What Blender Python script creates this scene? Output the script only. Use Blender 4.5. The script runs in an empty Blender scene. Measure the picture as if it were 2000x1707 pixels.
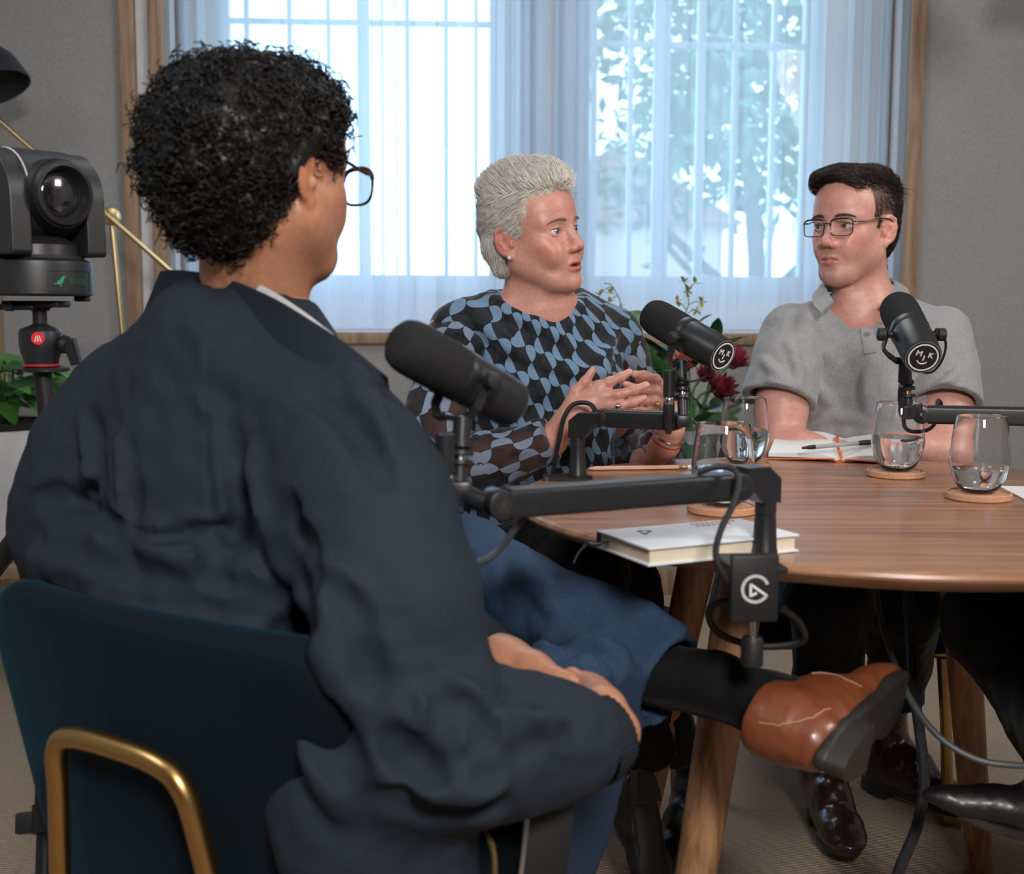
import bpy, bmesh, math, random
import numpy as np
from mathutils import Vector, Matrix

R = math.radians
scene = bpy.context.scene
C = scene.collection

# ------------------------------------------------------------------ camera
F_PX, CX, CY = 2400.0, 1000.0, 853.5
CAM_H = 1.03
PITCH = math.atan((CY - 595.0) / F_PX)
ROLL = 0.004
CAM = np.array([0.0, 0.0, CAM_H])
_c, _s = math.cos(PITCH), math.sin(PITCH)
FW = np.array([0, _c, -_s]); _U0 = np.array([0, _s, _c]); _R0 = np.array([1.0, 0, 0])
RT = math.cos(ROLL) * _R0 + math.sin(ROLL) * _U0
UP = -math.sin(ROLL) * _R0 + math.cos(ROLL) * _U0
cam_d = bpy.data.cameras.new('camera'); cam = bpy.data.objects.new('camera', cam_d); C.objects.link(cam)
cam_d.sensor_fit = 'HORIZONTAL'; cam_d.sensor_width = 36.0; cam_d.lens = 36.0 * F_PX / 2000.0
cam_d.clip_start = 0.05; cam_d.clip_end = 200
_m = Matrix.Identity(4)
for _i in range(3):
    _m[_i][0] = RT[_i]; _m[_i][1] = UP[_i]; _m[_i][2] = -FW[_i]; _m[_i][3] = CAM[_i]
cam.matrix_world = _m
cam_d.dof.use_dof = True; cam_d.dof.focus_distance = 2.05; cam_d.dof.aperture_fstop = 5.0
scene.camera = cam

# ------------------------------------------------------------------ world, lights, exposure
SKY = (0.46, 0.70, 1.0)
world = bpy.data.worlds.new('world'); scene.world = world; world.use_nodes = True
_bg = world.node_tree.nodes['Background']
_bg.inputs['Color'].default_value = (*SKY, 1); _bg.inputs['Strength'].default_value = 6.2

def area_light(name, loc, target, size, power, col, size_y=None):
    ld = bpy.data.lights.new(name, 'AREA'); ld.energy = power; ld.color = col
    ld.shape = 'RECTANGLE' if size_y else 'SQUARE'; ld.size = size
    if size_y: ld.size_y = size_y
    o = bpy.data.objects.new(name, ld); C.objects.link(o); o.location = loc
    o.rotation_euler = (Vector(target) - Vector(loc)).to_track_quat('-Z', 'Y').to_euler()
    return o
area_light('softbox_light', (0.40, -0.7, 2.0), (0.62, 2.4, 1.0), 0.45, 57, (1.0, 0.97, 0.94))
area_light('side_softbox_light', (2.45, 1.2, 2.45), (0.7, 2.3, 0.95), 0.7, 34, (1.0, 0.96, 0.92))
area_light('studio_panel_light', (-1.5, 1.0, 2.5), (0.3, 2.2, 0.8), 0.7, 12, (0.92, 0.95, 1.0))
area_light('back_fill_light', (0.1, 3.3, 2.62), (0.1, 3.3, 0), 1.0, 16, (0.95, 0.97, 1.0))  # added overhead fill, lifts the back of the room; no actual fixture

scene.view_settings.view_transform = 'Standard'; scene.view_settings.look = 'None'
scene.view_settings.gamma = 1.0; scene.view_settings.use_curve_mapping = False
scene.view_settings.exposure = 0.0

# ------------------------------------------------------------------ placing
def P(px, py, d):
    """world point seen at pixel (px,py) at depth d along the view axis"""
    return CAM + d * (FW + (px - CX) / F_PX * RT - (py - CY) / F_PX * UP)
def PZ(px, py, z):
    """world point seen at pixel (px,py) at height z"""
    r = FW + (px - CX) / F_PX * RT - (py - CY) / F_PX * UP
    return CAM + (z - CAM_H) / r[2] * r
def PY(px, py, plane):
    """world point on a vertical plane (point, normal)"""
    r = FW + (px - CX) / F_PX * RT - (py - CY) / F_PX * UP
    p0, n = plane
    return CAM + np.dot(np.array(p0) - CAM, n) / np.dot(r, n) * r
def V(*a): return np.array(a, float)
def unit(v): v = np.asarray(v, float); return v / (np.linalg.norm(v) + 1e-12)

# ------------------------------------------------------------------ objects
def tag(o, label=None, cat=None, group=None, kind=None):
    if label: o['label'] = label
    if cat: o['category'] = cat
    if group: o['group'] = group
    if kind: o['kind'] = kind
    return o
def thing(name, loc, label, cat, group=None, rotz=0.0):
    o = bpy.data.objects.new(name, None); C.objects.link(o)
    o.location = tuple(float(x) for x in loc); o.rotation_euler = (0, 0, rotz); o.empty_display_size = 0.05
    return tag(o, label, cat, group)
def obj_from(name, me, mat, parent=None):
    o = bpy.data.objects.new(name, me); C.objects.link(o)
    if mat is not None:
        for m in (mat if isinstance(mat, (list, tuple)) else [mat]): me.materials.append(m)
    if parent is not None: set_parent(o, parent)
    return o
def world_matrix(p):
    m = p.matrix_basis.copy()
    while p.parent is not None:
        m = p.matrix_parent_inverse @ m; p = p.parent; m = p.matrix_basis @ m
    return m
def set_parent(o, p):
    """mesh data is given in world coordinates; keep it in place under parent p"""
    o.parent = p
    o.matrix_parent_inverse = world_matrix(p).inverted()

class MB:
    """collects geometry (world coordinates) and links it as one mesh object"""
    def __init__(s): s.v = []; s.f = []; s.mi = []; s.n = 0
    def add(s, v, f, mi=0):
        v = np.asarray(v, float).reshape(-1, 3); s.v.append(v)
        for q in f: s.f.append(tuple(int(i) + s.n for i in q)); s.mi.append(mi)
        s.n += len(v); return s
    def xf(s, M):
        M = np.array(M)
        s.v = [v @ M[:3, :3].T + M[:3, 3] for v in s.v]; return s
    def box(s, c, size, rot=None, bevel=0.0, mi=0, seg=2):
        bm = bmesh.new(); bmesh.ops.create_cube(bm, size=1.0)
        bmesh.ops.scale(bm, vec=Vector(size), verts=bm.verts)
        if bevel > 0: bmesh.ops.bevel(bm, geom=list(bm.edges), offset=bevel, segments=seg, profile=0.5, affect='EDGES', clamp_overlap=True)
        bm.verts.index_update()
        v = np.array([q.co[:] for q in bm.verts]); f = [[q.index for q in fc.verts] for fc in bm.faces]; bm.free()
        if rot is not None: v = v @ np.array(rot)[:3, :3].T
        return s.add(v + np.asarray(c, float), f, mi)
    def loft(s, rings, cap=True, closed=True, mi=0):
        rings = [np.asarray(r, float) for r in rings]; n = len(rings[0]); v = np.concatenate(rings); f = []
        m = n if closed else n - 1
        for i in range(len(rings) - 1):
            for j in range(m):
                a = i * n + j; b = i * n + (j + 1) % n; f.append((a, b, b + n, a + n))
        if cap and closed:
            f.append(tuple(range(n - 1, -1, -1))); k = (len(rings) - 1) * n; f.append(tuple(range(k, k + n)))
        return s.add(v, f, mi)
    def lathe(s, prof, org=(0, 0, 0), axis=(0, 0, 1), n=32, cap=True, mi=0):
        """prof: list of (radius, height) along axis"""
        ax = unit(axis); t = V(1, 0, 0) if abs(ax[0]) < 0.8 else V(0, 1, 0)
        u = unit(np.cross(ax, t)); w = np.cross(ax, u)
        an = np.linspace(0, 2 * math.pi, n, endpoint=False)
        rings = [np.asarray(org, float) + ax * h + r * (np.cos(an)[:, None] * u + np.sin(an)[:, None] * w) for r, h in prof]
        return s.loft(rings, cap=cap, mi=mi)
    def cyl(s, a, b, ra, rb=None, n=20, mi=0, bevel=0.0):
        a = np.asarray(a, float); b = np.asarray(b, float); L = np.linalg.norm(b - a); rb = ra if rb is None else rb
        if bevel > 0: pr = [(ra - bevel, 0), (ra - bevel * .3, bevel * .3), (ra, bevel), (rb, L - bevel), (rb - bevel * .3, L - bevel * .3), (rb - bevel, L)]
        else: pr = [(ra, 0), (rb, L)]
        return s.lathe(pr, a, b - a, n, mi=mi)
    def tube(s, pts, r, n=8, cap=True, mi=0, flat=None):
        pts = np.asarray(pts, float); m = len(pts); rr = np.broadcast_to(np.asarray(r, float), (m,))
        tg = np.gradient(pts, axis=0); tg /= (np.linalg.norm(tg, axis=1)[:, None] + 1e-12)
        t0 = tg[0]; ref = V(0, 0, 1) if abs(t0[2]) < 0.8 else V(1, 0, 0)
        u = unit(np.cross(t0, ref)); an = np.linspace(0, 2 * math.pi, n, endpoint=False); rings = []
        for i in range(m):
            u = unit(u - tg[i] * np.dot(u, tg[i])); w = np.cross(tg[i], u); fl = 1.0 if flat is None else flat
            rings.append(pts[i] + rr[i] * (np.cos(an)[:, None] * u + fl * np.sin(an)[:, None] * w))
        return s.loft(rings, cap=cap, mi=mi)
    def sphere(s, c, r, n=16, m=10, mi=0):
        r = np.broadcast_to(np.asarray(r, float), (3,)); th = np.linspace(0, math.pi, m + 1)[1:-1]; an = np.linspace(0, 2 * math.pi, n, endpoint=False)
        v = [V(0, 0, 1)]
        for t in th: v += [V(math.sin(t) * math.cos(a), math.sin(t) * math.sin(a), math.cos(t)) for a in an]
        v.append(V(0, 0, -1)); v = np.array(v) * r + np.asarray(c, float); f = []; L = len(v) - 1
        for j in range(n): f.append((0, 1 + j, 1 + (j + 1) % n))
        for i in range(len(th) - 1):
            for j in range(n):
                a = 1 + i * n + j; b = 1 + i * n + (j + 1) % n; f.append((a, a + n, b + n, b))
        k = 1 + (len(th) - 1) * n
        for j in range(n): f.append((k + j, L, k + (j + 1) % n))
        return s.add(v, f, mi)
    def prism(s, poly, org, u, w, depth, mi=0):
        """2D polygon in plane (org,u,w), extruded by depth along cross(u,w) (centred)"""
        u = unit(u); w = unit(w); nn = np.cross(u, w); poly = np.asarray(poly, float)
        b = np.asarray(org, float) + poly[:, :1] * u + poly[:, 1:] * w
        return s.loft([b - nn * depth / 2, b + nn * depth / 2], mi=mi)
    def build(s, name, mat, parent=None, smooth=True, angle=35, subsurf=0):
        v = np.concatenate(s.v) if s.v else np.zeros((0, 3))
        me = bpy.data.meshes.new(name); me.from_pydata(v.tolist(), [], s.f); me.validate()
        bm = bmesh.new(); bm.from_mesh(me); bmesh.ops.recalc_face_normals(bm, faces=bm.faces); bm.to_mesh(me); bm.free()
        if len(set(s.mi)) > 1 and len(me.polygons) == len(s.mi): me.polygons.foreach_set('material_index', s.mi)
        if smooth:
            me.polygons.foreach_set('use_smooth', [True] * len(me.polygons))
            if angle < 180: me.set_sharp_from_angle(angle=R(angle))
        o = obj_from(name, me, mat, parent)
        if subsurf:
            md = o.modifiers.new('subdivision', 'SUBSURF'); md.levels = subsurf; md.render_levels = subsurf
        return o

def smooth_path(pts, n=40):
    """Catmull-Rom through the given points"""
    p = np.asarray(pts, float); p = np.vstack([2 * p[0] - p[1], p, 2 * p[-1] - p[-2]]); out = []
    segs = len(p) - 3; k = max(2, n // segs)
    for i in range(segs):
        a, b, c, d = p[i:i + 4]
        for t in np.linspace(0, 1, k, endpoint=False):
            out.append(0.5 * ((2 * b) + (-a + c) * t + (2 * a - 5 * b + 4 * c - d) * t * t + (-a + 3 * b - 3 * c + d) * t ** 3))
    out.append(p[-2]); return np.array(out)

# ------------------------------------------------------------------ materials
MATS = {}
def nodes(name):
    m = bpy.data.materials.new(name); m.use_nodes = True; nt = m.node_tree
    b = nt.nodes['Principled BSDF']; return m, nt, b
def mat(name, col, rough=0.5, metal=0.0, noise=None, bump=None, sheen=0.0, sss=0.0, spec=0.5, var=0.15, coat=0.0, alpha=1.0):
    """plain procedural material; noise=(scale), bump=(scale,strength,distance)"""
    if name in MATS: return MATS[name]
    m, nt, b = nodes(name); N, L = nt.nodes, nt.links
    b.inputs['Roughness'].default_value = rough; b.inputs['Metallic'].default_value = metal
    b.inputs['Specular IOR Level'].default_value = spec
    if sheen: b.inputs['Sheen Weight'].default_value = sheen; b.inputs['Sheen Roughness'].default_value = 0.4
    if coat: b.inputs['Coat Weight'].default_value = coat; b.inputs['Coat Roughness'].default_value = 0.15
    if alpha < 1: b.inputs['Alpha'].default_value = alpha
    tc = N.new('ShaderNodeTexCoord')
    sc = noise if noise else 18.0
    nz = N.new('ShaderNodeTexNoise'); nz.inputs['Scale'].default_value = sc; nz.inputs['Detail'].default_value = 4
    L.new(tc.outputs['Object'], nz.inputs['Vector'])
    mx = N.new('ShaderNodeMix'); mx.data_type = 'RGBA'
    mx.inputs['A'].default_value = (*[c * (1 - var) for c in col], 1); mx.inputs['B'].default_value = (*[min(1, c * (1 + var)) for c in col], 1)
    L.new(nz.outputs['Fac'], mx.inputs['Factor']); L.new(mx.outputs['Result'], b.inputs['Base Color'])
    if bump:
        n2 = N.new('ShaderNodeTexNoise'); n2.inputs['Scale'].default_value = bump[0]; n2.inputs['Detail'].default_value = 3
        L.new(tc.outputs['Object'], n2.inputs['Vector'])
        bp = N.new('ShaderNodeBump'); bp.inputs['Strength'].default_value = bump[1]; bp.inputs['Distance'].default_value = bump[2]
        L.new(n2.outputs['Fac'], bp.inputs['Height']); L.new(bp.outputs['Normal'], b.inputs['Normal'])
    if sss:
        b.inputs['Subsurface Weight'].default_value = sss; b.inputs['Subsurface Radius'].default_value = (1, .35, .2); b.inputs['Subsurface Scale'].default_value = 0.006
    MATS[name] = m; return m
def mat_weave(name, col, scale=900, rough=0.85, strength=0.4, var=0.2, sheen=0.2, col2=None, noise=6):
    """fabric: fine crossing threads plus soft colour variation"""
    if name in MATS: return MATS[name]
    m = mat(name, col, rough, sheen=sheen, noise=noise, var=var, spec=0.2); nt = m.node_tree; N, L = nt.nodes, nt.links; b = N['Principled BSDF']
    tc = N.new('ShaderNodeTexCoord'); w1 = N.new('ShaderNodeTexNoise'); w1.inputs['Scale'].default_value = scale; w1.inputs['Detail'].default_value = 2
    mp = N.new('ShaderNodeMapping'); mp.inputs['Scale'].default_value = (1, 1, 0.35); L.new(tc.outputs['Object'], mp.inputs['Vector']); L.new(mp.outputs['Vector'], w1.inputs['Vector'])
    bp = N.new('ShaderNodeBump'); bp.inputs['Strength'].default_value = strength; bp.inputs['Distance'].default_value = 0.001
    L.new(w1.outputs['Fac'], bp.inputs['Height']); L.new(bp.outputs['Normal'], b.inputs['Normal'])
    src = b.inputs['Base Color'].links[0].from_socket
    mx = N.new('ShaderNodeMix'); mx.data_type = 'RGBA'; mx.blend_type = 'MULTIPLY'; mx.inputs['Factor'].default_value = 0.5
    cr = N.new('ShaderNodeMapRange'); cr.inputs['From Min'].default_value = 0.3; cr.inputs['From Max'].default_value = 0.7; cr.inputs['To Min'].default_value = 0.55; cr.inputs['To Max'].default_value = 1.35
    L.new(w1.outputs['Fac'], cr.inputs['Value']); L.new(src, mx.inputs['A']); L.new(cr.outputs['Result'], mx.inputs['B']); L.new(mx.outputs['Result'], b.inputs['Base Color'])
    return m
def mat_wood(name, c1, c2, rough=0.4, scale=(1, 14, 14), rot=(0, 0, 0), coat=0.0, ring=3.0):
    if name in MATS: return MATS[name]
    m, nt, b = nodes(name); N, L = nt.nodes, nt.links; b.inputs['Roughness'].default_value = rough
    if coat: b.inputs['Coat Weight'].default_value = coat; b.inputs['Coat Roughness'].default_value = 0.25
    tc = N.new('ShaderNodeTexCoord'); mp = N.new('ShaderNodeMapping'); mp.inputs['Scale'].default_value = scale; mp.inputs['Rotation'].default_value = rot
    L.new(tc.outputs['Object'], mp.inputs['Vector'])
    n1 = N.new('ShaderNodeTexNoise'); n1.inputs['Scale'].default_value = ring; n1.inputs['Detail'].default_value = 6; n1.inputs['Distortion'].default_value = 0.6
    n2 = N.new('ShaderNodeTexNoise'); n2.inputs['Scale'].default_value = ring * 9; n2.inputs['Detail'].default_value = 8; n2.inputs['Roughness'].default_value = 0.7
    L.new(mp.outputs['Vector'], n1.inputs['Vector']); L.new(mp.outputs['Vector'], n2.inputs['Vector'])
    ad = N.new('ShaderNodeMath'); ad.operation = 'MULTIPLY_ADD'; ad.inputs[1].default_value = 0.45
    L.new(n2.outputs['Fac'], ad.inputs[0]); L.new(n1.outputs['Fac'], ad.inputs[2])
    cr = N.new('ShaderNodeValToRGB'); cr.color_ramp.elements[0].position = 0.58; cr.color_ramp.elements[1].position = 0.88
    cr.color_ramp.elements[0].color = (*c1, 1); cr.color_ramp.elements[1].color = (*c2, 1)
    L.new(ad.outputs[0], cr.inputs['Fac']); L.new(cr.outputs['Color'], b.inputs['Base Color'])
    bp = N.new('ShaderNodeBump'); bp.inputs['Strength'].default_value = 0.12; bp.inputs['Distance'].default_value = 0.0006
    L.new(n2.outputs['Fac'], bp.inputs['Height']); L.new(bp.outputs['Normal'], b.inputs['Normal'])
    MATS[name] = m; return m
def mat_attr(name, rough=0.5, sss=0.0, bump=None, spec=0.4, sheen=0.0, noise=140, var=0.08):
    """base colour from the mesh colour attribute (regions of different natural colour), with procedural mottling"""
    if name in MATS: return MATS[name]
    m, nt, b = nodes(name); N, L = nt.nodes, nt.links; b.inputs['Roughness'].default_value = rough; b.inputs['Specular IOR Level'].default_value = spec
    at = N.new('ShaderNodeAttribute'); at.attribute_name = 'Col'
    tc = N.new('ShaderNodeTexCoord'); nz = N.new('ShaderNodeTexNoise'); nz.inputs['Scale'].default_value = noise; nz.inputs['Detail'].default_value = 4
    L.new(tc.outputs['Object'], nz.inputs['Vector'])
    mr = N.new('ShaderNodeMapRange'); mr.inputs['From Min'].default_value = 0.3; mr.inputs['From Max'].default_value = 0.7
    mr.inputs['To Min'].default_value = 1 - var; mr.inputs['To Max'].default_value = 1 + var; L.new(nz.outputs['Fac'], mr.inputs['Value'])
    mx = N.new('ShaderNodeMix'); mx.data_type = 'RGBA'; mx.blend_type = 'MULTIPLY'; mx.inputs['Factor'].default_value = 1.0
    L.new(at.outputs['Color'], mx.inputs['A']); L.new(mr.outputs['Result'], mx.inputs['B']); L.new(mx.outputs['Result'], b.inputs['Base Color'])
    if sheen: b.inputs['Sheen Weight'].default_value = sheen
    if sss:
        b.inputs['Subsurface Weight'].default_value = sss; b.inputs['Subsurface Radius'].default_value = (1, .35, .2); b.inputs['Subsurface Scale'].default_value = 0.005
    if bump:
        n2 = N.new('ShaderNodeTexNoise'); n2.inputs['Scale'].default_value = bump[0]; n2.inputs['Detail'].default_value = 3; L.new(tc.outputs['Object'], n2.inputs['Vector'])
        bp = N.new('ShaderNodeBump'); bp.inputs['Strength'].default_value = bump[1]; bp.inputs['Distance'].default_value = bump[2]
        L.new(n2.outputs['Fac'], bp.inputs['Height']); L.new(bp.outputs['Normal'], b.inputs['Normal'])
    MATS[name] = m; return m
def mat_glass(name, col=(1, 1, 1), ior=1.45, rough=0.0):
    if name in MATS: return MATS[name]
    m, nt, b = nodes(name); b.inputs['Base Color'].default_value = (*col, 1); b.inputs['Transmission Weight'].default_value = 1.0
    b.inputs['IOR'].default_value = ior; b.inputs['Roughness'].default_value = rough
    MATS[name] = m; return m
def mat_lens(name='spectacle_lens'):
    if name in MATS: return MATS[name]
    m = bpy.data.materials.new(name); m.use_nodes = True; nt = m.node_tree; N, L = nt.nodes, nt.links; N.clear()
    o = N.new('ShaderNodeOutputMaterial'); t = N.new('ShaderNodeBsdfTransparent'); t.inputs[0].default_value = (.93, .95, .96, 1)
    g = N.new('ShaderNodeBsdfGlossy'); g.inputs['Roughness'].default_value = 0.02; lw = N.new('ShaderNodeLayerWeight'); pw = N.new('ShaderNodeMath'); pw.operation = 'POWER'; pw.inputs[1].default_value = 5.0; fr = N.new('ShaderNodeMath'); fr.operation = 'MULTIPLY_ADD'; fr.inputs[1].default_value = .9; fr.inputs[2].default_value = .04
    L.new(lw.outputs['Facing'], pw.inputs[0]); L.new(pw.outputs[0], fr.inputs[0]); mx = N.new('ShaderNodeMixShader'); L.new(fr.outputs[0], mx.inputs[0]); L.new(t.outputs[0], mx.inputs[1]); L.new(g.outputs[0], mx.inputs[2]); L.new(mx.outputs[0], o.inputs['Surface'])
    MATS[name] = m; return m

# ------------------------------------------------------------------ signed distance sculpting
def rot_from(fwd, up=(0, 0, 1)):
    """matrix whose columns are forward, left, up"""
    f = unit(fwd); l = unit(np.cross(up, f)); u = np.cross(f, l); return np.stack([f, l, u], 1)

class Sculpt:
    """smooth unions / cuts of ellipsoids and tapered capsules on a grid, meshed with surface nets"""
    def __init__(s, lo, hi, h, mg=.034):
        s.mg = mg; s.lo = np.asarray(lo, float); s.h = h; s.n = np.ceil((np.asarray(hi, float) - s.lo) / h).astype(int) + 1
        s.F = np.full(tuple(s.n), 9.0, np.float32)
        s.ax = [s.lo[i] + h * np.arange(s.n[i]) for i in range(3)]
    def region(s, lo, hi):
        a = np.clip(np.floor((np.asarray(lo) - s.lo) / s.h).astype(int), 0, s.n); b = np.clip(np.ceil((np.asarray(hi) - s.lo) / s.h).astype(int) + 1, 0, s.n)
        if np.any(b <= a): return None
        sl = tuple(slice(a[i], b[i]) for i in range(3))
        X = (s.ax[0][sl[0]][:, None, None].astype(np.float32), s.ax[1][sl[1]][None, :, None].astype(np.float32), s.ax[2][sl[2]][None, None, :].astype(np.float32))
        return sl, X
    def _mix(s, sl, D, k, op):
        A = s.F[sl]
        if op == 'add':
            if k > 0:
                hh = np.maximum(k - np.abs(A - D), 0) / k; s.F[sl] = np.minimum(A, D) - hh * hh * k * .25
            else: s.F[sl] = np.minimum(A, D)
        else:
            D = -D
            if k > 0:
                hh = np.maximum(k - np.abs(A - D), 0) / k; s.F[sl] = np.maximum(A, D) + hh * hh * k * .25
            else: s.F[sl] = np.maximum(A, D)
    def cone(s, a, b, ra, rb=None, k=0.01, op='add'):
        a = np.asarray(a, float); b = np.asarray(b, float); rb = ra if rb is None else rb
        mg = max(k, s.mg) + 2.5 * s.h; q = s.region(np.minimum(a - ra, b - rb) - mg, np.maximum(a + ra, b + rb) + mg)
        if q is None: return s
        sl, X = q; ba = b - a; L2 = float(ba @ ba) + 1e-12
        t = ((X[0] - a[0]) * ba[0] + (X[1] - a[1]) * ba[1] + (X[2] - a[2]) * ba[2]) / L2; t = np.clip(t, 0, 1)
        D = np.sqrt((X[0] - a[0] - t * ba[0]) ** 2 + (X[1] - a[1] - t * ba[1]) ** 2 + (X[2] - a[2] - t * ba[2]) ** 2) - (ra + t * (rb - ra))
        s._mix(sl, D, k, op); return s
    def chain(s, pts, rs, k=0.01, op='add'):
        for i in range(len(pts) - 1): s.cone(pts[i], pts[i + 1], rs[i], rs[i + 1], k, op)
        return s
    def ball(s, c, r, rot=None, k=0.01, op='add'):
        c = np.asarray(c, float); r = np.broadcast_to(np.asarray(r, float), (3,)).astype(float)
        ext = r if rot is None else np.sqrt(((np.asarray(rot) * r) ** 2).sum(1))
        mg = max(k, s.mg) + 2.5 * s.h; q = s.region(c - ext - mg, c + ext + mg)
        if q is None: return s
        sl, X = q; d = [X[i] - c[i] for i in range(3)]
        if rot is None: l = d
        else: l = [d[0] * rot[0][i] + d[1] * rot[1][i] + d[2] * rot[2][i] for i in range(3)]
        k0 = np.sqrt((l[0] / r[0]) ** 2 + (l[1] / r[1]) ** 2 + (l[2] / r[2]) ** 2)
        k1 = np.sqrt((l[0] / r[0] ** 2) ** 2 + (l[1] / r[1] ** 2) ** 2 + (l[2] / r[2] ** 2) ** 2) + 1e-9
        s._mix(sl, k0 * (k0 - 1) / k1, k, op); return s
    def plane_cut(s, p, n, k=0.004):
        """remove everything on the side the normal n points to"""
        X = (s.ax[0][:, None, None], s.ax[1][None, :, None], s.ax[2][None, None, :]); n = unit(n)
        D = -((X[0] - p[0]) * n[0] + (X[1] - p[1]) * n[1] + (X[2] - p[2]) * n[2]).astype(np.float32)
        s._mix(tuple(slice(0, q) for q in s.n), D, k, 'cut'); return s
    def noise(s, amp, scale, seed=0, stretch=(1, 1, 1), octaves=3, band=0.05):
        rg = np.random.RandomState(seed); m = np.abs(s.F) < band; idx = np.nonzero(m)
        p = np.stack([s.ax[i][idx[i]] for i in range(3)], 1) / np.asarray(stretch); tot = np.zeros(len(p))
        for o in range(octaves):
            for _ in range(4):
                dv = rg.normal(size=3); dv *= (2 ** o) / scale / np.linalg.norm(dv); wv = rg.normal(size=3) / scale * .6
                tot += np.sin(p @ dv * 6.283 + rg.rand() * 6.283 + 1.6 * np.sin(p @ wv * 6.283 + rg.rand() * 6)) / (1.6 ** o)
        s.F[idx] += (amp * tot / 4).astype(np.float32); return s
    def sample(s, p):
        q = (np.atleast_2d(p) - s.lo) / s.h; i = np.clip(np.floor(q).astype(int), 0, s.n - 2); f = q - i; out = 0
        for dx in (0, 1):
            for dy in (0, 1):
                for dz in (0, 1):
                    w = (f[:, 0] if dx else 1 - f[:, 0]) * (f[:, 1] if dy else 1 - f[:, 1]) * (f[:, 2] if dz else 1 - f[:, 2])
                    out = out + w * s.F[i[:, 0] + dx, i[:, 1] + dy, i[:, 2] + dz]
        return out
    def hit(s, px, py, d0=0.8, d1=4.0):
        """first surface point on the ray of pixel (px,py)"""
        d = np.arange(d0, d1, s.h * .5); r = FW + (px - CX) / F_PX * RT - (py - CY) / F_PX * UP; p = CAM + d[:, None] * r
        ins = np.all((p > s.lo) & (p < s.lo + (s.n - 1) * s.h), 1)
        if not ins.any(): return None
        v = np.full(len(d), 9.0); v[ins] = s.sample(p[ins]); w = np.nonzero(v < 0)[0]
        return None if len(w) == 0 else p[w[0]]
    def fold(s, pix, r, depth=0.0, k=0.01, op='add', n=24, taper=True):
        """a ridge (add) or crease (cut) along a pixel polyline, laid on the surface that is there"""
        q = smooth_path(np.array([(a, b, 0) for a, b in pix], float), n)
        pts = [s.hit(a, b) for a, b, _ in q]; pts = [p for p in pts if p is not None]
        if len(pts) < 3: return s
        pts = np.array(pts) + FW * depth; m = len(pts)
        t = np.linspace(0, 1, m); rr = r * (np.sin(np.clip(t * 1.0, 0, 1) * math.pi) ** .5 if taper else np.ones(m)); rr = np.maximum(rr, r * .12)
        if taper: pts = pts + FW * ((r - rr)[:, None] * (.9 if op == 'add' else -.9))
        for i in range(m - 1): s.cone(pts[i], pts[i + 1], rr[i], rr[i + 1], k, op)
        return s
    def mesh(s):
        F = s.F; S = F < 0; n = np.array(F.shape); c = np.zeros(tuple(n - 1), np.uint8); cs = [(a, b, d) for a in (0, 1) for b in (0, 1) for d in (0, 1)]
        for a, b, d in cs: c += S[a:n[0] - 1 + a, b:n[1] - 1 + b, d:n[2] - 1 + d]
        act = (c > 0) & (c < 8); I = np.argwhere(act); vals = {q: F[I[:, 0] + q[0], I[:, 1] + q[1], I[:, 2] + q[2]].astype(float) for q in cs}
        pos = np.zeros((len(I), 3)); cnt = np.zeros(len(I))
        for i, qa in enumerate(cs):
            for qb in cs[i + 1:]:
                if sum(abs(x - y) for x, y in zip(qa, qb)) != 1: continue
                va, vb = vals[qa], vals[qb]; m = (va < 0) != (vb < 0); t = va[m] / (va[m] - vb[m])
                pos[m] += np.array(qa) + t[:, None] * (np.array(qb) - np.array(qa)); cnt[m] += 1
        v = s.lo + s.h * (I + pos / cnt[:, None])
        idx = np.full(tuple(n - 1), -1, np.int64); idx[I[:, 0], I[:, 1], I[:, 2]] = np.arange(len(I)); fs = []
        for ax in range(3):
            o = [1, 1, 1]; o[ax] = 0
            A = [slice(o[i], n[i] - 1) for i in range(3)]; B = list(A); B[ax] = slice(1, n[ax])
            s0 = S[tuple(A)]; s1 = S[tuple(B)]; J = np.argwhere(s0 != s1) + np.array(o)
            if len(J) == 0: continue
            flip = S[J[:, 0], J[:, 1], J[:, 2]]; e1 = [0, 0, 0]; e2 = [0, 0, 0]; e1[(ax + 1) % 3] = 1; e2[(ax + 2) % 3] = 1; e1 = np.array(e1); e2 = np.array(e2)
            g = lambda q: idx[q[:, 0], q[:, 1], q[:, 2]]
            q = np.stack([g(J - e1 - e2), g(J - e2), g(J), g(J - e1)], 1); q[~flip] = q[~flip][:, ::-1]; fs.append(q)
        f = np.concatenate(fs); f = f[(f >= 0).all(1)]
        return v, f

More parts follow.
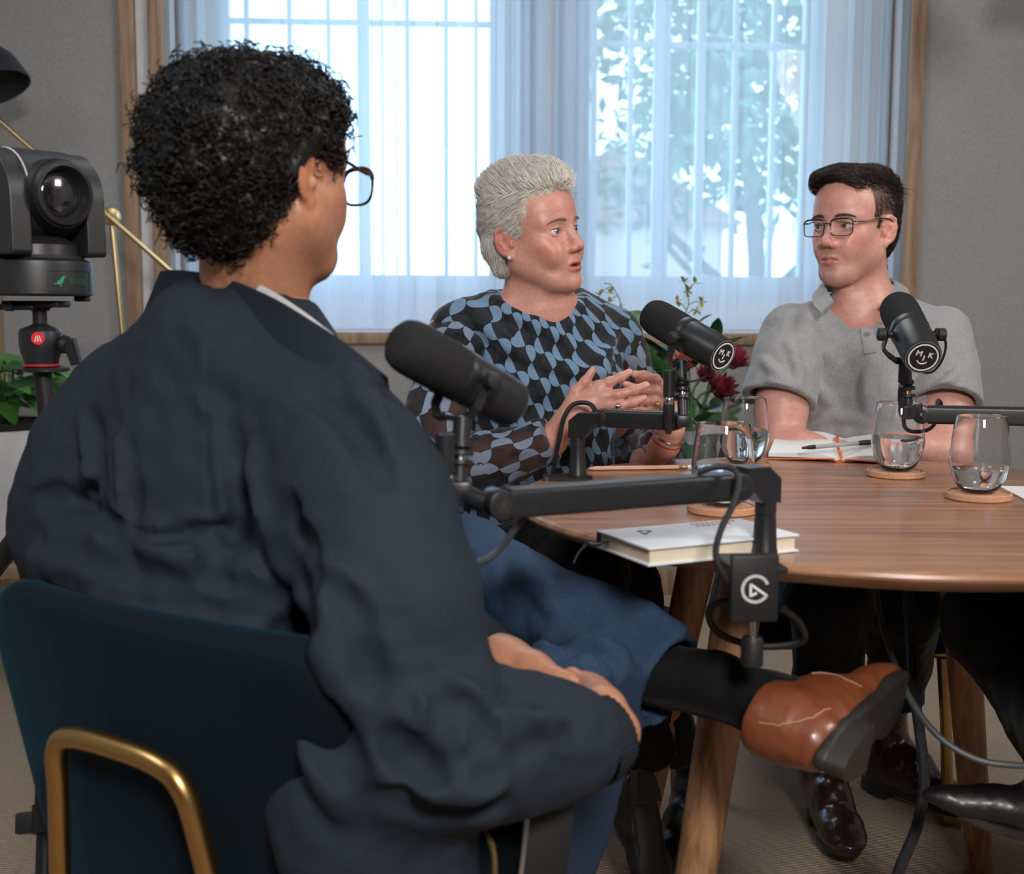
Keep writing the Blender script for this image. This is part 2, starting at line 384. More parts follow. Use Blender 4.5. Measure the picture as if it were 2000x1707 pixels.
def relax(v, f, it=1, w=0.5):
    for _ in range(it):
        acc = np.zeros_like(v); cnt = np.zeros(len(v))
        for a, b in ((0, 1), (1, 2), (2, 3), (3, 0)):
            np.add.at(acc, f[:, a], v[f[:, b]]); np.add.at(acc, f[:, b], v[f[:, a]]); np.add.at(cnt, f[:, a], 1); np.add.at(cnt, f[:, b], 1)
        v = v * (1 - w) + w * acc / np.maximum(cnt, 1)[:, None]
    return v
def mesh_np(name, v, f, mat_, parent=None, col=None, uv=None, extra=None):
    """fast mesh from numpy quads; optional vertex colours and a 2D pattern attribute"""
    me = bpy.data.meshes.new(name); me.vertices.add(len(v)); me.vertices.foreach_set('co', np.asarray(v, np.float32).ravel())
    k = f.shape[1]; me.loops.add(f.size); me.polygons.add(len(f)); me.loops.foreach_set('vertex_index', f.astype(np.int32).ravel())
    me.polygons.foreach_set('loop_start', np.arange(0, f.size, k, dtype=np.int32)); me.polygons.foreach_set('use_smooth', np.ones(len(f), bool))
    me.update(calc_edges=True)
    if col is not None:
        a = me.color_attributes.new('Col', 'FLOAT_COLOR', 'POINT'); c4 = np.ones((len(v), 4), np.float32); c4[:, :3] = col; a.data.foreach_set('color', c4.ravel())
    if uv is not None:
        a = me.attributes.new('Pat', 'FLOAT_VECTOR', 'POINT'); a.data.foreach_set('vector', np.asarray(uv, np.float32).ravel())
    return obj_from(name, me, mat_, parent)
def merge_np(parts):
    """join [(v,f,col)] into one"""
    V_, F_, C_, n = [], [], [], 0
    for v, f, c in parts: V_.append(v); F_.append(f + n); C_.append(np.broadcast_to(c, (len(v), 3))); n += len(v)
    return np.concatenate(V_), np.concatenate(F_), np.concatenate(C_)
def strands(paths, r0, r1=None, n=3):
    """many thin tapered tubes (hair) as one vertex/face array; paths: (M,K,3)"""
    P_ = np.asarray(paths, float); M, K, _ = P_.shape; tg = np.gradient(P_, axis=1); tg /= np.linalg.norm(tg, axis=2)[..., None] + 1e-12
    ref = np.where(np.abs(tg[..., 2:3]) < .85, np.array([0, 0, 1.0]), np.array([1.0, 0, 0])); u = np.cross(tg, ref); u /= np.linalg.norm(u, axis=2)[..., None] + 1e-12; w = np.cross(tg, u)
    r1 = r0 if r1 is None else r1; rr = np.linspace(1, 0, K)[None, :, None] * np.reshape(r0, (-1, 1, 1)) + np.linspace(0, 1, K)[None, :, None] * np.reshape(r1, (-1, 1, 1))
    an = np.arange(n) * 2 * math.pi / n
    vv = np.stack([P_ + rr * (math.cos(a) * u + math.sin(a) * w) for a in an], 2)  # M,K,n,3
    base = (np.arange(M)[:, None, None] * K + np.arange(K - 1)[None, :, None]) * n; j = np.arange(n)[None, None, :]; j2 = (j + 1) % n
    f = np.stack([base + j, base + j2, base + n + j2, base + n + j], -1).reshape(-1, 4)
    return vv.reshape(-1, 3), f
def text_mb(txt, size, org, u, w, depth=0.0006, font=None):
    """lettering as thin raised geometry in the plane (org,u,w), centred"""
    cu = bpy.data.curves.new('lettering', 'FONT'); cu.body = txt; cu.size = size; cu.align_x = 'CENTER'; cu.align_y = 'CENTER'; cu.extrude = depth / 2; cu.resolution_u = 3
    o = bpy.data.objects.new('lettering', cu); C.objects.link(o); dg = bpy.context.evaluated_depsgraph_get(); me = o.evaluated_get(dg).to_mesh()
    v = np.array([q.co[:] for q in me.vertices]); f = [tuple(p.vertices) for p in me.polygons]; o.to_mesh_clear(); bpy.data.objects.remove(o); bpy.data.curves.remove(cu)
    u = unit(u); w = unit(w); nn = np.cross(u, w)
    return (np.asarray(org) + v[:, :1] * u + v[:, 1:2] * w + v[:, 2:] * nn, f) if len(v) else (np.zeros((0, 3)), [])
# ------------------------------------------------------------------ the room
YAW = R(3.0)
WA = V(math.cos(YAW), math.sin(YAW), 0); WN = V(math.sin(YAW), -math.cos(YAW), 0)   # along the wall, into the room
W0 = V(0, 4.30, 0)
WALL = (W0, WN)
def wall_s(px, back=0.0):
    """position along the back wall of a pixel column (at eye height), on a plane `back` metres behind the wall face"""
    p = PY(px, 597, (W0 - WN * back, WN)); return float(np.dot(p - (W0 - WN * back), WA))
def wall_z(py, back=0.0, px=1000):
    return float(PY(px, py, (W0 - WN * back, WN))[2])
def WP(s, z, back=0.0): return W0 + WA * s + V(0, 0, z) - WN * back
ROTW = np.stack([WA, -WN, V(0, 0, 1)], 1)
def wbox(mb, s0, s1, z0, z1, b0, b1, bevel=0.0, mi=0):
    """box on the back wall: s along wall, z up, b = depth behind the wall face (negative: proud of it)"""
    c = WP((s0 + s1) / 2, (z0 + z1) / 2, (b0 + b1) / 2); return mb.box(c, (abs(s1 - s0), abs(b1 - b0), abs(z1 - z0)), ROTW, bevel, mi)

def fabric_panel_mat(name, col):
    m = mat_weave(name, col, scale=420, rough=0.95, strength=0.5, var=0.06, sheen=0.0, noise=3); return m
M_panel = fabric_panel_mat('wall_fabric', (0.30, 0.295, 0.29))
M_niche = mat('niche_paint', (0.62, 0.63, 0.66), 0.8, noise=4, var=0.03)
M_paint = mat('room_paint', (0.36, 0.355, 0.35), 0.9, noise=3, var=0.03)
M_ceil = mat('ceiling_paint', (0.55, 0.55, 0.55), 0.9, noise=3, var=0.02)
M_trim = mat_wood('oak_trim', (0.20, 0.12, 0.07), (0.36, 0.235, 0.15), 0.55, scale=(18, 18, 1.2), ring=2.5)
M_frame = mat('window_paint', (0.55, 0.66, 0.78), 0.5, noise=5, var=0.03)

def carpet_mat():
    m, nt, b = nodes('ribbed_carpet'); N, L = nt.nodes, nt.links; b.inputs['Roughness'].default_value = 0.95; b.inputs['Specular IOR Level'].default_value = 0.1
    tc = N.new('ShaderNodeTexCoord'); mp = N.new('ShaderNodeMapping'); mp.inputs['Rotation'].default_value = (0, 0, R(12)); L.new(tc.outputs['Object'], mp.inputs['Vector'])
    wv = N.new('ShaderNodeTexWave'); wv.bands_direction = 'Y'; wv.inputs['Scale'].default_value = 46; wv.inputs['Distortion'].default_value = 1.2; wv.inputs['Detail'].default_value = 2; wv.inputs['Detail Scale'].default_value = 6
    L.new(mp.outputs['Vector'], wv.inputs['Vector'])
    nz = N.new('ShaderNodeTexNoise'); nz.inputs['Scale'].default_value = 260; nz.inputs['Detail'].default_value = 3; L.new(mp.outputs['Vector'], nz.inputs['Vector'])
    n3 = N.new('ShaderNodeTexNoise'); n3.inputs['Scale'].default_value = 3; L.new(mp.outputs['Vector'], n3.inputs['Vector'])
    ad = N.new('ShaderNodeMath'); ad.operation = 'ADD'; L.new(wv.outputs['Fac'], ad.inputs[0]); L.new(nz.outputs['Fac'], ad.inputs[1])
    cr = N.new('ShaderNodeValToRGB'); cr.color_ramp.elements[0].position = 0.35; cr.color_ramp.elements[1].position = 1.5 / 1.6
    cr.color_ramp.elements[0].color = (0.17, 0.115, 0.08, 1); cr.color_ramp.elements[1].color = (0.46, 0.35, 0.26, 1)
    L.new(ad.outputs[0], cr.inputs['Fac']); L.new(cr.outputs['Color'], b.inputs['Base Color'])
    bp = N.new('ShaderNodeBump'); bp.inputs['Strength'].default_value = 0.8; bp.inputs['Distance'].default_value = 0.004
    L.new(ad.outputs[0], bp.inputs['Height']); L.new(bp.outputs['Normal'], b.inputs['Normal']); return m
RX0, RX1, RY0, RZ = -2.3, 3.1, -1.7, 2.75
fl = MB(); fl.add([(RX0 - .1, RY0 - .1, 0), (RX1 + .1, RY0 - .1, 0), (RX1 + .1, 4.6, 0), (RX0 - .1, 4.6, 0), (RX0 - .1, RY0 - .1, -.05), (RX1 + .1, RY0 - .1, -.05), (RX1 + .1, 4.6, -.05), (RX0 - .1, 4.6, -.05)], [(0, 1, 2, 3), (4, 7, 6, 5), (0, 4, 5, 1), (1, 5, 6, 2), (2, 6, 7, 3), (3, 7, 4, 0)])
tag(fl.build('floor', carpet_mat(), smooth=False), 'ribbed tan carpet floor of the studio', kind='structure')
cl = MB(); cl.box(((RX0 + RX1) / 2, 1.5, RZ + .05), (RX1 - RX0 + .3, 6.7, .1))
tag(cl.build('ceiling', M_ceil, smooth=False), 'plain pale ceiling above the studio', kind='structure')
for nm, c, sz in (('wall_left', (RX0 - .05, 1.35, RZ / 2), (.1, 6.3, RZ)), ('wall_right', (RX1 + .05, 1.4, RZ / 2), (.1, 6.4, RZ)), ('wall_rear', ((RX0 + RX1) / 2, RY0 - .05, RZ / 2), (RX1 - RX0 + .2, .1, RZ))):
    w = MB(); w.box(c, sz); tag(w.build(nm, M_paint, smooth=False), 'plain grey ' + nm.replace('_', ' ') + ' of the studio', kind='structure')

# back wall with the window niche
NL, NR = wall_s(335), wall_s(1757); NZ0 = wall_z(650); NZ1 = 2.55; SL, SR = wall_s(-1300), wall_s(2900)
ND = 0.30                                                            # niche depth
wb = MB()
wbox(wb, SL, NL, 0, RZ, 0, .08); wbox(wb, NR, SR, 0, RZ, 0, .08); wbox(wb, NL, NR, 0, NZ0, 0, .08); wbox(wb, NL, NR, NZ1, RZ, 0, .08)
back_wall = tag(wb.build('wall_back', M_panel, smooth=False), 'grey fabric panelled wall around the curtained window', kind='structure')
# window openings in the niche back plane
def ws(px): return wall_s(px, ND)
def wz(py, px=1000): return wall_z(py, ND, px)
WIN = [(ws(425), ws(985)), (ws(1120), ws(1592))]; WZ0, WZ1 = wz(585), 2.45
nb = MB(); e0, e1 = NL - .02, NR + .02
wbox(nb, e0, e1, NZ0 - .05, WZ0, ND, ND + .12); wbox(nb, e0, e1, WZ1, NZ1 + .05, ND, ND + .12)
wbox(nb, e0, WIN[0][0], WZ0, WZ1, ND, ND + .12); wbox(nb, WIN[0][1], WIN[1][0], WZ0, WZ1, ND, ND + .12); wbox(nb, WIN[1][1], e1, WZ0, WZ1, ND, ND + .12)
wbox(nb, e0, NL, NZ0 - .05, NZ1 + .05, .08, ND); wbox(nb, NR, e1, NZ0 - .05, NZ1 + .05, .08, ND)
wbox(nb, e0, e1, NZ0 - .05, NZ0, .08, ND); wbox(nb, e0, e1, NZ1, NZ1 + .05, .08, ND)
tag(nb.build('wall_niche', M_niche, smooth=False), 'pale painted window niche behind the sheer curtain', kind='structure')

# oak strips around the niche and on the wall
def strip(nm, s0, s1, z0, z1, lab, proud=.022):
    b = MB(); wbox(b, s0, s1, z0, z1, -proud, .01, .003); return tag(b.build(nm, M_trim), lab, kind='structure')
strip('trim_1', wall_s(305), wall_s(335), 0, RZ, 'upright oak strip at the left side of the window niche')
strip('trim_2', wall_s(250), wall_s(279), 0, RZ, 'upright oak strip on the grey wall left of the niche')
strip('trim_3', wall_s(1757), wall_s(1785), 0, RZ, 'upright oak strip at the right side of the window niche')
strip('trim_4', NL, NR, wall_z(672), NZ0, 'level oak strip below the window niche')
strip('trim_5', wall_s(-24), wall_s(6), 0, RZ, 'upright oak strip on the grey wall behind the tripod')
g = MB(); wbox(g, wall_s(281), wall_s(303), 0, RZ, -.004, .01)
tag(g.build('trim_6', mat('recess_white', (0.55, 0.55, 0.56), 0.6), smooth=False), 'pale groove between the two oak strips', kind='structure')
bb = MB(); wbox(bb, SL, SR, 0, .09, -.018, .01, .003)
tag(bb.build('baseboard_back', M_trim), 'low oak baseboard along the grey back wall', kind='structure')

# windows: frame, bars, panes
M_pane = mat_lens('window_glass')
def window(nm, s0, s1, verts, hz, lab):
    fr = MB(); fw = .055; b0, b1 = ND + .03, ND + .09
    for a, b in ((s0, s0 + fw), (s1 - fw, s1)): wbox(fr, a, b, WZ0, WZ1, b0, b1, .004)
    wbox(fr, s0 + fw, s1 - fw, WZ0, WZ0 + .09, b0, b1, .004); wbox(fr, s0 + fw, s1 - fw, WZ1 - fw, WZ1, b0, b1, .004)
    w = tag(fr.build(nm, M_frame), lab, kind='structure')
    for px, wd in verts:
        m = MB(); c = ws(px); wbox(m, c - wd / 2, c + wd / 2, WZ0 + .09, WZ1 - fw, b0 + .012, b1 - .012, .002); m.build('muntin', M_frame, w)
    for py in hz:
        m = MB(); c = wz(py); wbox(m, s0 + fw, s1 - fw, c - .009, c + .009, b0 + .014, b1 - .014, .002); m.build('muntin', M_frame, w)
    xs = [s0 + fw] + [ws(p) for p, _ in verts] + [s1 - fw]; zs = sorted([WZ0 + .09] + [wz(p) for p in hz] + [WZ1 - fw])
    for i in range(len(xs) - 1):
        for j in range(len(zs) - 1):
            m = MB(); wbox(m, xs[i], xs[i + 1], zs[j], zs[j + 1], ND + .058, ND + .062); m.build('pane', M_pane, w, smooth=False)
    return w
window('window_1', *WIN[0], [(487, .016), (570, .016), (645, .014), (712, .045), (797, .016), (872, .016), (930, .014)], [42], 'left of two barred windows behind the sheer curtain')
window('window_2', *WIN[1], [(1160, .016), (1230, .018), (1290, .06), (1366, .03), (1432, .018), (1507, .018)], [76], 'right of two barred windows behind the sheer curtain')

# sheer curtain: two pleated panels of real folded cloth
def sheer_mat():
    m = bpy.data.materials.new('sheer_voile'); m.use_nodes = True; nt = m.node_tree; N, L = nt.nodes, nt.links; N.clear()
    o = N.new('ShaderNodeOutputMaterial'); t = N.new('ShaderNodeBsdfTransparent'); t.inputs[0].default_value = (1, 1, 1, 1)
    d = N.new('ShaderNodeBsdfDiffuse'); d.inputs[0].default_value = (.80, .86, .92, 1); tr = N.new('ShaderNodeBsdfTranslucent'); tr.inputs[0].default_value = (.86, .92, .97, 1)
    m1 = N.new('ShaderNodeMixShader'); m1.inputs[0].default_value = .72; L.new(d.outputs[0], m1.inputs[1]); L.new(tr.outputs[0], m1.inputs[2])
    tc = N.new('ShaderNodeTexCoord'); mp = N.new('ShaderNodeMapping'); mp.inputs['Scale'].default_value = (9, 9, .25); L.new(tc.outputs['Object'], mp.inputs['Vector'])
    nz = N.new('ShaderNodeTexNoise'); nz.inputs['Scale'].default_value = 1.4; nz.inputs['Detail'].default_value = 3; L.new(mp.outputs['Vector'], nz.inputs['Vector'])
    mr = N.new('ShaderNodeMapRange'); mr.inputs['From Min'].default_value = .3; mr.inputs['From Max'].default_value = .7; mr.inputs['To Min'].default_value = .46; mr.inputs['To Max'].default_value = .66; L.new(nz.outputs['Fac'], mr.inputs['Value'])
    m2 = N.new('ShaderNodeMixShader'); L.new(mr.outputs['Result'], m2.inputs[0]); L.new(t.outputs[0], m2.inputs[1]); L.new(m1.outputs[0], m2.inputs[2]); L.new(m2.outputs[0], o.inputs['Surface'])
    return m
M_sheer = sheer_mat()
def curtain(s0, s1, seed, lab, tight):
    rg = random.Random(seed); pts = []; s = s0; L_ = s1 - s0; ph = 0.0; step = .006; k = 0
    x = s0
    while x < s1:
        u = (x - s0) / L_; dens = 1.0 + tight(u); ph += step * dens * 42
        amp = .022 + .014 * math.sin(u * 17 + seed); pts.append((x + .75 * dens * amp * .5 * math.sin(2 * ph), .13 + amp * math.sin(ph) + .01 * math.sin(u * 9))); x += step
    zz = np.concatenate([[NZ0 + .012], np.linspace(NZ0 + .2, 2.5, 9)]); rings = []
    for i, z in enumerate(zz):
        fl_ = 1.0 - .25 * (z - NZ0) / 1.6
        rings.append(np.array([WP(a, z, .13 + (b - .13) * fl_) for a, b in pts]))
    m = MB(); m.loft(rings, cap=False, closed=False)
    return tag(m.build('sheer_curtain', M_sheer, angle=180), lab, 'curtain', 'sheer curtains in the window niche')
curtain(wall_s(365, .13), wall_s(1062, .13), 3, 'left panel of white sheer curtain in front of the left window', lambda u: 1.1 * max(0, math.sin(u * 13 + 1)) ** 3 + (1.6 if u > .86 else 0) + (1.0 if u < .06 else 0))
curtain(wall_s(1092, .13), wall_s(1722, .13), 8, 'right panel of white sheer curtain in front of the right window', lambda u: 1.2 * max(0, math.sin(u * 11 + 2)) ** 3 + (1.8 if u < .10 else 0) + (1.4 if u > .86 else 0))
dr = MB()
rings = []
for z in (NZ0 + .015, 2.5): rings.append(np.array([WP(wall_s(1700, .2) + t * .16, z, .17 + .028 * math.sin(t * 34)) for t in np.linspace(0, 1, 50)]))
dr.loft(rings, cap=False, closed=False)
tag(dr.build('side_drape', mat_weave('drape_cloth', (0.40, 0.37, 0.38), scale=500, strength=.3), angle=180), 'opaque grey drape gathered at the right end of the niche', 'curtain')
dr = MB(); rings = []
for z in (NZ0 + .015, 2.5): rings.append(np.array([WP(wall_s(338, .2) + t * .09, z, .19 + .024 * math.sin(t * 22)) for t in np.linspace(0, 1, 40)]))
dr.loft(rings, cap=False, closed=False)
tag(dr.build('side_drape', MATS['drape_cloth'], angle=180), 'opaque grey drape gathered at the left end of the niche', 'curtain')

# outside: lawn, pale house, trees
gr = MB(); gr.box((1, 15, -.6), (40, 19, .2)); tag(gr.build('lawn', mat('lawn_green', (0.16, 0.26, 0.10), 0.9, noise=8, var=.3), smooth=False), 'green lawn outside beyond the windows', kind='structure')
def leaf_tree(loc, h, rad, n, seed, lab, col, trunk_h):
    rg = np.random.RandomState(seed); t = thing('garden_tree', loc, lab, 'tree', 'trees outside the windows')
    m = MB(); b = np.array(loc, float); m.tube(smooth_path([b, b + V(.1, 0, h * .35), b + V(-.05, .1, h * .8)], 12), np.linspace(.12, .03, 13), 8)
    for i in range(9):
        a = rg.rand() * 6.28; z = trunk_h * (.6 + .5 * rg.rand()); m.tube(smooth_path([b + V(.03, 0, z), b + V(math.cos(a) * rad * .4, math.sin(a) * rad * .4, z + .4), b + V(math.cos(a) * rad * .8, math.sin(a) * rad * .8, z + .9)], 8), np.linspace(.035, .008, 9), 5)
    m.build('trunk', mat('tree_bark', (0.16, 0.12, 0.09), .9), t)
    cl_ = rg.normal(size=(26, 3)); cl_ /= np.linalg.norm(cl_, axis=1)[:, None]; cl_ *= rad * (.45 + .55 * rg.rand(26, 1)); cl_[:, 2] *= .9; cc = cl_ + b + V(0, 0, h - rad * .7)
    pick = rg.randint(0, 26, n); p = cc[pick] + rg.normal(size=(n, 3)) * rad * .17
    u = rg.normal(size=(n, 3)); u /= np.linalg.norm(u, axis=1)[:, None]; w = np.cross(u, rg.normal(size=(n, 3))); w /= np.linalg.norm(w, axis=1)[:, None]; s = .045 + .04 * rg.rand(n, 1)
    v = np.stack([p - u * s, p + w * s * .45, p + u * s, p - w * s * .45], 1).reshape(-1, 3); f = np.arange(4 * n).reshape(-1, 4)
    o = mesh_np('foliage', v, f, mat('leaf_' + lab.split()[0], col, .6, noise=2, var=.4), t); tag(o, kind='stuff')
leaf_tree((1.55, 8.2, -.5), 3.7, 1.15, 3600, 1, 'broad leafy tree seen through the right window', (0.09, 0.16, 0.07), 1.6)
leaf_tree((4.2, 10.2, -.5), 4.2, 1.5, 4200, 2, 'darker leafy tree at the right edge of the right window', (0.07, 0.13, 0.07), 1.7)
leaf_tree((2.0, 6.2, -.5), 1.55, .7, 1900, 4, 'low leafy bush below the tree outside the right window', (0.10, 0.19, 0.08), .6)
hs = thing('garden_house', (1.6, 21, -.5), 'distant pale pink house beyond the trees', 'building')
m = MB(); m.box((1.6, 21, .9), (3.4, 3, 2.8)); m.build('house_wall', mat('pink_render', (0.55, 0.40, 0.36), .9), hs, smooth=False)
m = MB(); m.prism([(-2, 0), (2, 0), (0, 1.2)], (1.6, 21, 2.3), (1, 0, 0), (0, 0, 1), 3.4); m.build('roof', mat('roof_tile', (0.30, 0.15, 0.12), .9), hs, smooth=False)
# ------------------------------------------------------------------ round table
TC = V(.53, 1.84); TR = .525; TZ = .74
M_table = mat_wood('table_oak', (0.21, 0.090, 0.045), (0.38, 0.195, 0.108), 0.30, scale=(1.2, 22, 22), rot=(0, 0, R(35)), coat=.25, ring=2.2)
M_leg = mat_wood('table_leg_oak', (0.20, 0.09, 0.042), (0.40, 0.21, 0.105), 0.4, scale=(26, 26, 1.3), coat=.15, ring=2.5)
tb = thing('round_table', (TC[0], TC[1], 0), 'round oak table with a rounded rim and splayed legs', 'table')
m = MB(); m.lathe([(.02, -.034), (TR - .10, -.034), (TR - .035, -.028), (TR - .010, -.018), (TR - .001, -.010), (TR, -.007), (TR - .002, -.003), (TR - .007, 0), (.02, 0)], (TC[0], TC[1], TZ), n=160)
m.build('tabletop', M_table, tb, angle=25)
for k in range(4):
    a = R(-137 + 90 * k); d = V(math.cos(a), math.sin(a))
    p0 = V(*(TC + d * .285), TZ - .03); p1 = V(*(TC + d * .445), 0)
    m = MB(); ax = p0 - p1; L_ = np.linalg.norm(ax); an = np.linspace(0, 2 * math.pi, 28, endpoint=False); rings = []
    for t, r in ((0, .017), (.01, .0235), (.03, .0245), (.5, .029), (1, .034)):
        c = p1 + ax * t; rings.append(np.array([(c[0] + r * math.cos(q), c[1] + r * math.sin(q), c[2]) for q in an]))
    m.loft(rings); m.build('leg', M_leg, tb, angle=40)
m = MB()
for a in (R(-137), R(-47)):
    d = V(math.cos(a), math.sin(a), 0); m.box(V(TC[0], TC[1], TZ - .052), (.62, .05, .034), np.array(Matrix.Rotation(a, 3, 'Z')), .004)
m.build('crossbar', M_leg, tb)

# ------------------------------------------------------------------ velvet chairs on gold tube frames
M_velvet = mat('teal_velvet', (0.0008, 0.0045, 0.0085), 0.85, noise=9, var=.5, sheen=.20, bump=(500, .25, .001), spec=.2)
MATS['teal_velvet'].node_tree.nodes['Principled BSDF'].inputs['Sheen Tint'].default_value = (.04, .26, .42, 1)
M_gold = mat('brushed_gold', (0.55, 0.33, 0.12), 0.32, 1.0, noise=60, var=.1)
def rounded_panel(w, h, t, r, nx=14, nz=12, curve=0.0, lean=0.0, puff=0.012, taper=0.0):
    """padded panel (local: x across, y thickness, z up), curved round x and leaning back"""
    bm = bmesh.new(); bmesh.ops.create_cube(bm, size=1.0); bmesh.ops.scale(bm, vec=(w, t, h), verts=bm.verts)
    ver = [e for e in bm.edges if abs(e.verts[0].co.y - e.verts[1].co.y) > t * .5]
    bmesh.ops.bevel(bm, geom=ver, offset=r, segments=6, profile=.5, affect='EDGES')
    ed = [e for e in bm.edges if abs(e.verts[0].co.y - e.verts[1].co.y) < 1e-6 and len(e.link_faces) == 2 and abs(e.link_faces[0].normal.dot(e.link_faces[1].normal)) < .3]
    bmesh.ops.bevel(bm, geom=ed, offset=t * .42, segments=4, profile=.5, affect='EDGES')
    for i in range(1, nx):
        x = -w / 2 + w * i / nx; bmesh.ops.bisect_plane(bm, geom=list(bm.verts) + list(bm.edges) + list(bm.faces), plane_co=(x, 0, 0), plane_no=(1, 0, 0))
    for i in range(1, nz):
        z = -h / 2 + h * i / nz; bmesh.ops.bisect_plane(bm, geom=list(bm.verts) + list(bm.edges) + list(bm.faces), plane_co=(0, 0, z), plane_no=(0, 0, 1))
    for v in bm.verts:
        u = v.co.x / (w / 2); q = v.co.z / (h / 2); v.co.y += puff * (1 if v.co.y > 0 else -.35) * max(0, 1 - u * u) * max(0, 1 - q * q)
        v.co.x *= 1 - taper * (1 - (v.co.z + h / 2) / h); v.co.y += curve * u * u; v.co.y -= lean * (v.co.z + h / 2)
    return bm
def bm_obj(name, bm, mat_, parent, M=None, angle=60):
    if M is not None: bmesh.ops.transform(bm, matrix=M, verts=bm.verts)
    bmesh.ops.recalc_face_normals(bm, faces=bm.faces); me = bpy.data.meshes.new(name); bm.to_mesh(me); bm.free(); me.polygons.foreach_set('use_smooth', [True] * len(me.polygons)); me.set_sharp_from_angle(angle=R(angle))
    o = bpy.data.objects.new(name, me); C.objects.link(o); me.materials.append(mat_); o.parent = parent; return o
def make_chair(loc, yaw, label):
    """local frame: +Y is the way the sitter faces"""
    t = thing('velvet_chair', loc, label, 'chair', 'teal velvet chairs round the table', yaw)
    bm = rounded_panel(.53, .48, .085, .09, 8, 8, 0, 0, .012); bm_obj('seat', bm, M_velvet, t, Matrix.Translation((0, .01, .385)) @ Matrix.Rotation(R(90), 4, 'X'))
    bm = rounded_panel(.57, .40, .062, .08, 16, 12, .030, .13, .008, .24); bm_obj('backrest', bm, M_velvet, t, Matrix.Translation((0, -.225, .520)))
    def tube(name, pts, r=.0115):
        q = MB(); q.tube(smooth_path(pts, 60), r, 12); o = q.build(name, M_gold); o.parent = t; return o
    tube('back_frame', [(-.19, -.270, 0), (-.17, -.272, .18), (-.140, -.282, .34), (-.112, -.298, .50), (-.098, -.308, .562), (-.066, -.312, .582), (0, -.313, .586), (.066, -.312, .582), (.098, -.308, .562), (.112, -.298, .50), (.140, -.282, .34), (.17, -.272, .18), (.19, -.270, 0)])
    for sx in (-1, 1):
        tube('leg', [(sx * .205, .20, .33), (sx * .215, .215, .2), (sx * .225, .225, .0)])
        tube('seat_rail', [(sx * .205, .20, .335), (sx * .20, 0, .335), (sx * .168, -.27, .335)], .010)
    tube('cross_rail', [(-.205, .19, .335), (0, .19, .335), (.205, .19, .335)], .009)
    return t
FYAW = R(-34)
make_chair((-.226, 1.455, 0), FYAW, 'teal velvet chair with gold tube frame, nearest the camera')
# ------------------------------------------------------------------ microphones and boom arms
M_foam = mat('black_foam', (0.022, 0.022, 0.024), 0.95, noise=300, var=.35, bump=(900, .7, .002), spec=.15)
M_blackm = mat('black_metal', (0.013, 0.014, 0.016), 0.38, 0.0, noise=80, var=.15, spec=.5)
M_blackp = mat('black_plastic', (0.012, 0.012, 0.013), 0.5, noise=90, var=.2, spec=.4)
M_rubber = mat('black_rubber', (0.010, 0.010, 0.011), 0.6, noise=120, var=.2)
M_chrome = mat('steel', (0.55, 0.56, 0.58), 0.22, 1.0, noise=90, var=.08)
M_brass = mat('brass', (0.60, 0.40, 0.16), 0.28, 1.0, noise=70, var=.1)
M_white = mat('white_print', (0.72, 0.72, 0.72), 0.6, noise=40, var=.03)
def put(me, name, parent, M):
    o = bpy.data.objects.new(name, me); C.objects.link(o); o.parent = parent; o.matrix_parent_inverse = world_matrix(parent).inverted(); o.matrix_basis = M; return o
def frame_of(axis, up=(0, 0, 1)):
    a = unit(axis); s = unit(np.cross(a, up)); u = np.cross(s, a); return a, s, u
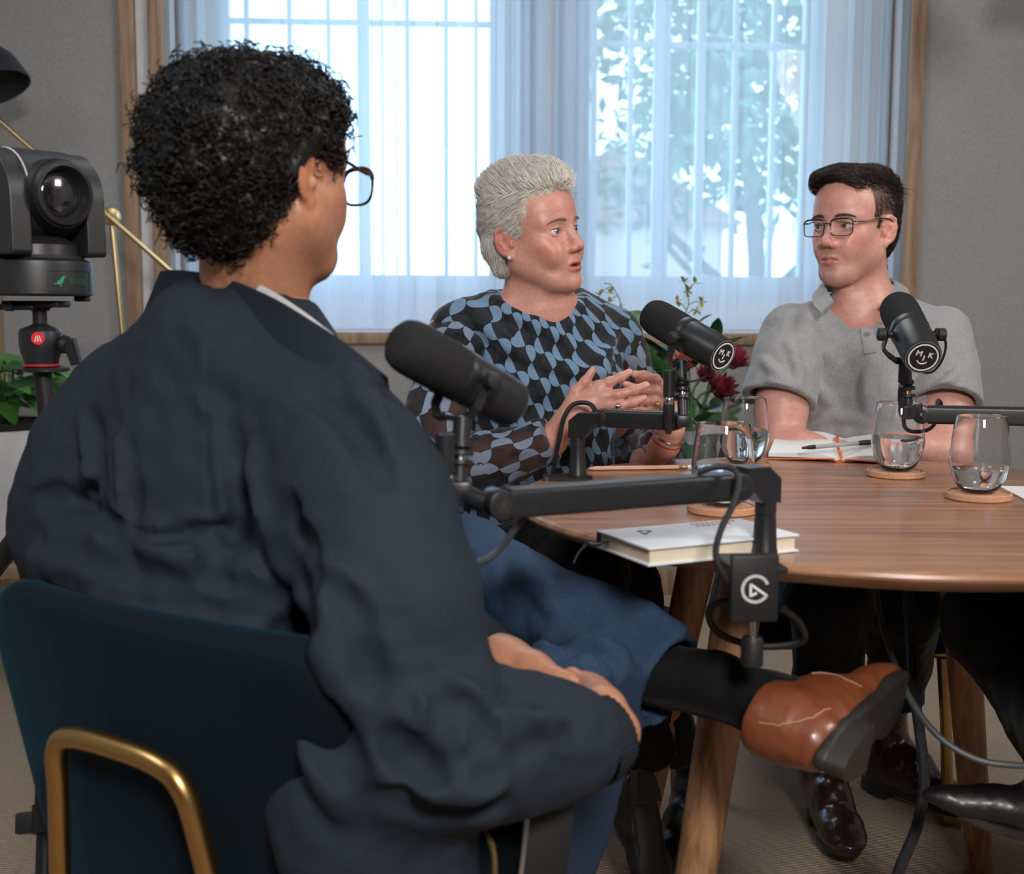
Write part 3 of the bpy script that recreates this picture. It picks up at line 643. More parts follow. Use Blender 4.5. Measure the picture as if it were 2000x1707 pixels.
def microphone(tip, tail, post_top, label, badge=True, ring_white=True, cable=None):
    """dynamic broadcast microphone: foam end at tip, cap at tail, yoke down to the post"""
    tip = np.asarray(tip); tail = np.asarray(tail); a, s, u = frame_of(tail - tip); k = np.linalg.norm(tail - tip) / .19; S = lambda q: q * k
    t = thing('microphone', post_top, label, 'microphone', 'podcast microphones')
    m = MB(); pr = [(.004, 0), (.014, .001), (.022, .004), (.0275, .009), (.0305, .017), (.0318, .028), (.032, .05), (.0315, .088), (.030, .0935)]
    m.lathe([(S(r), S(h)) for r, h in pr], tip, a, 40); m.build('foam_windscreen', M_foam, t, angle=60)
    m = MB(); m.lathe([(S(r), S(h)) for r, h in [(.0285, .092), (.0312, .094), (.0315, .098), (.0315, .106), (.0308, .108), (.0298, .1085), (.0298, .111), (.0305, .112), (.0305, .168), (.0295, .1715), (.0295, .186), (.0285, .189), (.020, .1895)]], tip, a, 40); b = m.build('housing', M_blackm, t, angle=30)
    for sg in (-1, 1):
        m = MB(); c = tip + a * S(.112) + s * sg * S(.031); m.cyl(c, c + s * sg * S(.006), S(.006), n=14); m.build('pivot', M_blackm, t)
    for sg in (-1, 1):
        m = MB(); c = tip + a * S(.112) + s * sg * S(.041); m.lathe([(S(.008), 0), (S(.0105), S(.001)), (S(.0105), S(.012)), (S(.008), S(.0135))], c, s * sg, 18); m.build('knob', M_rubber, t)
    # yoke: flat strap from both pivots to the post
    c0 = tip + a * S(.112); dn = post_top - c0; dn = dn - s * np.dot(dn, s); L_ = np.linalg.norm(dn); dn = dn / L_
    q = np.cross(s, dn); m = MB(); ys = [(-.0385, -.008), (-.0385, .035), (-.026, .052), (-.010, L_ / k - .002), (.010, L_ / k - .002), (.026, .052), (.0385, .035), (.0385, -.008)]
    for i in range(len(ys) - 1):
        p0 = c0 + s * S(ys[i][0]) + dn * S(ys[i][1]); p1 = c0 + s * S(ys[i + 1][0]) + dn * S(ys[i + 1][1]); d = unit(p1 - p0); n_ = np.cross(d, q)
        m.box((p0 + p1) / 2, (np.linalg.norm(p1 - p0) + S(.002), S(.013), S(.0026)), np.stack([d, q, n_], 1))
    m.build('yoke', M_blackm, t, smooth=False)
    # badge on the end cap
    e = tip + a * S(.1897)
    if ring_white:
        m = MB(); m.lathe([(S(.0262), 0), (S(.0278), 0), (S(.0278), S(.0006)), (S(.0262), S(.0006)), (S(.0262), 0)], e, a, 40, cap=False); m.build('cap_ring', mat('cap_ring_grey', (.14, .14, .14), .4), b, smooth=False)
    if badge:
        m = MB(); m.lathe([(S(.0008), S(.0004)), (S(.0235), S(.0004)), (S(.0235), S(.0009))], e, a, 40); bd = m.build('badge', M_blackp, b, smooth=False)
        m = MB(); m.lathe([(S(.0212), 0), (S(.0236), 0), (S(.0236), S(.0005)), (S(.0212), S(.0005)), (S(.0212), 0)], e + a * S(.0009), a, 44, cap=False)
        o = e + a * S(.0011); rt = -s if np.dot(s, RT) < 0 else s; 
        if np.dot(np.cross(rt, u), a) < 0: pass
        uu = unit(np.cross(a, rt)); uu = uu if uu[2] > 0 else -uu
        tilt = R(-12); r2 = rt * math.cos(tilt) + uu * math.sin(tilt); u2 = -rt * math.sin(tilt) + uu * math.cos(tilt)
        for ch, x, y in (('M', -.0090, .0055), ('I', .0005, -.0015), ('K', .0098, .0055)):
            v, f = text_mb(ch, S(.0130), o + r2 * S(x) + u2 * S(y), r2, u2)
            m.add(v, f)
            v2, f2 = text_mb(ch, S(.0130), o + r2 * S(x + .0009) + u2 * S(y), r2, u2); m.add(v2, f2)
        an = np.linspace(R(215), R(325), 14); m.tube([o + r2 * S(.0095) * math.cos(q_) + u2 * S(.0105) * math.sin(q_) - u2 * S(.0005) for q_ in an], S(.0011), 6)
        m.build('badge_print', M_white, b, smooth=False)
    return t
def rounded_bar(m, a, b, h, w, n=8, r=.006, mi=0):
    """bar of rounded rectangular section from a to b (h vertical, w across)"""
    d = unit(np.asarray(b) - a); s = unit(np.cross(d, (0, 0, 1))); u = np.cross(s, d); pr = []
    for cx_, cy_, a0 in ((w / 2 - r, h / 2 - r, 0), (-w / 2 + r, h / 2 - r, 90), (-w / 2 + r, -h / 2 + r, 180), (w / 2 - r, -h / 2 + r, 270)):
        for q in np.linspace(a0, a0 + 90, 5): pr.append((cx_ + r * math.cos(R(q)), cy_ + r * math.sin(R(q))))
    ring = lambda c: np.array([c + s * x + u * y for x, y in pr]); m.loft([ring(np.asarray(a)), ring(np.asarray(b))], mi=mi)
def mic_post(t, base, top, xlr_off, kind=0):
    """adapter post between the arm end and the microphone yoke, with the plug hanging beside it"""
    m = MB(); ax = top - base; L_ = np.linalg.norm(ax)
    m.lathe([(.0085, 0), (.0085, L_ * .30), (.0135, L_ * .30), (.0135, L_ * .36), (.0070, L_ * .37), (.0070, L_ * .43), (.0140, L_ * .44), (.0140, L_ * .50), (.0085, L_ * .53), (.0125, L_ * .56), (.0125, L_ * .63), (.0095, L_ * .64), (.0095, L_)], base, ax, 24); m.build('adapter_post', M_blackm, t, angle=30)
    m = MB(); m.lathe([(.0072, L_ * .368), (.0074, L_ * .37), (.0074, L_ * .43), (.0072, L_ * .432)], base, ax, 20); m.build('thread', M_brass if kind else M_chrome, t)
    m = MB(); b0 = base + xlr_off; m.lathe([(.004, -.03), (.0075, -.022), (.0085, -.002), (.0095, 0), (.0095, .018), (.0088, .019), (.0088, .030), (.0098, .031), (.0098, .072), (.0085, .074)], b0, (0, 0, 1), 22); pl = m.build('cable_plug', M_blackm, t, angle=30)
    m = MB(); m.lathe([(.0089, .019), (.0092, .0195), (.0092, .0295), (.0089, .030)], b0, (0, 0, 1), 22); m.build('plug_collar', M_chrome, pl)
def cable(name, pts, r, label, mat_=None, n=60, group=None, parent=None, top=True):
    m = MB(); m.tube(smooth_path(pts, n), r, 8); o = m.build(name, mat_ or M_rubber, parent)
    return tag(o, label, 'cable', group) if parent is None else o

def boom(col_base, col_top, elbow, arm_end, label, clamp=None):
    t = thing('boom_arm', col_base, label, 'boom arm', 'low boom arms clamped to the table')
    m = MB(); L_ = col_top[2] - col_base[2]; m.lathe([(.0150, 0), (.0150, .004), (.0142, .006), (.0122, L_ * .62), (.0122, L_ * .625), (.0116, L_ * .63), (.0116, L_ * .645), (.0124, L_ * .65), (.0124, L_)], col_base, (0, 0, 1), 32); m.build('column', M_blackm, t, angle=25)
    d = unit(arm_end - elbow); s = unit(np.cross(d, (0, 0, 1)))
    m = MB(); pts = [(-.0125, -.012), (.0125, -.012), (.034, .012), (.034, .030), (.004, .030), (-.0125, .016)]; dh = unit(V(d[0], d[1], 0))
    m.prism(pts, col_top, dh, (0, 0, 1), .024); m.build('elbow', M_blackm, t, smooth=False)
    m = MB(); c = elbow + d * .012; m.cyl(c - s * .0175, c + s * .0175, .0155, n=28, bevel=.002); m.build('hinge', M_blackm, t)
    m = MB(); c = elbow + d * .012; m.cyl(c - s * .0185, c + s * .0185, .0045, n=14); m.build('hinge_bolt', M_rubber, t)
    m = MB(); rounded_bar(m, elbow + d * .024, arm_end - d * .010, .031, .030); m.build('arm', M_blackm, t, angle=40)
    m = MB(); m.cyl(arm_end - s * .0155, arm_end + s * .0155, .0155, n=28, bevel=.002); h = m.build('end_joint', M_blackm, t)
    m = MB(); m.cyl(arm_end - s * .0162, arm_end + s * .0162, .009, n=20); m.build('joint_cap', M_rubber, h)
    m = MB(); m.cyl(arm_end - s * .0167, arm_end + s * .0167, .0028, n=10); m.build('joint_screw', M_chrome, h)
    return t, d, s

# --- nearest arm, clamped to the front rim
rim = PZ(1478, 1102, TZ); out = unit(V(rim[0] - TC[0], rim[1] - TC[1], 0)); side = unit(np.cross((0, 0, 1), out))
base1 = V(*(TC + (TR - .018) * out[:2]), TZ + .004) + side * 0
base1 = np.array([PZ(1493, 1080, TZ + .004)[0], PZ(1493, 1080, TZ + .004)[1], TZ + .004])
elb1 = P(1452, 948, 1.385); end1 = P(972, 983, 1.26)
top1 = V(base1[0], base1[1], elb1[2] - .012)
boomA, dA, sA = boom(base1, top1, elb1, end1, 'black boom arm with white-logo clamp on the front rim')
# clamp body
cf = unit(V(.10, -1, 0)); cs = unit(np.cross((0, 0, 1), cf)); cs = cs if cs[0] > 0 else -cs; RC = np.stack([cs, -cf, V(0, 0, 1)], 1)
cc = P(1472, 1148, 1.33); m = MB(); m.box(cc, (.053, .012, .074), RC, .003); cb = m.build('clamp', M_blackp, boomA)
m = MB(); m.box(V(cc[0] + .004, cc[1] + .040, TZ + .005), (.060, .085, .007), RC, .003); m.build('clamp_plate', M_blackp, boomA)
m = MB(); m.box(V(cc[0], cc[1] + .026, cc[2] - .033), (.05, .06, .007), RC, .003); m.build('clamp_jaw', M_blackp, boomA)
sc_ = V(cc[0] + .006, cc[1] + .03, cc[2] - .036); m = MB(); m.cyl(sc_ + V(0, 0, .045), sc_ - V(0, 0, .03), .0045, n=12); m.build('clamp_screw', M_chrome, boomA)
m = MB(); m.lathe([(.010, 0), (.0125, .002), (.0125, .03), (.010, .034)], sc_ - V(0, 0, .06), (0, 0, 1), 18); m.build('screw_handle', M_blackp, boomA)
# logo: open ring with a play arrow, raised print on the clamp
fo = cc + cf * .0064; m = MB(); an = np.linspace(R(25), R(330), 40); lg = [fo + cs * .0142 * math.cos(q) + V(0, 0, 1) * .0142 * math.sin(q) for q in an]
ar = [(.0123, -.0071), (-.0052, .0052), (-.0052, -.0075), (.0012, -.0044)]
def flat_line(m, pts, w, nrm, th=.0006):
    pts = np.asarray(pts); 
    for i in range(len(pts) - 1):
        d = unit(pts[i + 1] - pts[i]); q = np.cross(nrm, d); e = w * .45
        m.box((pts[i] + pts[i + 1]) / 2, (np.linalg.norm(pts[i + 1] - pts[i]) + e, w, th), np.stack([d, q, nrm], 1))
flat_line(m, lg, .0032, cf); flat_line(m, [fo + cs * x + V(0, 0, 1) * z for x, z in ar], .0026, cf); m.build('clamp_logo', M_white, cb, smooth=False)
mp1 = P(897, 962, 1.27); mt1 = P(903, 822, 1.275)
m = MB(); m.cyl(end1 - dA * -.012, mp1 + V(0, 0, 0), .0105, n=18); m.box(mp1 + V(0, 0, 0), (.026, .026, .026), None, .004); m.build('tilt_joint', M_blackm, boomA)
mic_post(boomA, mp1 + V(0, 0, .008), mt1 + V(0, 0, .004), P(870, 985, 1.26) - mp1 - V(0, 0, .008))
microphone(P(772, 662, 1.235), P(1000, 790, 1.345), mt1, 'large black microphone with foam cover in front of the curly-haired man', badge=False)
cable('microphone_cable', [P(1362, 922, 1.36), P(1400, 912, 1.355), P(1430, 915, 1.35), P(1443, 940, 1.34), P(1432, 985, 1.33), P(1410, 1030, 1.32), P(1398, 1075, 1.315), P(1405, 1110, 1.315), P(1425, 1138, 1.33), P(1450, 1165, 1.37)], .0036, 'black cable looping down beside the logo clamp on the front rim')
cable('microphone_cable', [P(870, 1015, 1.26), P(872, 1050, 1.27), P(905, 1098, 1.30), P(950, 1093, 1.33), P(985, 1062, 1.36), P(1010, 1025, 1.38), P(1035, 1000, 1.36), P(1060, 990, 1.34)], .0042, 'grey-black cable drooping under the left end of the nearest boom arm', mat('cable_grey', (.05, .055, .06), .5))
cable('cable_coil', [P(1530, 1190, 1.40), P(1560, 1215, 1.42), P(1572, 1245, 1.43), P(1550, 1258, 1.44), P(1480, 1262, 1.45), P(1410, 1240, 1.45), P(1384, 1205, 1.44), P(1395, 1180, 1.43), P(1430, 1175, 1.42)], .0042, 'black cable coil hanging below the logo clamp')

# --- second arm, on the far left rim
b2 = PZ(1128, 930, TZ + .006); e2 = P(1160, 815, 2.08); n2 = P(1318, 822, 2.02); t2 = V(b2[0], b2[1], e2[2] - .018)
boomB, dB, sB = boom(V(b2[0], b2[1], TZ + .006), t2, e2, n2, 'black boom arm in front of the woman in the patterned blouse')
m = MB(); m.prism([(-.045, -.02), (.02, -.03), (.035, 0), (.02, .03), (-.03, .03)], V(b2[0] - .01, b2[1], TZ + .003), (1, 0, 0), (0, 1, 0), .006); m.build('clamp_plate', M_blackp, boomB, smooth=False)
m = MB(); q0 = V(b2[0] - .052, b2[1] + .004, TZ - .03); m.box(q0, (.012, .05, .075), None, .003); m.box(q0 + V(.028, 0, -.033), (.06, .05, .007), None, .002); m.build('clamp', M_blackp, boomB)
mp2 = P(1334, 812, 2.0); mt2 = P(1330, 706, 2.02)
m = MB(); m.box(mp2 - V(0, 0, .008), (.024, .024, .020), None, .004); m.cyl(n2, mp2 - V(0, 0, .008), .009, n=14); m.build('tilt_joint', M_blackm, boomB)
mic_post(boomB, mp2, mt2, P(1306, 812, 2.0) - mp2)
microphone(P(1266, 611, 2.08), P(1412, 695, 1.955), mt2, 'black microphone with round face badge in front of the flowers')
cable('microphone_cable', [P(1166, 806, 2.06), P(1150, 788, 2.07), P(1120, 790, 2.08), P(1102, 815, 2.08), P(1092, 860, 2.09), P(1083, 905, 2.11), P(1080, 940, 2.13), P(1082, 990, 2.15)], .0040, 'black cable arching over the elbow of the far left boom arm')
cable('microphone_cable', [P(1385, 720, 1.985), P(1378, 735, 1.99), P(1350, 745, 1.995), P(1330, 738, 1.99), P(1318, 724, 1.99), P(1308, 735, 1.995), P(1306, 748, 2.0)], .0018, 'thin black cable hanging under the microphone by the flowers')

# --- third arm, reaching in from the right
e3 = P(2230, 818, 2.0); n3 = P(1800, 809, 2.10); b3 = V(e3[0] + .03, e3[1] - .03, TZ + .004); t3 = V(b3[0], b3[1], e3[2] - .012)
boomC, dC, sC = boom(b3, t3, e3, n3, 'black boom arm reaching in from the right before the man in grey')
mp3 = P(1774, 806, 2.09); mt3 = P(1768, 706, 2.09)
m = MB(); m.box(mp3, (.024, .024, .022), None, .004); m.cyl(n3, mp3, .009, n=14); m.build('tilt_joint', M_blackm, boomC)
mic_post(boomC, mp3, mt3, P(1764, 782, 2.095) - mp3, 1)
microphone(P(1750, 594, 2.13), P(1803, 698, 1.965), mt3, 'black microphone with round face badge in front of the grey polo shirt')
cable('microphone_cable', [P(1814, 663, 2.02), P(1828, 648, 2.03), P(1842, 652, 2.04), P(1847, 680, 2.06), P(1835, 712, 2.08), P(1815, 728, 2.09), P(1785, 722, 2.1), P(1764, 720, 2.1)], .0022, 'thin black cable looping beside the microphone before the grey polo')
cable('microphone_cable', [P(1764, 812, 2.10), P(1768, 835, 2.10), P(1785, 843, 2.10), P(1815, 838, 2.11), P(1832, 815, 2.13), P(1838, 790, 2.14), P(1832, 782, 2.12), P(1830, 796, 2.09)], .0034, 'black cable wrapped round the end of the right boom arm')
# cables below the table
cable('floor_cable', [P(1710, 1148, 1.78), P(1718, 1200, 1.74), P(1738, 1270, 1.68), P(1775, 1360, 1.62), P(1830, 1435, 1.58), P(1900, 1480, 1.56), P(1970, 1494, 1.55), P(2060, 1495, 1.55)], .0045, 'thin black cable curving from under the table to the right', mat('cable_grey', (.05, .055, .06), .5))
cable('braided_cable', [P(1772, 1155, 1.95), P(1778, 1240, 1.93), P(1783, 1330, 1.88), P(1795, 1420, 1.84), P(1805, 1520, 1.80), P(1792, 1610, 1.78), P(1760, 1690, 1.76), P(1735, 1760, 1.75)], .0085, 'thick braided black cable hanging under the table to the floor', mat('braid', (.012, .013, .016), .45, bump=(700, 1.0, .002)))

# ------------------------------------------------------------------ tumblers, water, coasters
M_glass = mat_glass('clear_glass', (.98, .99, 1), 1.45); M_water = mat_glass('water', (.97, .99, 1), 1.333)
M_cork = mat('cork', (0.50, 0.26, 0.15), .85, noise=220, var=.3, bump=(400, .5, .001))
prof = [(.0215, 0), (.030, .007), (.0385, .022), (.0435, .040), (.0445, .049), (.0435, .062), (.0405, .088), (.0370, .116)]
def tumbler(px, py, water, label, clabel, ox=0):
    c = PZ(px, py, TZ); co = thing('coaster', (c[0], c[1], TZ), clabel, 'coaster', 'cork coasters on the table')
    m = MB(); m.lathe([(.002, .0005), (.0475, .0005), (.049, .002), (.049, .0095), (.0478, .011), (.0452, .011), (.0442, .0095), (.002, .0095)], (c[0], c[1], TZ), n=56); m.build('disc', M_cork, co, angle=30)
    m = MB(); m.lathe([(.0435, .0096), (.0435, .0102), (.0422, .0102), (.0422, .0096)], (c[0], c[1], TZ), n=48, cap=False); m.build('groove', mat('cork_dark', (.24, .12, .07), .9), co, smooth=False)
    g0 = (c[0] + ox, c[1], TZ + .0102); t = thing('tumbler', g0, label, 'glass', 'stemless water tumblers')
    th = .0014; inner = [(r - th, max(h, .004)) for r, h in prof]; inner[0] = (.017, .004)
    m = MB(); m.lathe([(.0005, 0)] + prof + [(.0366, .1167)] + inner[::-1][:-1] + [(.017, .004), (.0005, .004)], g0, n=56, cap=True); m.build('bowl', M_glass, t, angle=50)
    hs = np.array([h for r, h in inner]); rs = np.array([r for r, h in inner]); w = [(.0005, .0042)] + [(r - .0001, h + .0002) for r, h in inner if h < water] + [(float(np.interp(water, hs, rs)) - .0001, water), (.0005, water)]
    m = MB(); m.lathe(w, g0, n=48, cap=True); m.build('water', M_water, t, angle=40)
tumbler(1749, 930, .058, 'water tumbler at mid table in front of the notebook pen', 'cork coaster under the tumbler in front of the notebook', .002)
tumbler(1910, 974, .036, 'water tumbler at the right of the table, least full', 'cork coaster under the rightmost tumbler')
tumbler(1410, 1000, .052, 'water tumbler behind the nearest boom arm and white book', 'cork coaster under the tumbler by the white book')
tumbler(1452, 914, .060, 'water tumbler farthest left beside the open notebook', 'cork coaster beside the left end of the open notebook')

# ------------------------------------------------------------------ papers and books
M_paper = mat('page_paper', (0.72, 0.72, 0.71), .8, noise=30, var=.02); M_pages = mat('page_edges', (0.66, 0.58, 0.44), .9, noise=200, var=.1)
M_cover = mat('white_cover', (0.68, 0.70, 0.74), .55, noise=25, var=.03); M_spine = mat('dark_cloth', (.03, .035, .05), .7)
zt = TZ + .0215
A = PZ(1165, 1036, zt); B = PZ(1267, 1071, zt); D = PZ(1530, 1035, zt); e1 = unit((B - A) * V(1, 1, 0)); e2_ = unit((D - B) * V(1, 1, 0)); e2_ = unit(e2_ - e1 * np.dot(e1, e2_)); Lw = np.linalg.norm((B - A)[:2]); Lh = float(np.dot(D - B, e2_))
bk = thing('hardcover_book', (B[0], B[1], TZ), 'closed white hardcover book with dark ribbon on the front rim', 'book'); RB = np.stack([e1, e2_, np.cross(e1, e2_)], 1); cB = (A + B) / 2 + e2_ * Lh / 2
RBz = RB
for z, nm in ((TZ + .0018, 'cover'), (zt - .0012, 'cover')):
    m = MB(); m.box(V(cB[0], cB[1], z), (Lw, Lh, .0026), RBz, .0008); m.build(nm, M_cover, bk)
m = MB(); m.box(V(cB[0], cB[1], (TZ + zt) / 2) , (Lw - .008, Lh - .008, zt - TZ - .0052), RBz); m.build('pages', M_pages, bk, smooth=False)
m = MB(); q = cB - e1 * (Lw / 2 - .001); m.box(V(q[0], q[1], (TZ + zt) / 2), (.003, Lh, zt - TZ - .001), RBz, .001); m.build('spine', M_spine, bk)
u_ = -e1; w_ = e2_
tp = V(*(PZ(1262, 1041, zt)[:2]), zt + .0003); m = MB(); fl_ = [V(*(PZ(x, y, zt)[:2]), zt + .0003) for x, y in ((1246, 1037.5), (1271, 1037), (1260, 1044), (1246, 1037.5))]
for i in range(3):
    d = unit(fl_[i + 1] - fl_[i]); m.box((fl_[i] + fl_[i + 1]) / 2, (np.linalg.norm(fl_[i + 1] - fl_[i]), .0028, .0005), np.stack([d, np.cross((0, 0, 1), d), V(0, 0, 1)], 1))
m.build('cover_emblem', mat('emblem_ink', (.05, .06, .09), .6), bk, smooth=False)
m = MB(); tc_ = V(*(PZ(1395, 1022, zt)[:2]), zt + .0003)
for i, tx in enumerate(('AURELIUS', 'MEDITATIONS')[0:0]): pass
for row in range(2):
    for k in range(9 - row * 2):
        p = tc_ + e2_ * (k * .0075 - .03) + e1 * (row * .013 - .004); m.box(p, (.0075, .0035, .0004), RBz)
m.build('cover_title', mat('title_ink', (.42, .22, .18), .7), bk, smooth=False)
rb = A + e1 * .02 - e2_ * .0; m = MB(); pts = smooth_path([rb + V(0, 0, -.010) + e2_ * .01, rb + V(-.012, -.004, -.012), P(1150, 1060, 1.46), P(1130, 1080, 1.44), P(1120, 1100, 1.435)], 20)
m.tube(pts, .0035, 6, flat=.25); m.build('ribbon_bookmark', mat('ribbon_dark', (.05, .06, .08), .6), bk)
# open notebook with orange edging, pen and ribbon
n0 = PZ(1640, 903, TZ); nd = unit(PZ(1655, 860, TZ) - n0); nd[2] = 0; nd = unit(nd); nx = unit(V(nd[1], -nd[0], 0)); 
Lp = .20; Wp = .135; NLIFT = .022
nbk = thing('open_notebook', (n0[0], n0[1], TZ), 'open notebook with blank pages and orange edging', 'notebook')
def sheet(name, mat_, z0, hump, wsc, th, off=0.0, grow=0.0):
    for sg in (-1, 1):
        xs = np.linspace(0, 1, 14); top = []; bot = []
        for x in xs:
            z = z0 + hump * (math.sin(min(1, x * 2.2) * math.pi / 2) - .35 * x) * (1 if x > 0 else 0); top.append((sg * x * Wp * wsc, z)); bot.append((sg * x * Wp * wsc, max(z - th, TZ + .0006)))
        r0 = np.array([n0 * V(1, 1, 0) + nx * x + V(0, 0, z) - nd * grow for x, z in top + bot[::-1]]); r1 = r0 + nd * (Lp + 2 * grow) + V(0, 0, NLIFT)
        m = MB(); m.loft([r0, r1]); m.build(name, mat_, nbk, angle=40)
sheet('page_block', M_paper, TZ + .006, .0105, .97, .009)
sheet('cover', M_spine, TZ + .0032, .0035, 1.0, .0022, grow=.003)
m = MB(); ed = [n0 * V(1, 1, 0) - nd * .0042 + nx * x * Wp + V(0, 0, TZ + .0012 + z) for x, z in ((-1.01, .0005), (-.7, .002), (-.3, .0045), (-.10, .0052), (-.06, .002), (0, -.0004), (.06, .002), (.10, .0052), (.3, .0045), (.7, .002), (1.01, .0005))]
m.tube(smooth_path(ed, 40), .0016, 6); m.build('orange_edging', mat('orange_edge', (.75, .14, .04), .6), nbk)
m = MB(); m.tube(smooth_path([n0 + V(0, 0, .004) - nd * .006, n0 + V(0, 0, .0085) + nx * .003, n0 + nd * .04 + V(0, 0, .019) - nx * .004, n0 + nd * .12 + V(0, 0, .029) - nx * .010, n0 + nd * .2 + V(0, 0, .034) - nx * .012], 24), .0028, 6, flat=.3); m.build('ribbon', MATS['orange_edge'], nbk)
pz = TZ + .0285; pa = PZ(1566, 875, pz); pb = PZ(1745, 860, pz + .004); pd = unit(pb - pa)
pen = thing('ballpoint_pen', pa, 'black and clear ballpoint pen lying across the open notebook', 'pen'); Lpn = np.linalg.norm(pb - pa)
m = MB(); m.lathe([(.0009, 0), (.0024, .002), (.0028, .012), (.0038, .016), (.0045, .03)], pa, pd, 14); m.build('push_button', M_rubber, pen)
m = MB(); m.lathe([(.0042, .03), (.0042, Lpn * .62)], pa, pd, 14); m.build('barrel', mat('clear_grey_plastic', (.35, .36, .38), .25), pen)
m = MB(); m.lathe([(.0044, Lpn * .6), (.0052, Lpn * .66), (.0052, Lpn * .9), (.003, Lpn * .97), (.0008, Lpn)], pa, pd, 14); m.build('grip', M_rubber, pen)
# pencil
pa = PZ(1146, 915, TZ + .0045); pb = PZ(1352, 912, TZ + .0045); pd = unit(pb - pa); Lpn = np.linalg.norm(pb - pa)
pc = thing('pencil', pa, 'natural wood pencil lying beside the far left boom arm base', 'pencil')
m = MB(); m.lathe([(.0006, 0), (.0012, .003)], pa, pd, 6); m.build('lead', M_rubber, pc)
m = MB(); m.lathe([(.0012, .003), (.0038, .016), (.0038, Lpn * .87)], pa, pd, 6); m.build('shaft', mat('pencil_wood', (.62, .36, .24), .5, noise=40), pc, angle=20)
m = MB(); m.lathe([(.0040, Lpn * .87), (.0040, Lpn * .89), (.0036, Lpn * .90), (.0040, Lpn * .91), (.0040, Lpn * .95)], pa, pd, 14); m.build('ferrule', M_brass, pc)
m = MB(); m.lathe([(.0038, Lpn * .95), (.0038, Lpn * .99), (.002, Lpn)], pa, pd, 12); m.build('eraser', mat('eraser_white', (.7, .68, .66), .7), pc)
pp = PZ(1990, 966, TZ); m = MB(); m.box(V(pp[0] + .085, pp[1] - .01, TZ + .0015), (.19, .15, .0024), np.array(Matrix.Rotation(R(-6), 3, 'Z')), 0); tag(m.build('paper_sheets', M_paper, smooth=False), 'white paper sheets at the right edge of the table', 'paper')
# ------------------------------------------------------------------ pan-tilt camera on a tripod
M_camb = mat('camera_black', (0.016, 0.017, 0.019), .42, noise=120, var=.15, bump=(900, .15, .0005))
M_green = mat('green_print', (.02, .30, .12), .5); M_redp = mat('red_anodised', (.45, .02, .03), .35)
cd = 1.68; cb = P(72, 578, cd); cx0 = cb[0]; cy0 = cb[1]; sc = cd / 2400.0
zc = lambda y: P(72, y, cd)[2]
look = unit(V(.80, -.60, 0)); lside = unit(np.cross((0, 0, 1), look))                     # lens looks right of the camera
ptz = thing('studio_camera', (cx0, cy0, zc(578)), 'black pan-tilt studio camera with green bird logo on its base', 'camera')
m = MB(); pr = [(.070, 578), (.0735, 574), (.0735, 522), (.0725, 512), (.064, 506), (.062, 500)]
m.lathe([(r, zc(y)) for r, y in pr], (cx0, cy0, 0), n=56); m.build('base', M_camb, ptz, angle=30)
m = MB(); m.lathe([(.058, zc(502)), (.056, zc(480)), (.040, zc(465)), (.034, zc(462))], (cx0, cy0, 0), n=48); m.build('turntable', M_camb, ptz, angle=30)
m = MB(); m.box(V(cx0, cy0, 0) + look * .038 + lside * .045 + V(0, 0, zc(583)), (.018, .018, .008), None, .002); m.build('foot', M_rubber, ptz)
# yoke arms either side of the tilting head
for sg in (-1, 1):
    prf = []; top = zc(298); mid = zc(395); bot = zc(502)
    for q in np.linspace(0, 180, 17): prf.append((.060 * math.cos(R(q)), mid + (top - mid) * math.sin(R(q))))
    prf += [(-.062, bot + .004), (-.058, bot), (.058, bot), (.062, bot + .004)]
    m = MB(); c = V(cx0, cy0, 0) + lside * sg * .056; m.prism(prf, c, look, (0, 0, 1), .030)
    o = m.build('yoke_arm', M_camb, ptz, smooth=True, angle=30); bv = o.modifiers.new('bevel', 'BEVEL'); bv.width = .006; bv.segments = 3; bv.limit_method = 'ANGLE'
    m = MB(); an = np.linspace(R(20), R(110), 16); m.tube([c - lside * sg * .0152 + look * .0585 * math.cos(q) + V(0, 0, mid + (top - mid) * .985 * math.sin(q)) for q in an], .0024, 8); m.build('light_strip', mat('strip_grey', (.45, .45, .47), .4), o)
m = MB(); hc = V(cx0, cy0, zc(385)); m.cyl(hc - lside * .041, hc + lside * .041, .062, n=48); hd = m.build('tilt_head', M_camb, ptz)
lc = hc + look * .052
m = MB(); m.lathe([(.047, -.03), (.047, .006), (.044, .012), (.0435, .020), (.041, .024), (.036, .025), (.034, .020), (.030, .008)], lc, look, 48, cap=False); lb = m.build('lens_barrel', M_blackp, hd, angle=30)
m = MB()
for q in np.linspace(0, 2 * math.pi, 64, endpoint=False):
    u2 = lside * math.cos(q) + V(0, 0, 1) * math.sin(q); m.box(lc + look * .016 + u2 * .0442, (.005, .0022, .0018), np.stack([look, np.cross(u2, look), u2], 1))
m.build('focus_ribs', M_rubber, lb, smooth=False)
m = MB(); m.sphere((0, 0, 0), (1, 1, 1), 28, 16); M4 = np.eye(4); M4[:3, :3] = np.stack([look * .010, lside * .031, V(0, 0, 1) * .031], 1); M4[:3, 3] = lc + look * .006; m.xf(M4); m.build('lens_glass', mat('coated_lens', (.010, .010, .014), .04, spec=.9, coat=1.0), lb)
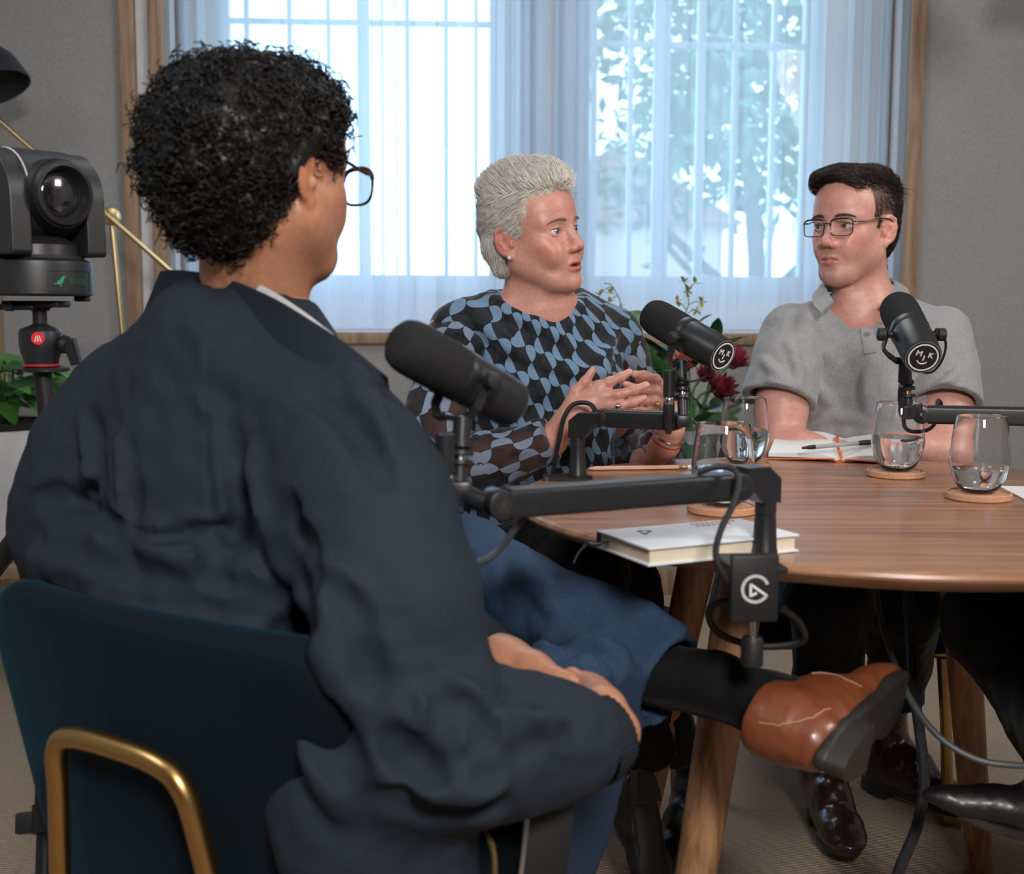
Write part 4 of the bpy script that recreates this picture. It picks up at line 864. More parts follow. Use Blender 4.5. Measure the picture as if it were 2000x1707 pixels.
# name plate with bird and lettering on the base rim
def on_base(ang, z, r=.0738): d = look * math.cos(ang) + lside * math.sin(ang); return V(cx0, cy0, z) + d * r, d
pc_ang = None
vd = unit(V(-cx0, -cy0, 0)); va = math.atan2(np.dot(vd, lside), np.dot(vd, look))
z0 = (zc(572) + zc(530)) / 2
m = MB()
for da in np.linspace(-.0, .95, 8)[:-1]:
    for zz in (zc(571), zc(531)):
        p0, d = on_base(va + .20 + da, zz); p1, _ = on_base(va + .20 + da + .95 / 7, zz); dd = unit(p1 - p0); m.box((p0 + p1) / 2, (np.linalg.norm(p1 - p0), .0008, .0007), np.stack([dd, d, V(0, 0, 1)], 1))
for da in (0, .95):
    p0, d = on_base(va + .20 + da, z0); m.box(p0, (.0008, .0008, zc(531) - zc(571)), np.stack([np.cross(V(0, 0, 1), d), d, V(0, 0, 1)], 1))
m.build('plate_outline', mat('plate_line', (.004, .004, .005), .5), ptz, smooth=False)
txt = 'BirdDog'; m = MB(); a = va + .80
p, d = on_base(a, z0, .0742); tv = np.cross(V(0, 0, 1), d); v, f = text_mb(txt, .0096, p, tv, (0, 0, 1), .0006)
# wrap onto the round base
rel = v - V(cx0, cy0, 0); x_ = (v - p) @ tv; ang = a + x_ / .0742
v = np.stack([cx0 + (look[0] * np.cos(ang) + lside[0] * np.sin(ang)) * .0742, cy0 + (look[1] * np.cos(ang) + lside[1] * np.sin(ang)) * .0742, v[:, 2]], 1); m.add(v, f); m.build('lettering', M_green, ptz, smooth=False)
p, d = on_base(va + .40, z0, .0742); tv = np.cross(V(0, 0, 1), d); m = MB(); sb = .0011
bird = [(-9, -3), (-4, -2), (-2, 1), (1, 2.5), (3, 6), (5, 6.5), (8.5, 5.5), (5.5, 4.8), (5, 2), (3.5, -1), (1, -3), (2.5, -6), (.8, -5.8), (-.3, -3.2), (-3, -3.4)]
m.prism([(x * sb, y * sb) for x, y in bird], p, tv, (0, 0, 1), .0008); m.build('bird_emblem', M_green, ptz, smooth=False)

# tripod with ball head
trp = thing('tripod', (cx0, cy0, 0), 'black tripod with red-ringed ball head under the studio camera', 'tripod')
tx = lambda px, py, dd=cd: P(px, py, dd)
ax0 = tx(76, 640)[0]; cyt = cy0
m = MB(); m.box(V(ax0 - .004, cyt, zc(594)), (.078, .05, .009), None, .003); m.box(V(ax0 - .022, cyt - .008, zc(600)), (.05, .045, .008), None, .003); m.cyl(V(ax0 - .03, cyt - .035, zc(598)), V(ax0 - .03, cyt - .02, zc(598)), .007, n=14); m.build('quick_plate', M_blackp, trp)
m = MB(); m.lathe([(.016, zc(600)), (.013, zc(606)), (.0095, zc(608)), (.0095, zc(632)), (.014, zc(636)), (.022, zc(640)), (.023, zc(646)), (.018, zc(652))], (ax0, cyt, 0), n=28); m.build('ball_stem', M_blackp, trp)
m = MB(); m.lathe([(.012, zc(637)), (.026, zc(642)), (.0285, zc(650)), (.0285, zc(668)), (.0275, zc(685)), (.0235, zc(703)), (.0225, zc(711))], (ax0, cyt, 0), n=36); hb = m.build('ball_housing', M_camb, trp, angle=60)
m = MB(); m.lathe([(.024, zc(716)), (.0255, zc(715)), (.0255, zc(712)), (.024, zc(711))], (ax0, cyt, 0), n=36); m.build('red_ring', M_redp, trp)
m = MB(); m.lathe([(.026, zc(727)), (.031, zc(725)), (.031, zc(720)), (.026, zc(717))], (ax0 + .006, cyt, 0), n=36); m.build('head_plate', M_blackp, trp)
bd = unit(V(.25, -1, 0)); c = V(ax0, cyt, zc(660)) + bd * .0275; m = MB(); m.cyl(c - bd * .002, c + bd * .0022, .0085, n=24); bb_ = m.build('red_badge', mat('badge_red', (.75, .03, .03), .3), hb)
bs = np.cross((0, 0, 1), bd); bs = bs if bs[0] > 0 else -bs; m = MB()
for x in (-.0042, 0, .0042): m.prism([(-.0009, 0), (.0009, 0), (.0004, .008), (-.0004, .008)], c + bd * .0024 + bs * x * .9 + V(0, 0, -.004), unit(V(0, 0, 0) + bs + V(0, 0, -x * 60)), unit(V(0, 0, 1) - bs * x * 60), .0005)
m.build('badge_mark', M_white, bb_, smooth=False)
m = MB(); c = tx(122, 672); m.cyl(V(ax0 + .02, cyt, c[2]), c, .010, n=16); m.cyl(c, tx(132, 674), .013, .012, n=16); m.prism([(-.006, .010), (.010, .014), (.018, -.020), (.006, -.024)], tx(132, 680), (1, 0, 0), (0, 0, 1), .012); m.build('lock_lever', M_blackp, trp)
hub = V(ax0 + .012, cyt, tx(95, 958)[2])
m = MB(); m.cyl(V(ax0 + .001, cyt, zc(726)), hub, .0122, n=20); m.build('center_column', M_blackp, trp)
m = MB(); m.lathe([(.020, -.03), (.030, -.026), (.030, .018), (.020, .024)], hub, (0, 0, 1), 24); m.build('hub', M_blackp, trp)
m = MB(); m.cyl(hub + V(-.02, -.02, .02), hub + V(-.02, -.02, .032), .008, n=12); m.build('hub_knob', mat('knob_red', (.30, .05, .04), .5), trp)
for dr_ in ((-.62, .10), (.10, -.40), (.42, .50)):
    p1 = V(hub[0] + dr_[0], hub[1] + dr_[1], .012); d = unit(p1 - hub); p0 = hub + d * .025; m = MB(); L_ = np.linalg.norm(p1 - p0)
    m.lathe([(.020, -.01), (.0225, .02), (.019, .06), (.0145, .075), (.0145, L_ * .5)], p0, d, 16); lg_ = m.build('leg', M_blackp, trp)
    m = MB(); m.lathe([(.0115, L_ * .48), (.0115, L_ - .02), (.016, L_ - .018), (.014, L_)], p0, d, 14); m.build('lower_section', M_blackp, lg_)
    m = MB(); c = p0 + d * L_ * .5; m.cyl(c - d * .02, c + d * .015, .0175, n=16); sl_ = unit(np.cross(d, (0, 1, 0))); m.box(c + sl_ * -.022, (.03, .018, .026), np.stack([sl_, np.cross(d, sl_), d], 1), .003); m.build('leg_lock', M_blackp, lg_)

# ------------------------------------------------------------------ brass wall-side lamp
ld = 3.78; jb = P(217, 423, ld); lamp = thing('floor_lamp', (P(250, 700, ld)[0] + .03, jb[1], 0), 'brass floor lamp with black dome shade and angled arm', 'lamp'); M_lbrass = mat('lamp_brass', (.52, .40, .20), .3, 1.0, noise=40, var=.08)
foot = V(P(250, 700, ld)[0] + .03, jb[1], 0)
m = MB(); m.cyl(jb, foot + V(0, 0, .02), .0085, n=16); m.build('upright', M_lbrass, lamp)
m = MB(); m.lathe([(.14, 0), (.14, .012), (.02, .02), (.01, .03)], foot, (0, 0, 1), 40); m.build('foot', M_lbrass, lamp)
m = MB(); m.cyl(jb - V(0, .014, 0), jb + V(0, .014, 0), .029, n=32, bevel=.004); m.build('joint', M_lbrass, lamp)
aL = P(-75, 170, ld - .1); aR = P(345, 540, ld + .02); m = MB(); m.cyl(aL, aR, .0075, n=14); m.build('arm', M_lbrass, lamp)
sh = P(-45, 138, ld - .12); ax = unit(V(.35, -.1, -.95)); m = MB(); m.lathe([(.012, -.10), (.03, -.095), (.075, -.065), (.115, -.015), (.135, .045), (.138, .062), (.134, .062), (.11, -.012), (.07, -.06), (.01, -.09)], sh, ax, 40, cap=False); m.build('shade', mat('lamp_black', (.012, .016, .02), .4), lamp)
m = MB(); m.sphere(sh + ax * .0, (.03, .03, .04)); m.build('bulb', mat('bulb_white', (.7, .7, .68), .3), lamp)
m = MB(); m.lathe([(.05, 0), (.075, .05), (.075, .09), (.03, .11)], aR - V(.02, 0, .06), unit(aR - aL), 28); m.build('counterweight', mat('lamp_black', (.012, .016, .02), .4), lamp)
m = MB(); q = P(2075, -85, 3.6); m.lathe([(.012, -.12), (.05, -.10), (.12, -.02), (.14, .06), (.135, .06), (.11, -.015), (.01, -.10)], q, (0, 0, -1), 36, cap=False)
lp2 = thing('pendant_lamp', (q[0], q[1], q[2]), 'black pendant lamp just above the top right corner', 'lamp'); m.build('shade', MATS['lamp_black'], lp2)
m = MB(); m.cyl(q + V(0, 0, .1), V(q[0], q[1], RZ), .004, n=8); m.build('cord', M_rubber, lp2)

# ------------------------------------------------------------------ plants
def leaf_mesh(name, L_, w, fold=.25, droop=.35, heart=False, nseg=8):
    m = MB(); rows = []
    for i in range(nseg + 1):
        t = i / nseg; ww = w * (math.sin(math.pi * min(1, t ** (.55 if heart else .8))) ** .8) * (1.0 if not heart else 1.15 - .3 * t); y = L_ * t; z = -droop * L_ * t * t
        rows.append([V(-ww, y, z + fold * ww), V(-ww * .5, y, z + fold * ww * .35), V(0, y, z - .0), V(ww * .5, y, z + fold * ww * .35), V(ww, y, z + fold * ww)])
    up = np.array(rows).reshape(-1, 3); f = []
    for i in range(nseg):
        for j in range(4): a = i * 5 + j; f.append((a, a + 1, a + 6, a + 5))
    me = bpy.data.meshes.new(name); me.from_pydata(up.tolist(), [], f); me.polygons.foreach_set('use_smooth', [True] * len(f)); return me
def orient(pos, d, up=(0, 0, 1), s=1.0, roll=0.0):
    y = unit(d); x = np.cross(y, up); x = unit(x) if np.linalg.norm(x) > 1e-3 else V(1, 0, 0); z = np.cross(x, y); c_, s_ = math.cos(roll), math.sin(roll); x, z = x * c_ + z * s_, -x * s_ + z * c_
    M = Matrix.Identity(4)
    for i in range(3): M[i][0] = x[i] * s; M[i][1] = y[i] * s; M[i][2] = z[i] * s; M[i][3] = pos[i]
    return M
def leaf_mat(name, col, rough=.4):
    return mat(name, col, rough, noise=25, var=.35, spec=.5)
pd_ = 3.45; pcx = P(-6, 900, pd_); ptop = P(0, 826, pd_)[2]; pb0 = P(0, 1085, pd_)[2]
bn = thing('plant_bench', (pcx[0], pcx[1], 0), 'low oak bench under the white planter', 'bench'); m = MB(); m.box(V(pcx[0], pcx[1], pb0 - .02), (.50, .34, .035), None, .004); m.build('bench_top', M_trim, bn)
for sx in (-1, 1):
    for sy in (-1, 1): m = MB(); m.box(V(pcx[0] + sx * .22, pcx[1] + sy * .14, (pb0 - .037) / 2), (.035, .035, pb0 - .037), None, .003); m.build('leg', M_trim, bn)
pl = thing('potted_plant', (pcx[0], pcx[1], pb0), 'leafy green plant in a white planter behind the tripod', 'plant')
m = MB(); m.lathe([(.02, pb0), (.135, pb0), (.145, pb0 + .01), (.150, ptop - .03), (.150, ptop)], (pcx[0], pcx[1], 0), n=48); m.build('planter', mat('white_planter', (.62, .63, .65), .45), pl, angle=40)
m = MB(); m.lathe([(.149, ptop - .012), (.1525, ptop - .010), (.1525, ptop + .006), (.145, ptop + .008), (.13, ptop + .004), (.01, ptop + .004)], (pcx[0], pcx[1], 0), n=48); m.build('soil', mat('dark_soil', (.012, .010, .008), .9), pl)
lm = leaf_mesh('leaf', .115, .042, .3, .45, True); mats_g = [leaf_mat('pothos_leaf', (.05, .17, .03)), leaf_mat('pothos_leaf_dark', (.025, .10, .03)), leaf_mat('pothos_leaf_old', (.22, .17, .03))]
lms = []
for q in mats_g: c_ = lm.copy(); c_.materials.append(q); lms.append(c_)
rg = random.Random(5)
for i in range(58):
    a = rg.random() * 6.28; r = .12 * rg.random() ** .5; h = .03 + .13 * rg.random(); p = V(pcx[0] + math.cos(a) * r * 1.25, pcx[1] + math.sin(a) * r * 1.2, ptop + h); o2 = unit(V(math.cos(a + rg.uniform(-.9, .9)), math.sin(a + rg.uniform(-.9, .9)), rg.uniform(-.15, .7)))
    m = MB(); m.tube(smooth_path([V(pcx[0] + math.cos(a) * r * .5, pcx[1] + math.sin(a) * r * .5, ptop), (p + V(pcx[0], pcx[1], ptop + h)) / 2 + V(0, 0, .01), p], 8), .0022, 5); st = m.build('stem', mats_g[0], pl)
    o = put(lms[0 if rg.random() < .55 else (1 if rg.random() < .9 else 2)], 'leaf', st, orient(p, o2, s=rg.uniform(.7, 1.25), roll=rg.uniform(-.6, .6)))
# bouquet in a vase on a small stand, behind the woman
fd = 3.2; vb = P(1345, 900, fd); vtop = P(1345, 838, fd)[2]
st_ = thing('side_stand', (vb[0], vb[1], 0), 'small oak stand behind the table under the flowers', 'table'); m = MB(); m.lathe([(.12, vtop - .235), (.125, vtop - .23), (.125, vtop - .215), (.12, vtop - .21)], (vb[0], vb[1], 0), n=40); m.build('stand_top', M_trim, st_)
m = MB(); m.lathe([(.13, 0), (.13, .015), (.025, .03), (.022, vtop - .235)], (vb[0], vb[1], 0), n=28); m.build('pedestal', M_trim, st_)
bq = thing('flower_vase', (vb[0], vb[1], vtop - .21), 'vase of red protea blooms, broad leaves and yellow-green sprays', 'flowers')
m = MB(); m.lathe([(.045, vtop - .21), (.06, vtop - .2), (.075, vtop - .12), (.06, vtop - .03), (.048, vtop)], (vb[0], vb[1], 0), n=36); m.build('vase', mat('vase_grey', (.08, .085, .09), .4), bq)
vt = V(vb[0], vb[1], vtop); fl1 = leaf_mesh('leaf', .15, .030, .3, .3); fl2 = leaf_mesh('leaf', .13, .018, .3, .1)
gm = [leaf_mat('bouquet_leaf', (.045, .13, .035)), leaf_mat('bouquet_leaf_dark', (.018, .055, .03)), leaf_mat('bouquet_leaf_blue', (.05, .11, .09))]
fls = []
for b_ in (fl1, fl2):
    for q in gm: c_ = b_.copy(); c_.materials.append(q); fls.append(c_)
rg = random.Random(12)
def stem(p, nm='stem', r=.0028, bend=.03, mt=None):
    m = MB(); mid = (vt + p) / 2 + V(rg.uniform(-bend, bend), rg.uniform(-bend, bend), bend); m.tube(smooth_path([vt - V(0, 0, .05), mid, p], 12), r, 6); return m.build(nm, mt or gm[0], bq)
for px, py, dd in ((1262, 680, 0), (1285, 650, .02), (1300, 720, -.03), (1248, 730, .04), (1310, 680, .06), (1280, 760, -.04), (1330, 760, .03), (1265, 800, 0), (1320, 820, -.02), (1360, 800, .04), (1385, 800, 0), (1345, 655, .08), (1300, 790, .07), (1250, 770, .09), (1375, 840, -.03), (1410, 820, .02), (1235, 690, .06), (1300, 850, 0), (1395, 670, .05)):
    p = P(px, py, fd + dd); stt = stem(p)
    for k in range(4):
        dv = unit((p - vt) * V(1.2, 1, .5) + V(rg.uniform(-.16, .16), rg.uniform(-.16, .16), rg.uniform(-.12, .14))); put(fls[rg.choice([0, 0, 1, 1, 2])], 'leaf', stt, orient(p - unit(p - vt) * .025 * k, dv, s=rg.uniform(.55, .95), roll=rg.uniform(-.8, .8)))
pet = leaf_mesh('petal', .062, .010, .5, -.25); M_prot = [mat('protea_red', (.24, .02, .045), .6, noise=40, var=.4), mat('protea_dark', (.12, .012, .03), .6, noise=40, var=.4), mat('protea_coral', (.42, .06, .05), .6, noise=40, var=.3)]
pts_ = []
for q in M_prot: c_ = pet.copy(); c_.materials.append(q); pts_.append(c_)
def protea(px, py, s, kind, dirv):
    p = P(px, py, fd - .03); stt = stem(p, 'flower_stem', .004); ax = unit(dirv); a_, s_, u_ = frame_of(ax, (0.1, .9, .2))
    for ring, (tilt, n_) in enumerate(((.25, 7), (.5, 10), (.8, 12), (1.1, 12))):
        for k in range(n_):
            q = 2 * math.pi * (k + .5 * (ring % 2)) / n_; d = unit(ax * math.cos(tilt) + (s_ * math.cos(q) + u_ * math.sin(q)) * math.sin(tilt)); put(pts_[(kind + (ring > 2)) % 2 if kind < 2 else 2], 'petal', stt, orient(p - ax * .02 * s, d, ax, s))
    m = MB(); m.sphere(p - ax * .008 * s, .017 * s, 12, 8); m.build('flower_heart', mat('protea_heart', (.10, .03, .04), .8, bump=(200, 1, .004)), stt)
protea(1435, 705, .95, 0, (.45, -.3, .8)); protea(1408, 762, 1.0, 0, (.35, -.75, .5)); protea(1338, 712, .85, 2, (-.1, -.5, .8)); protea(1378, 735, .7, 1, (.2, -.6, .7))
bl = leaf_mesh('bud_petal', .016, .0045, .3, -.2, nseg=4); bl.materials.append(mat('spray_yellow', (.30, .27, .04), .5, noise=60, var=.3))
def spray(path, buds):
    pts = [vt] + [P(x, y, fd) for x, y in path]; m = MB(); m.tube(smooth_path(pts, 24), .0016, 5); stt = m.build('spray_stem', gm[0], bq)
    for (x, y, bx, by) in buds:
        m = MB(); m.tube(smooth_path([P(bx, by, fd), P((x + bx) / 2, (y + by) / 2 - 3, fd - .005), P(x, y, fd - .01)], 6), .0011, 5); sb_ = m.build('bud_stem', gm[0], stt); p = P(x, y, fd - .01)
        for k in range(6):
            q = rg.random() * 6.28; put(bl, 'bud_petal', stt, orient(p, unit(V(math.cos(q), -.5, math.sin(q))), s=rg.uniform(.8, 1.3)))
spray([(1338, 640), (1345, 590), (1340, 555)], [(1335, 550, 1342, 570), (1346, 568, 1342, 575), (1342, 574, 1343, 580), (1358, 553, 1345, 570), (1322, 588, 1341, 605), (1370, 590, 1345, 595), (1360, 606, 1344, 612)])
spray([(1225, 640), (1212, 590), (1195, 558), (1180, 553)], [(1192, 572, 1200, 565), (1172, 576, 1192, 560), (1210, 600, 1213, 592), (1222, 618, 1218, 610), (1190, 590, 1206, 578)])
# ------------------------------------------------------------------ people: heads
M_skin = mat_attr('skin', .43, sss=.10, bump=(700, .16, .0008), spec=.5, noise=120, var=.09)
M_eye = mat_attr('eye', .08, spec=.7, noise=500, var=.03)
def paint(col, v, c, rad, colour, w=1.0, p=2.0, mask=None):
    q = np.sqrt((((v - np.asarray(c)) / np.asarray(rad)) ** 2).sum(1)); k = w * np.exp(-q ** p)
    if mask is not None: k = k * mask
    return col * (1 - k[:, None]) + np.asarray(colour) * k[:, None]
def sculpt_head(h=.0017, male=True, open_mouth=0.0, neck_local=None, jaw=1.0, neck_r=.054, shoulders=None, detail=True, lid=.0056, smile=0.0, mw=1.0):
    """head in its own frame: x forward, y to the person's left, z up, origin between the eyes' height and the ears"""
    nl = V(-.035, 0, -.20) if neck_local is None else np.asarray(neck_local)
    lo = V(-.135, -.105, -.135); hi = V(.130, .105, .135)
    lo = np.minimum(lo, nl - .09); hi = np.maximum(hi, nl + .09)
    if shoulders is not None:
        for q in shoulders: lo = np.minimum(lo, np.asarray(q) - .05); hi = np.maximum(hi, np.asarray(q) + .05)
    s = Sculpt(lo, hi, h); Y = (-1, 1)
    s.ball((-.013, 0, .036), (.094, .074, .080), k=0)
    s.ball((.028, 0, .038), (.060, .063, .062), k=.03)
    s.ball((.032, 0, -.028), (.053, .055 if male else .057, .062), k=.03)
    for y in Y: s.ball((.010, y * .036, -.056), (.030, .019, .032), k=.03)
    for y in Y:
        s.ball((.046, y * (.040 if male else .043), -.023), (.023, .021, .018), k=.022)
        s.cone((.000, y * .054 * jaw, -.052), (.054, y * .026 * jaw, -.093), .018, .016, .035)
        s.cone((.054, y * .024 * jaw, -.095), (.070, y * .009, -.1005), .0155, .0150, .02)
        s.cone((.079, y * .010, .019), (.060, y * .047, .017), .0088 if male else .0070, .0095, .014)
    s.ball((.036, 0, -.082), (.042, .040 * jaw, .026), k=.022)
    s.ball((.065, 0, -.060), (.026, .027 if male else .030, .028), k=.02)
    s.ball((.074, 0, -.100), (.014, .016, .012), k=.014)
    for y in Y: s.ball((.096, y * .0315, -.001), (.0185, .0215, .0140), k=.014, op='cut')
    # eyelids round the eyeball
    for y in Y: s.ball((.0655, y * .0315, -.001), (.0160, .0165, .0155), k=.006)
    # nose
    s.cone((.080, 0, .010), (.1005, 0, -.030), .0078, .0092, .012)
    s.ball((.1035, 0, -.0335), (.0098, .0092, .0085), k=.008)
    for y in Y: s.ball((.0935, y * .0120, -.0375), (.0110, .0066, .0076), k=.006)
    # cheeks beside the nose, jowl softness
    for y in Y: s.ball((.064 if not male else .062, y * (.030 if male else .034), -.042), (.023, .018 if male else .021, .024), k=.020 if male else .016)
    # lips
    o = open_mouth
    up_ = [(.0945, 0, -.0625), (.0905, .0075, -.0612), (.0850, .0165, -.0645), (.0765, .0245, -.0685 + smile)]
    lw_ = [(.0925, 0, -.0740 - o), (.0890, .0090, -.0735 - o), (.0830, .0170, -.0712 - o * .6), (.0765, .0240, -.0690 + smile)]
    up_ = [(a, b * mw, c) for a, b, c in up_]; lw_ = [(a, b * mw, c) for a, b, c in lw_]
    tk = .78 if male else .92; dx = -.0020 if male else 0.0
    up_ = [(a + dx, b, c) for a, b, c in up_]; lw_ = [(a + dx, b, c) for a, b, c in lw_]
    for y in Y:
        s.chain([V(a, b * y, c) for a, b, c in up_], [.0050 * tk, .0050 * tk, .0042 * tk, .0022], .004)
        s.chain([V(a, b * y, c) for a, b, c in lw_], [.0062 * tk, .0058 * tk, .0045 * tk, .0022], .004)
        s.chain([V(.0985 + dx, 0, -.0682 - o * .4), V(.0930 + dx, y * .010, -.0676 - o * .4), V(.0820 + dx, y * .0215 * mw, -.0690 + smile)], [.0017 + o * .4, .0016 + o * .4, .0007], .0014, 'cut')
    if o > 0: s.ball((.094, 0, -.0684 - o * .5), (.016, .0155, .0012 + o * .75), k=.002, op='cut')
    s.ball((.0985, 0, -.0875 - o * .6), (.008, .018, .0050), k=.008, op='cut')
    s.cone((.1015, 0, -.046), (.0995, 0, -.056), .0016, .0018, .004, 'cut')
    if detail:
        for y in Y:
            s.ball((.0900, y * .0322, -.0012), (.0260, .0178, lid), rot_from((1, 0, 0), (0, y * -.10, 1)), k=.0012, op='cut')
            s.ball((.0985, y * .0062, -.0440), (.0050, .0030, .0034), k=.002, op='cut')
            # lower lid fold, upper lid crease
            s.chain([V(.0830, y * .020, -.011), V(.0815, y * .033, -.014), V(.0735, y * .044, -.010)], [.0008, .0013, .0006], .004, 'cut')
            s.chain([V(.0840, y * .021, .0075), V(.0835, y * .031, .0095), V(.0745, y * .045, .0060)], [.0006, .0014, .0006], .003, 'cut')
    # ears
    for y in Y:
        e = lambda x, z, out=0.0: V(-.006 + x * .86, y * (.0705 + .34 * max(0, -x) + out), -.010 + z * .88)
        s.ball(e(-.012, .002), (.019, .0042, .028), rot_from((1, -y * .42, 0)), k=.006)
        pts = [e(.006, .010), e(-.001, .026), e(-.014, .0325), e(-.026, .025), e(-.0295, .008), e(-.0245, -.010), e(-.013, -.024), e(-.002, -.030)]
        s.chain(pts, [.0030, .0040, .0042, .0040, .0036, .0034, .0040, .0062], .003)
        s.ball(e(-.002, -.0300), (.0075, .0042, .0085), k=.004)
        s.ball(e(-.006, -.001, .0066), (.0075, .0052, .0105), k=.004, op='cut'); s.ball(e(-.016, .019, .0045), (.0065, .0035, .0060), k=.003, op='cut')
        s.chain([e(-.018, .016, .0015), e(-.019, .000, .0020), e(-.010, -.014, .0020)], [.0026, .0030, .0026], .003)
        s.ball(e(.0055, -.006, .0025), (.0040, .0030, .0062), k=.003)
    # neck
    s.cone((-.026, 0, -.045), nl, neck_r * .95, neck_r * 1.04, .03)
    s.cone((-.020, 0, -.065), nl + V(.022, 0, -.01), neck_r * .72, neck_r * .8, .03)
    if male: s.ball((.028, 0, -.128), (.010, .010, .012), k=.02)
    if shoulders is not None:
        for q in shoulders: s.cone(nl + V(0, 0, -.012), q, neck_r * .95, .030, .06)
    v, f = s.mesh(); return s, relax(v, f, 1, .35), f
def skin_colour(v, base, lips, blush, male, brow=None, stubble=None, ear=None):
    col = np.tile(np.asarray(base, float), (len(v), 1)); b = np.asarray(blush)
    for y in (-1, 1):
        col = paint(col, v, (.062, y * .043, -.028), (.028, .024, .022), b, .55); col = paint(col, v, (-.02, y * .085, -.01), (.03, .022, .035), b if ear is None else ear, .6, 4)
        if brow is not None: col = paint(col, v, (.078, y * .030, .0185), (.02, .021, .0050), brow, .55, 4)
        # lash line
        col = paint(col, v, (.079, y * .0325, .0046), (.012, .0165, .0013), (.06, .035, .03), .75, 4)
    col = paint(col, v, (.105, 0, -.036), (.016, .016, .012), b, .5)
    col = paint(col, v, (.080, 0, .055), (.03, .04, .025), b, .25)
    if stubble is not None:
        front = (v[:, 2] < -.040) & (v[:, 2] > -.125)
        for c, r in (((.07, 0, -.098), (.03, .035, .022)), ((.03, -.05, -.075), (.04, .022, .03)), ((.03, .05, -.075), (.04, .022, .03)), ((.095, 0, -.054), (.02, .022, .006))): col = paint(col, v, c, r, stubble, .42, 4, front)
    lm = np.exp(-(np.abs((v[:, 1]) / .0235)) ** 6) * (v[:, 0] > .074)
    zu = -.0618 - .0030 * (np.abs(v[:, 1]) / .024) ** 2 + .0; zc = -.0682
    top = -.0590 - .0075 * np.clip(np.abs(v[:, 1]) / .0245, 0, 1) ** 1.4; bot = -.0795 + .0090 * np.clip(np.abs(v[:, 1]) / .0240, 0, 1) ** 1.8
    inside = 1 / (1 + np.exp(-(top - v[:, 2]) / .0007)) * 1 / (1 + np.exp(-(v[:, 2] - bot) / .0007)) * lm
    return col * (1 - .85 * inside[:, None]) + np.asarray(lips) * (.85 * inside[:, None])
def place(v, Rm, org): return v @ np.asarray(Rm).T + np.asarray(org)
def eyes(parent, Rm, org, gaze_world, iris, r=.0144, lid=.0050, lash=(.03, .02, .018)):
    for y in (-1, 1):
        c = V(.0656, y * .0315, -.001); th = np.linspace(0, math.pi, 26); an = np.linspace(0, 2 * math.pi, 28, endpoint=False)
        g = unit(gaze_world); t = unit(np.cross(g, (0, 0, 1))); u = np.cross(t, g); cw = place(c[None], Rm, org)[0]
        v = []; col = []
        for q in th:
            for a in an:
                bul = r * (1 + .05 * math.exp(-(q / .35) ** 2)); v.append(cw + bul * (g * math.cos(q) + math.sin(q) * (t * math.cos(a) + u * math.sin(a))))
                col.append((.004, .004, .005) if q < .17 else (np.asarray(iris) * (1.0 if q < .34 else .45) if q < .43 else (.62, .58, .56)))
        n = len(an); f = np.array([(i * n + j, i * n + (j + 1) % n, (i + 1) * n + (j + 1) % n, (i + 1) * n + j) for i in range(len(th) - 1) for j in range(n)])
        mesh_np('eye', np.array(v), f, M_eye, parent, np.array(col))
        lp = []
        for a in np.linspace(-1, 1, 17):
            yy = a * .0148; zz = lid * math.sqrt(max(0, 1 - (yy / .0168) ** 2)) - .0006; lp.append((.0655 + math.sqrt(max(1e-6, .0160 ** 2 - yy ** 2 - zz ** 2)) + .0004, y * .0322 + yy, zz - .0012 + y * yy * .10))
        m = MB(); m.tube(place(np.array(lp), Rm, org), np.concatenate([np.linspace(.0003, .0009, 8), [.0009], np.linspace(.0009, .0003, 8)]), 6); m.build('eyelash', mat('lash_dark', lash, .7), parent)
def brows(parent, Rm, org, sc, colour, n=150, seed=1, length=.008, thick=.0042):
    rg = np.random.RandomState(seed); m_ = mat('brow_' + '%02d' % int(colour[0] * 99), colour, .6)
    for y in (-1, 1):
        t = rg.rand(n); yy = .012 + .036 * t; z0 = .0160 + .0055 * np.sin(t * 2.4) - .003 * t + rg.uniform(-1, 1, n) * thick * (1 - .55 * t) * .6; x0 = .0905 - .24 * (yy - .010) - 3.2 * np.maximum(yy - .028, 0) ** 2
        p = np.stack([x0, y * yy, z0], 1)
        for _ in range(8):                                       # snap on the skin
            d = sc.sample(p); p[:, 0] -= d
        dirv = np.stack([-.28 * np.ones(n), y * (.75 + .2 * t), .55 - .9 * t], 1); dirv /= np.linalg.norm(dirv, axis=1)[:, None]
        L_ = length * (.7 + .6 * rg.rand(n)); K = 4; path = np.stack([p + V(.0004, 0, 0) + dirv * (L_[:, None] * k / (K - 1)) + V(.0010, 0, 0) * math.sin(k / (K - 1) * math.pi) for k in range(K)], 1)
        v, f = strands(place(path.reshape(-1, 3), Rm, org).reshape(n, K, 3), .00030, .00010); mesh_np('eyebrow', v, f, m_, parent)
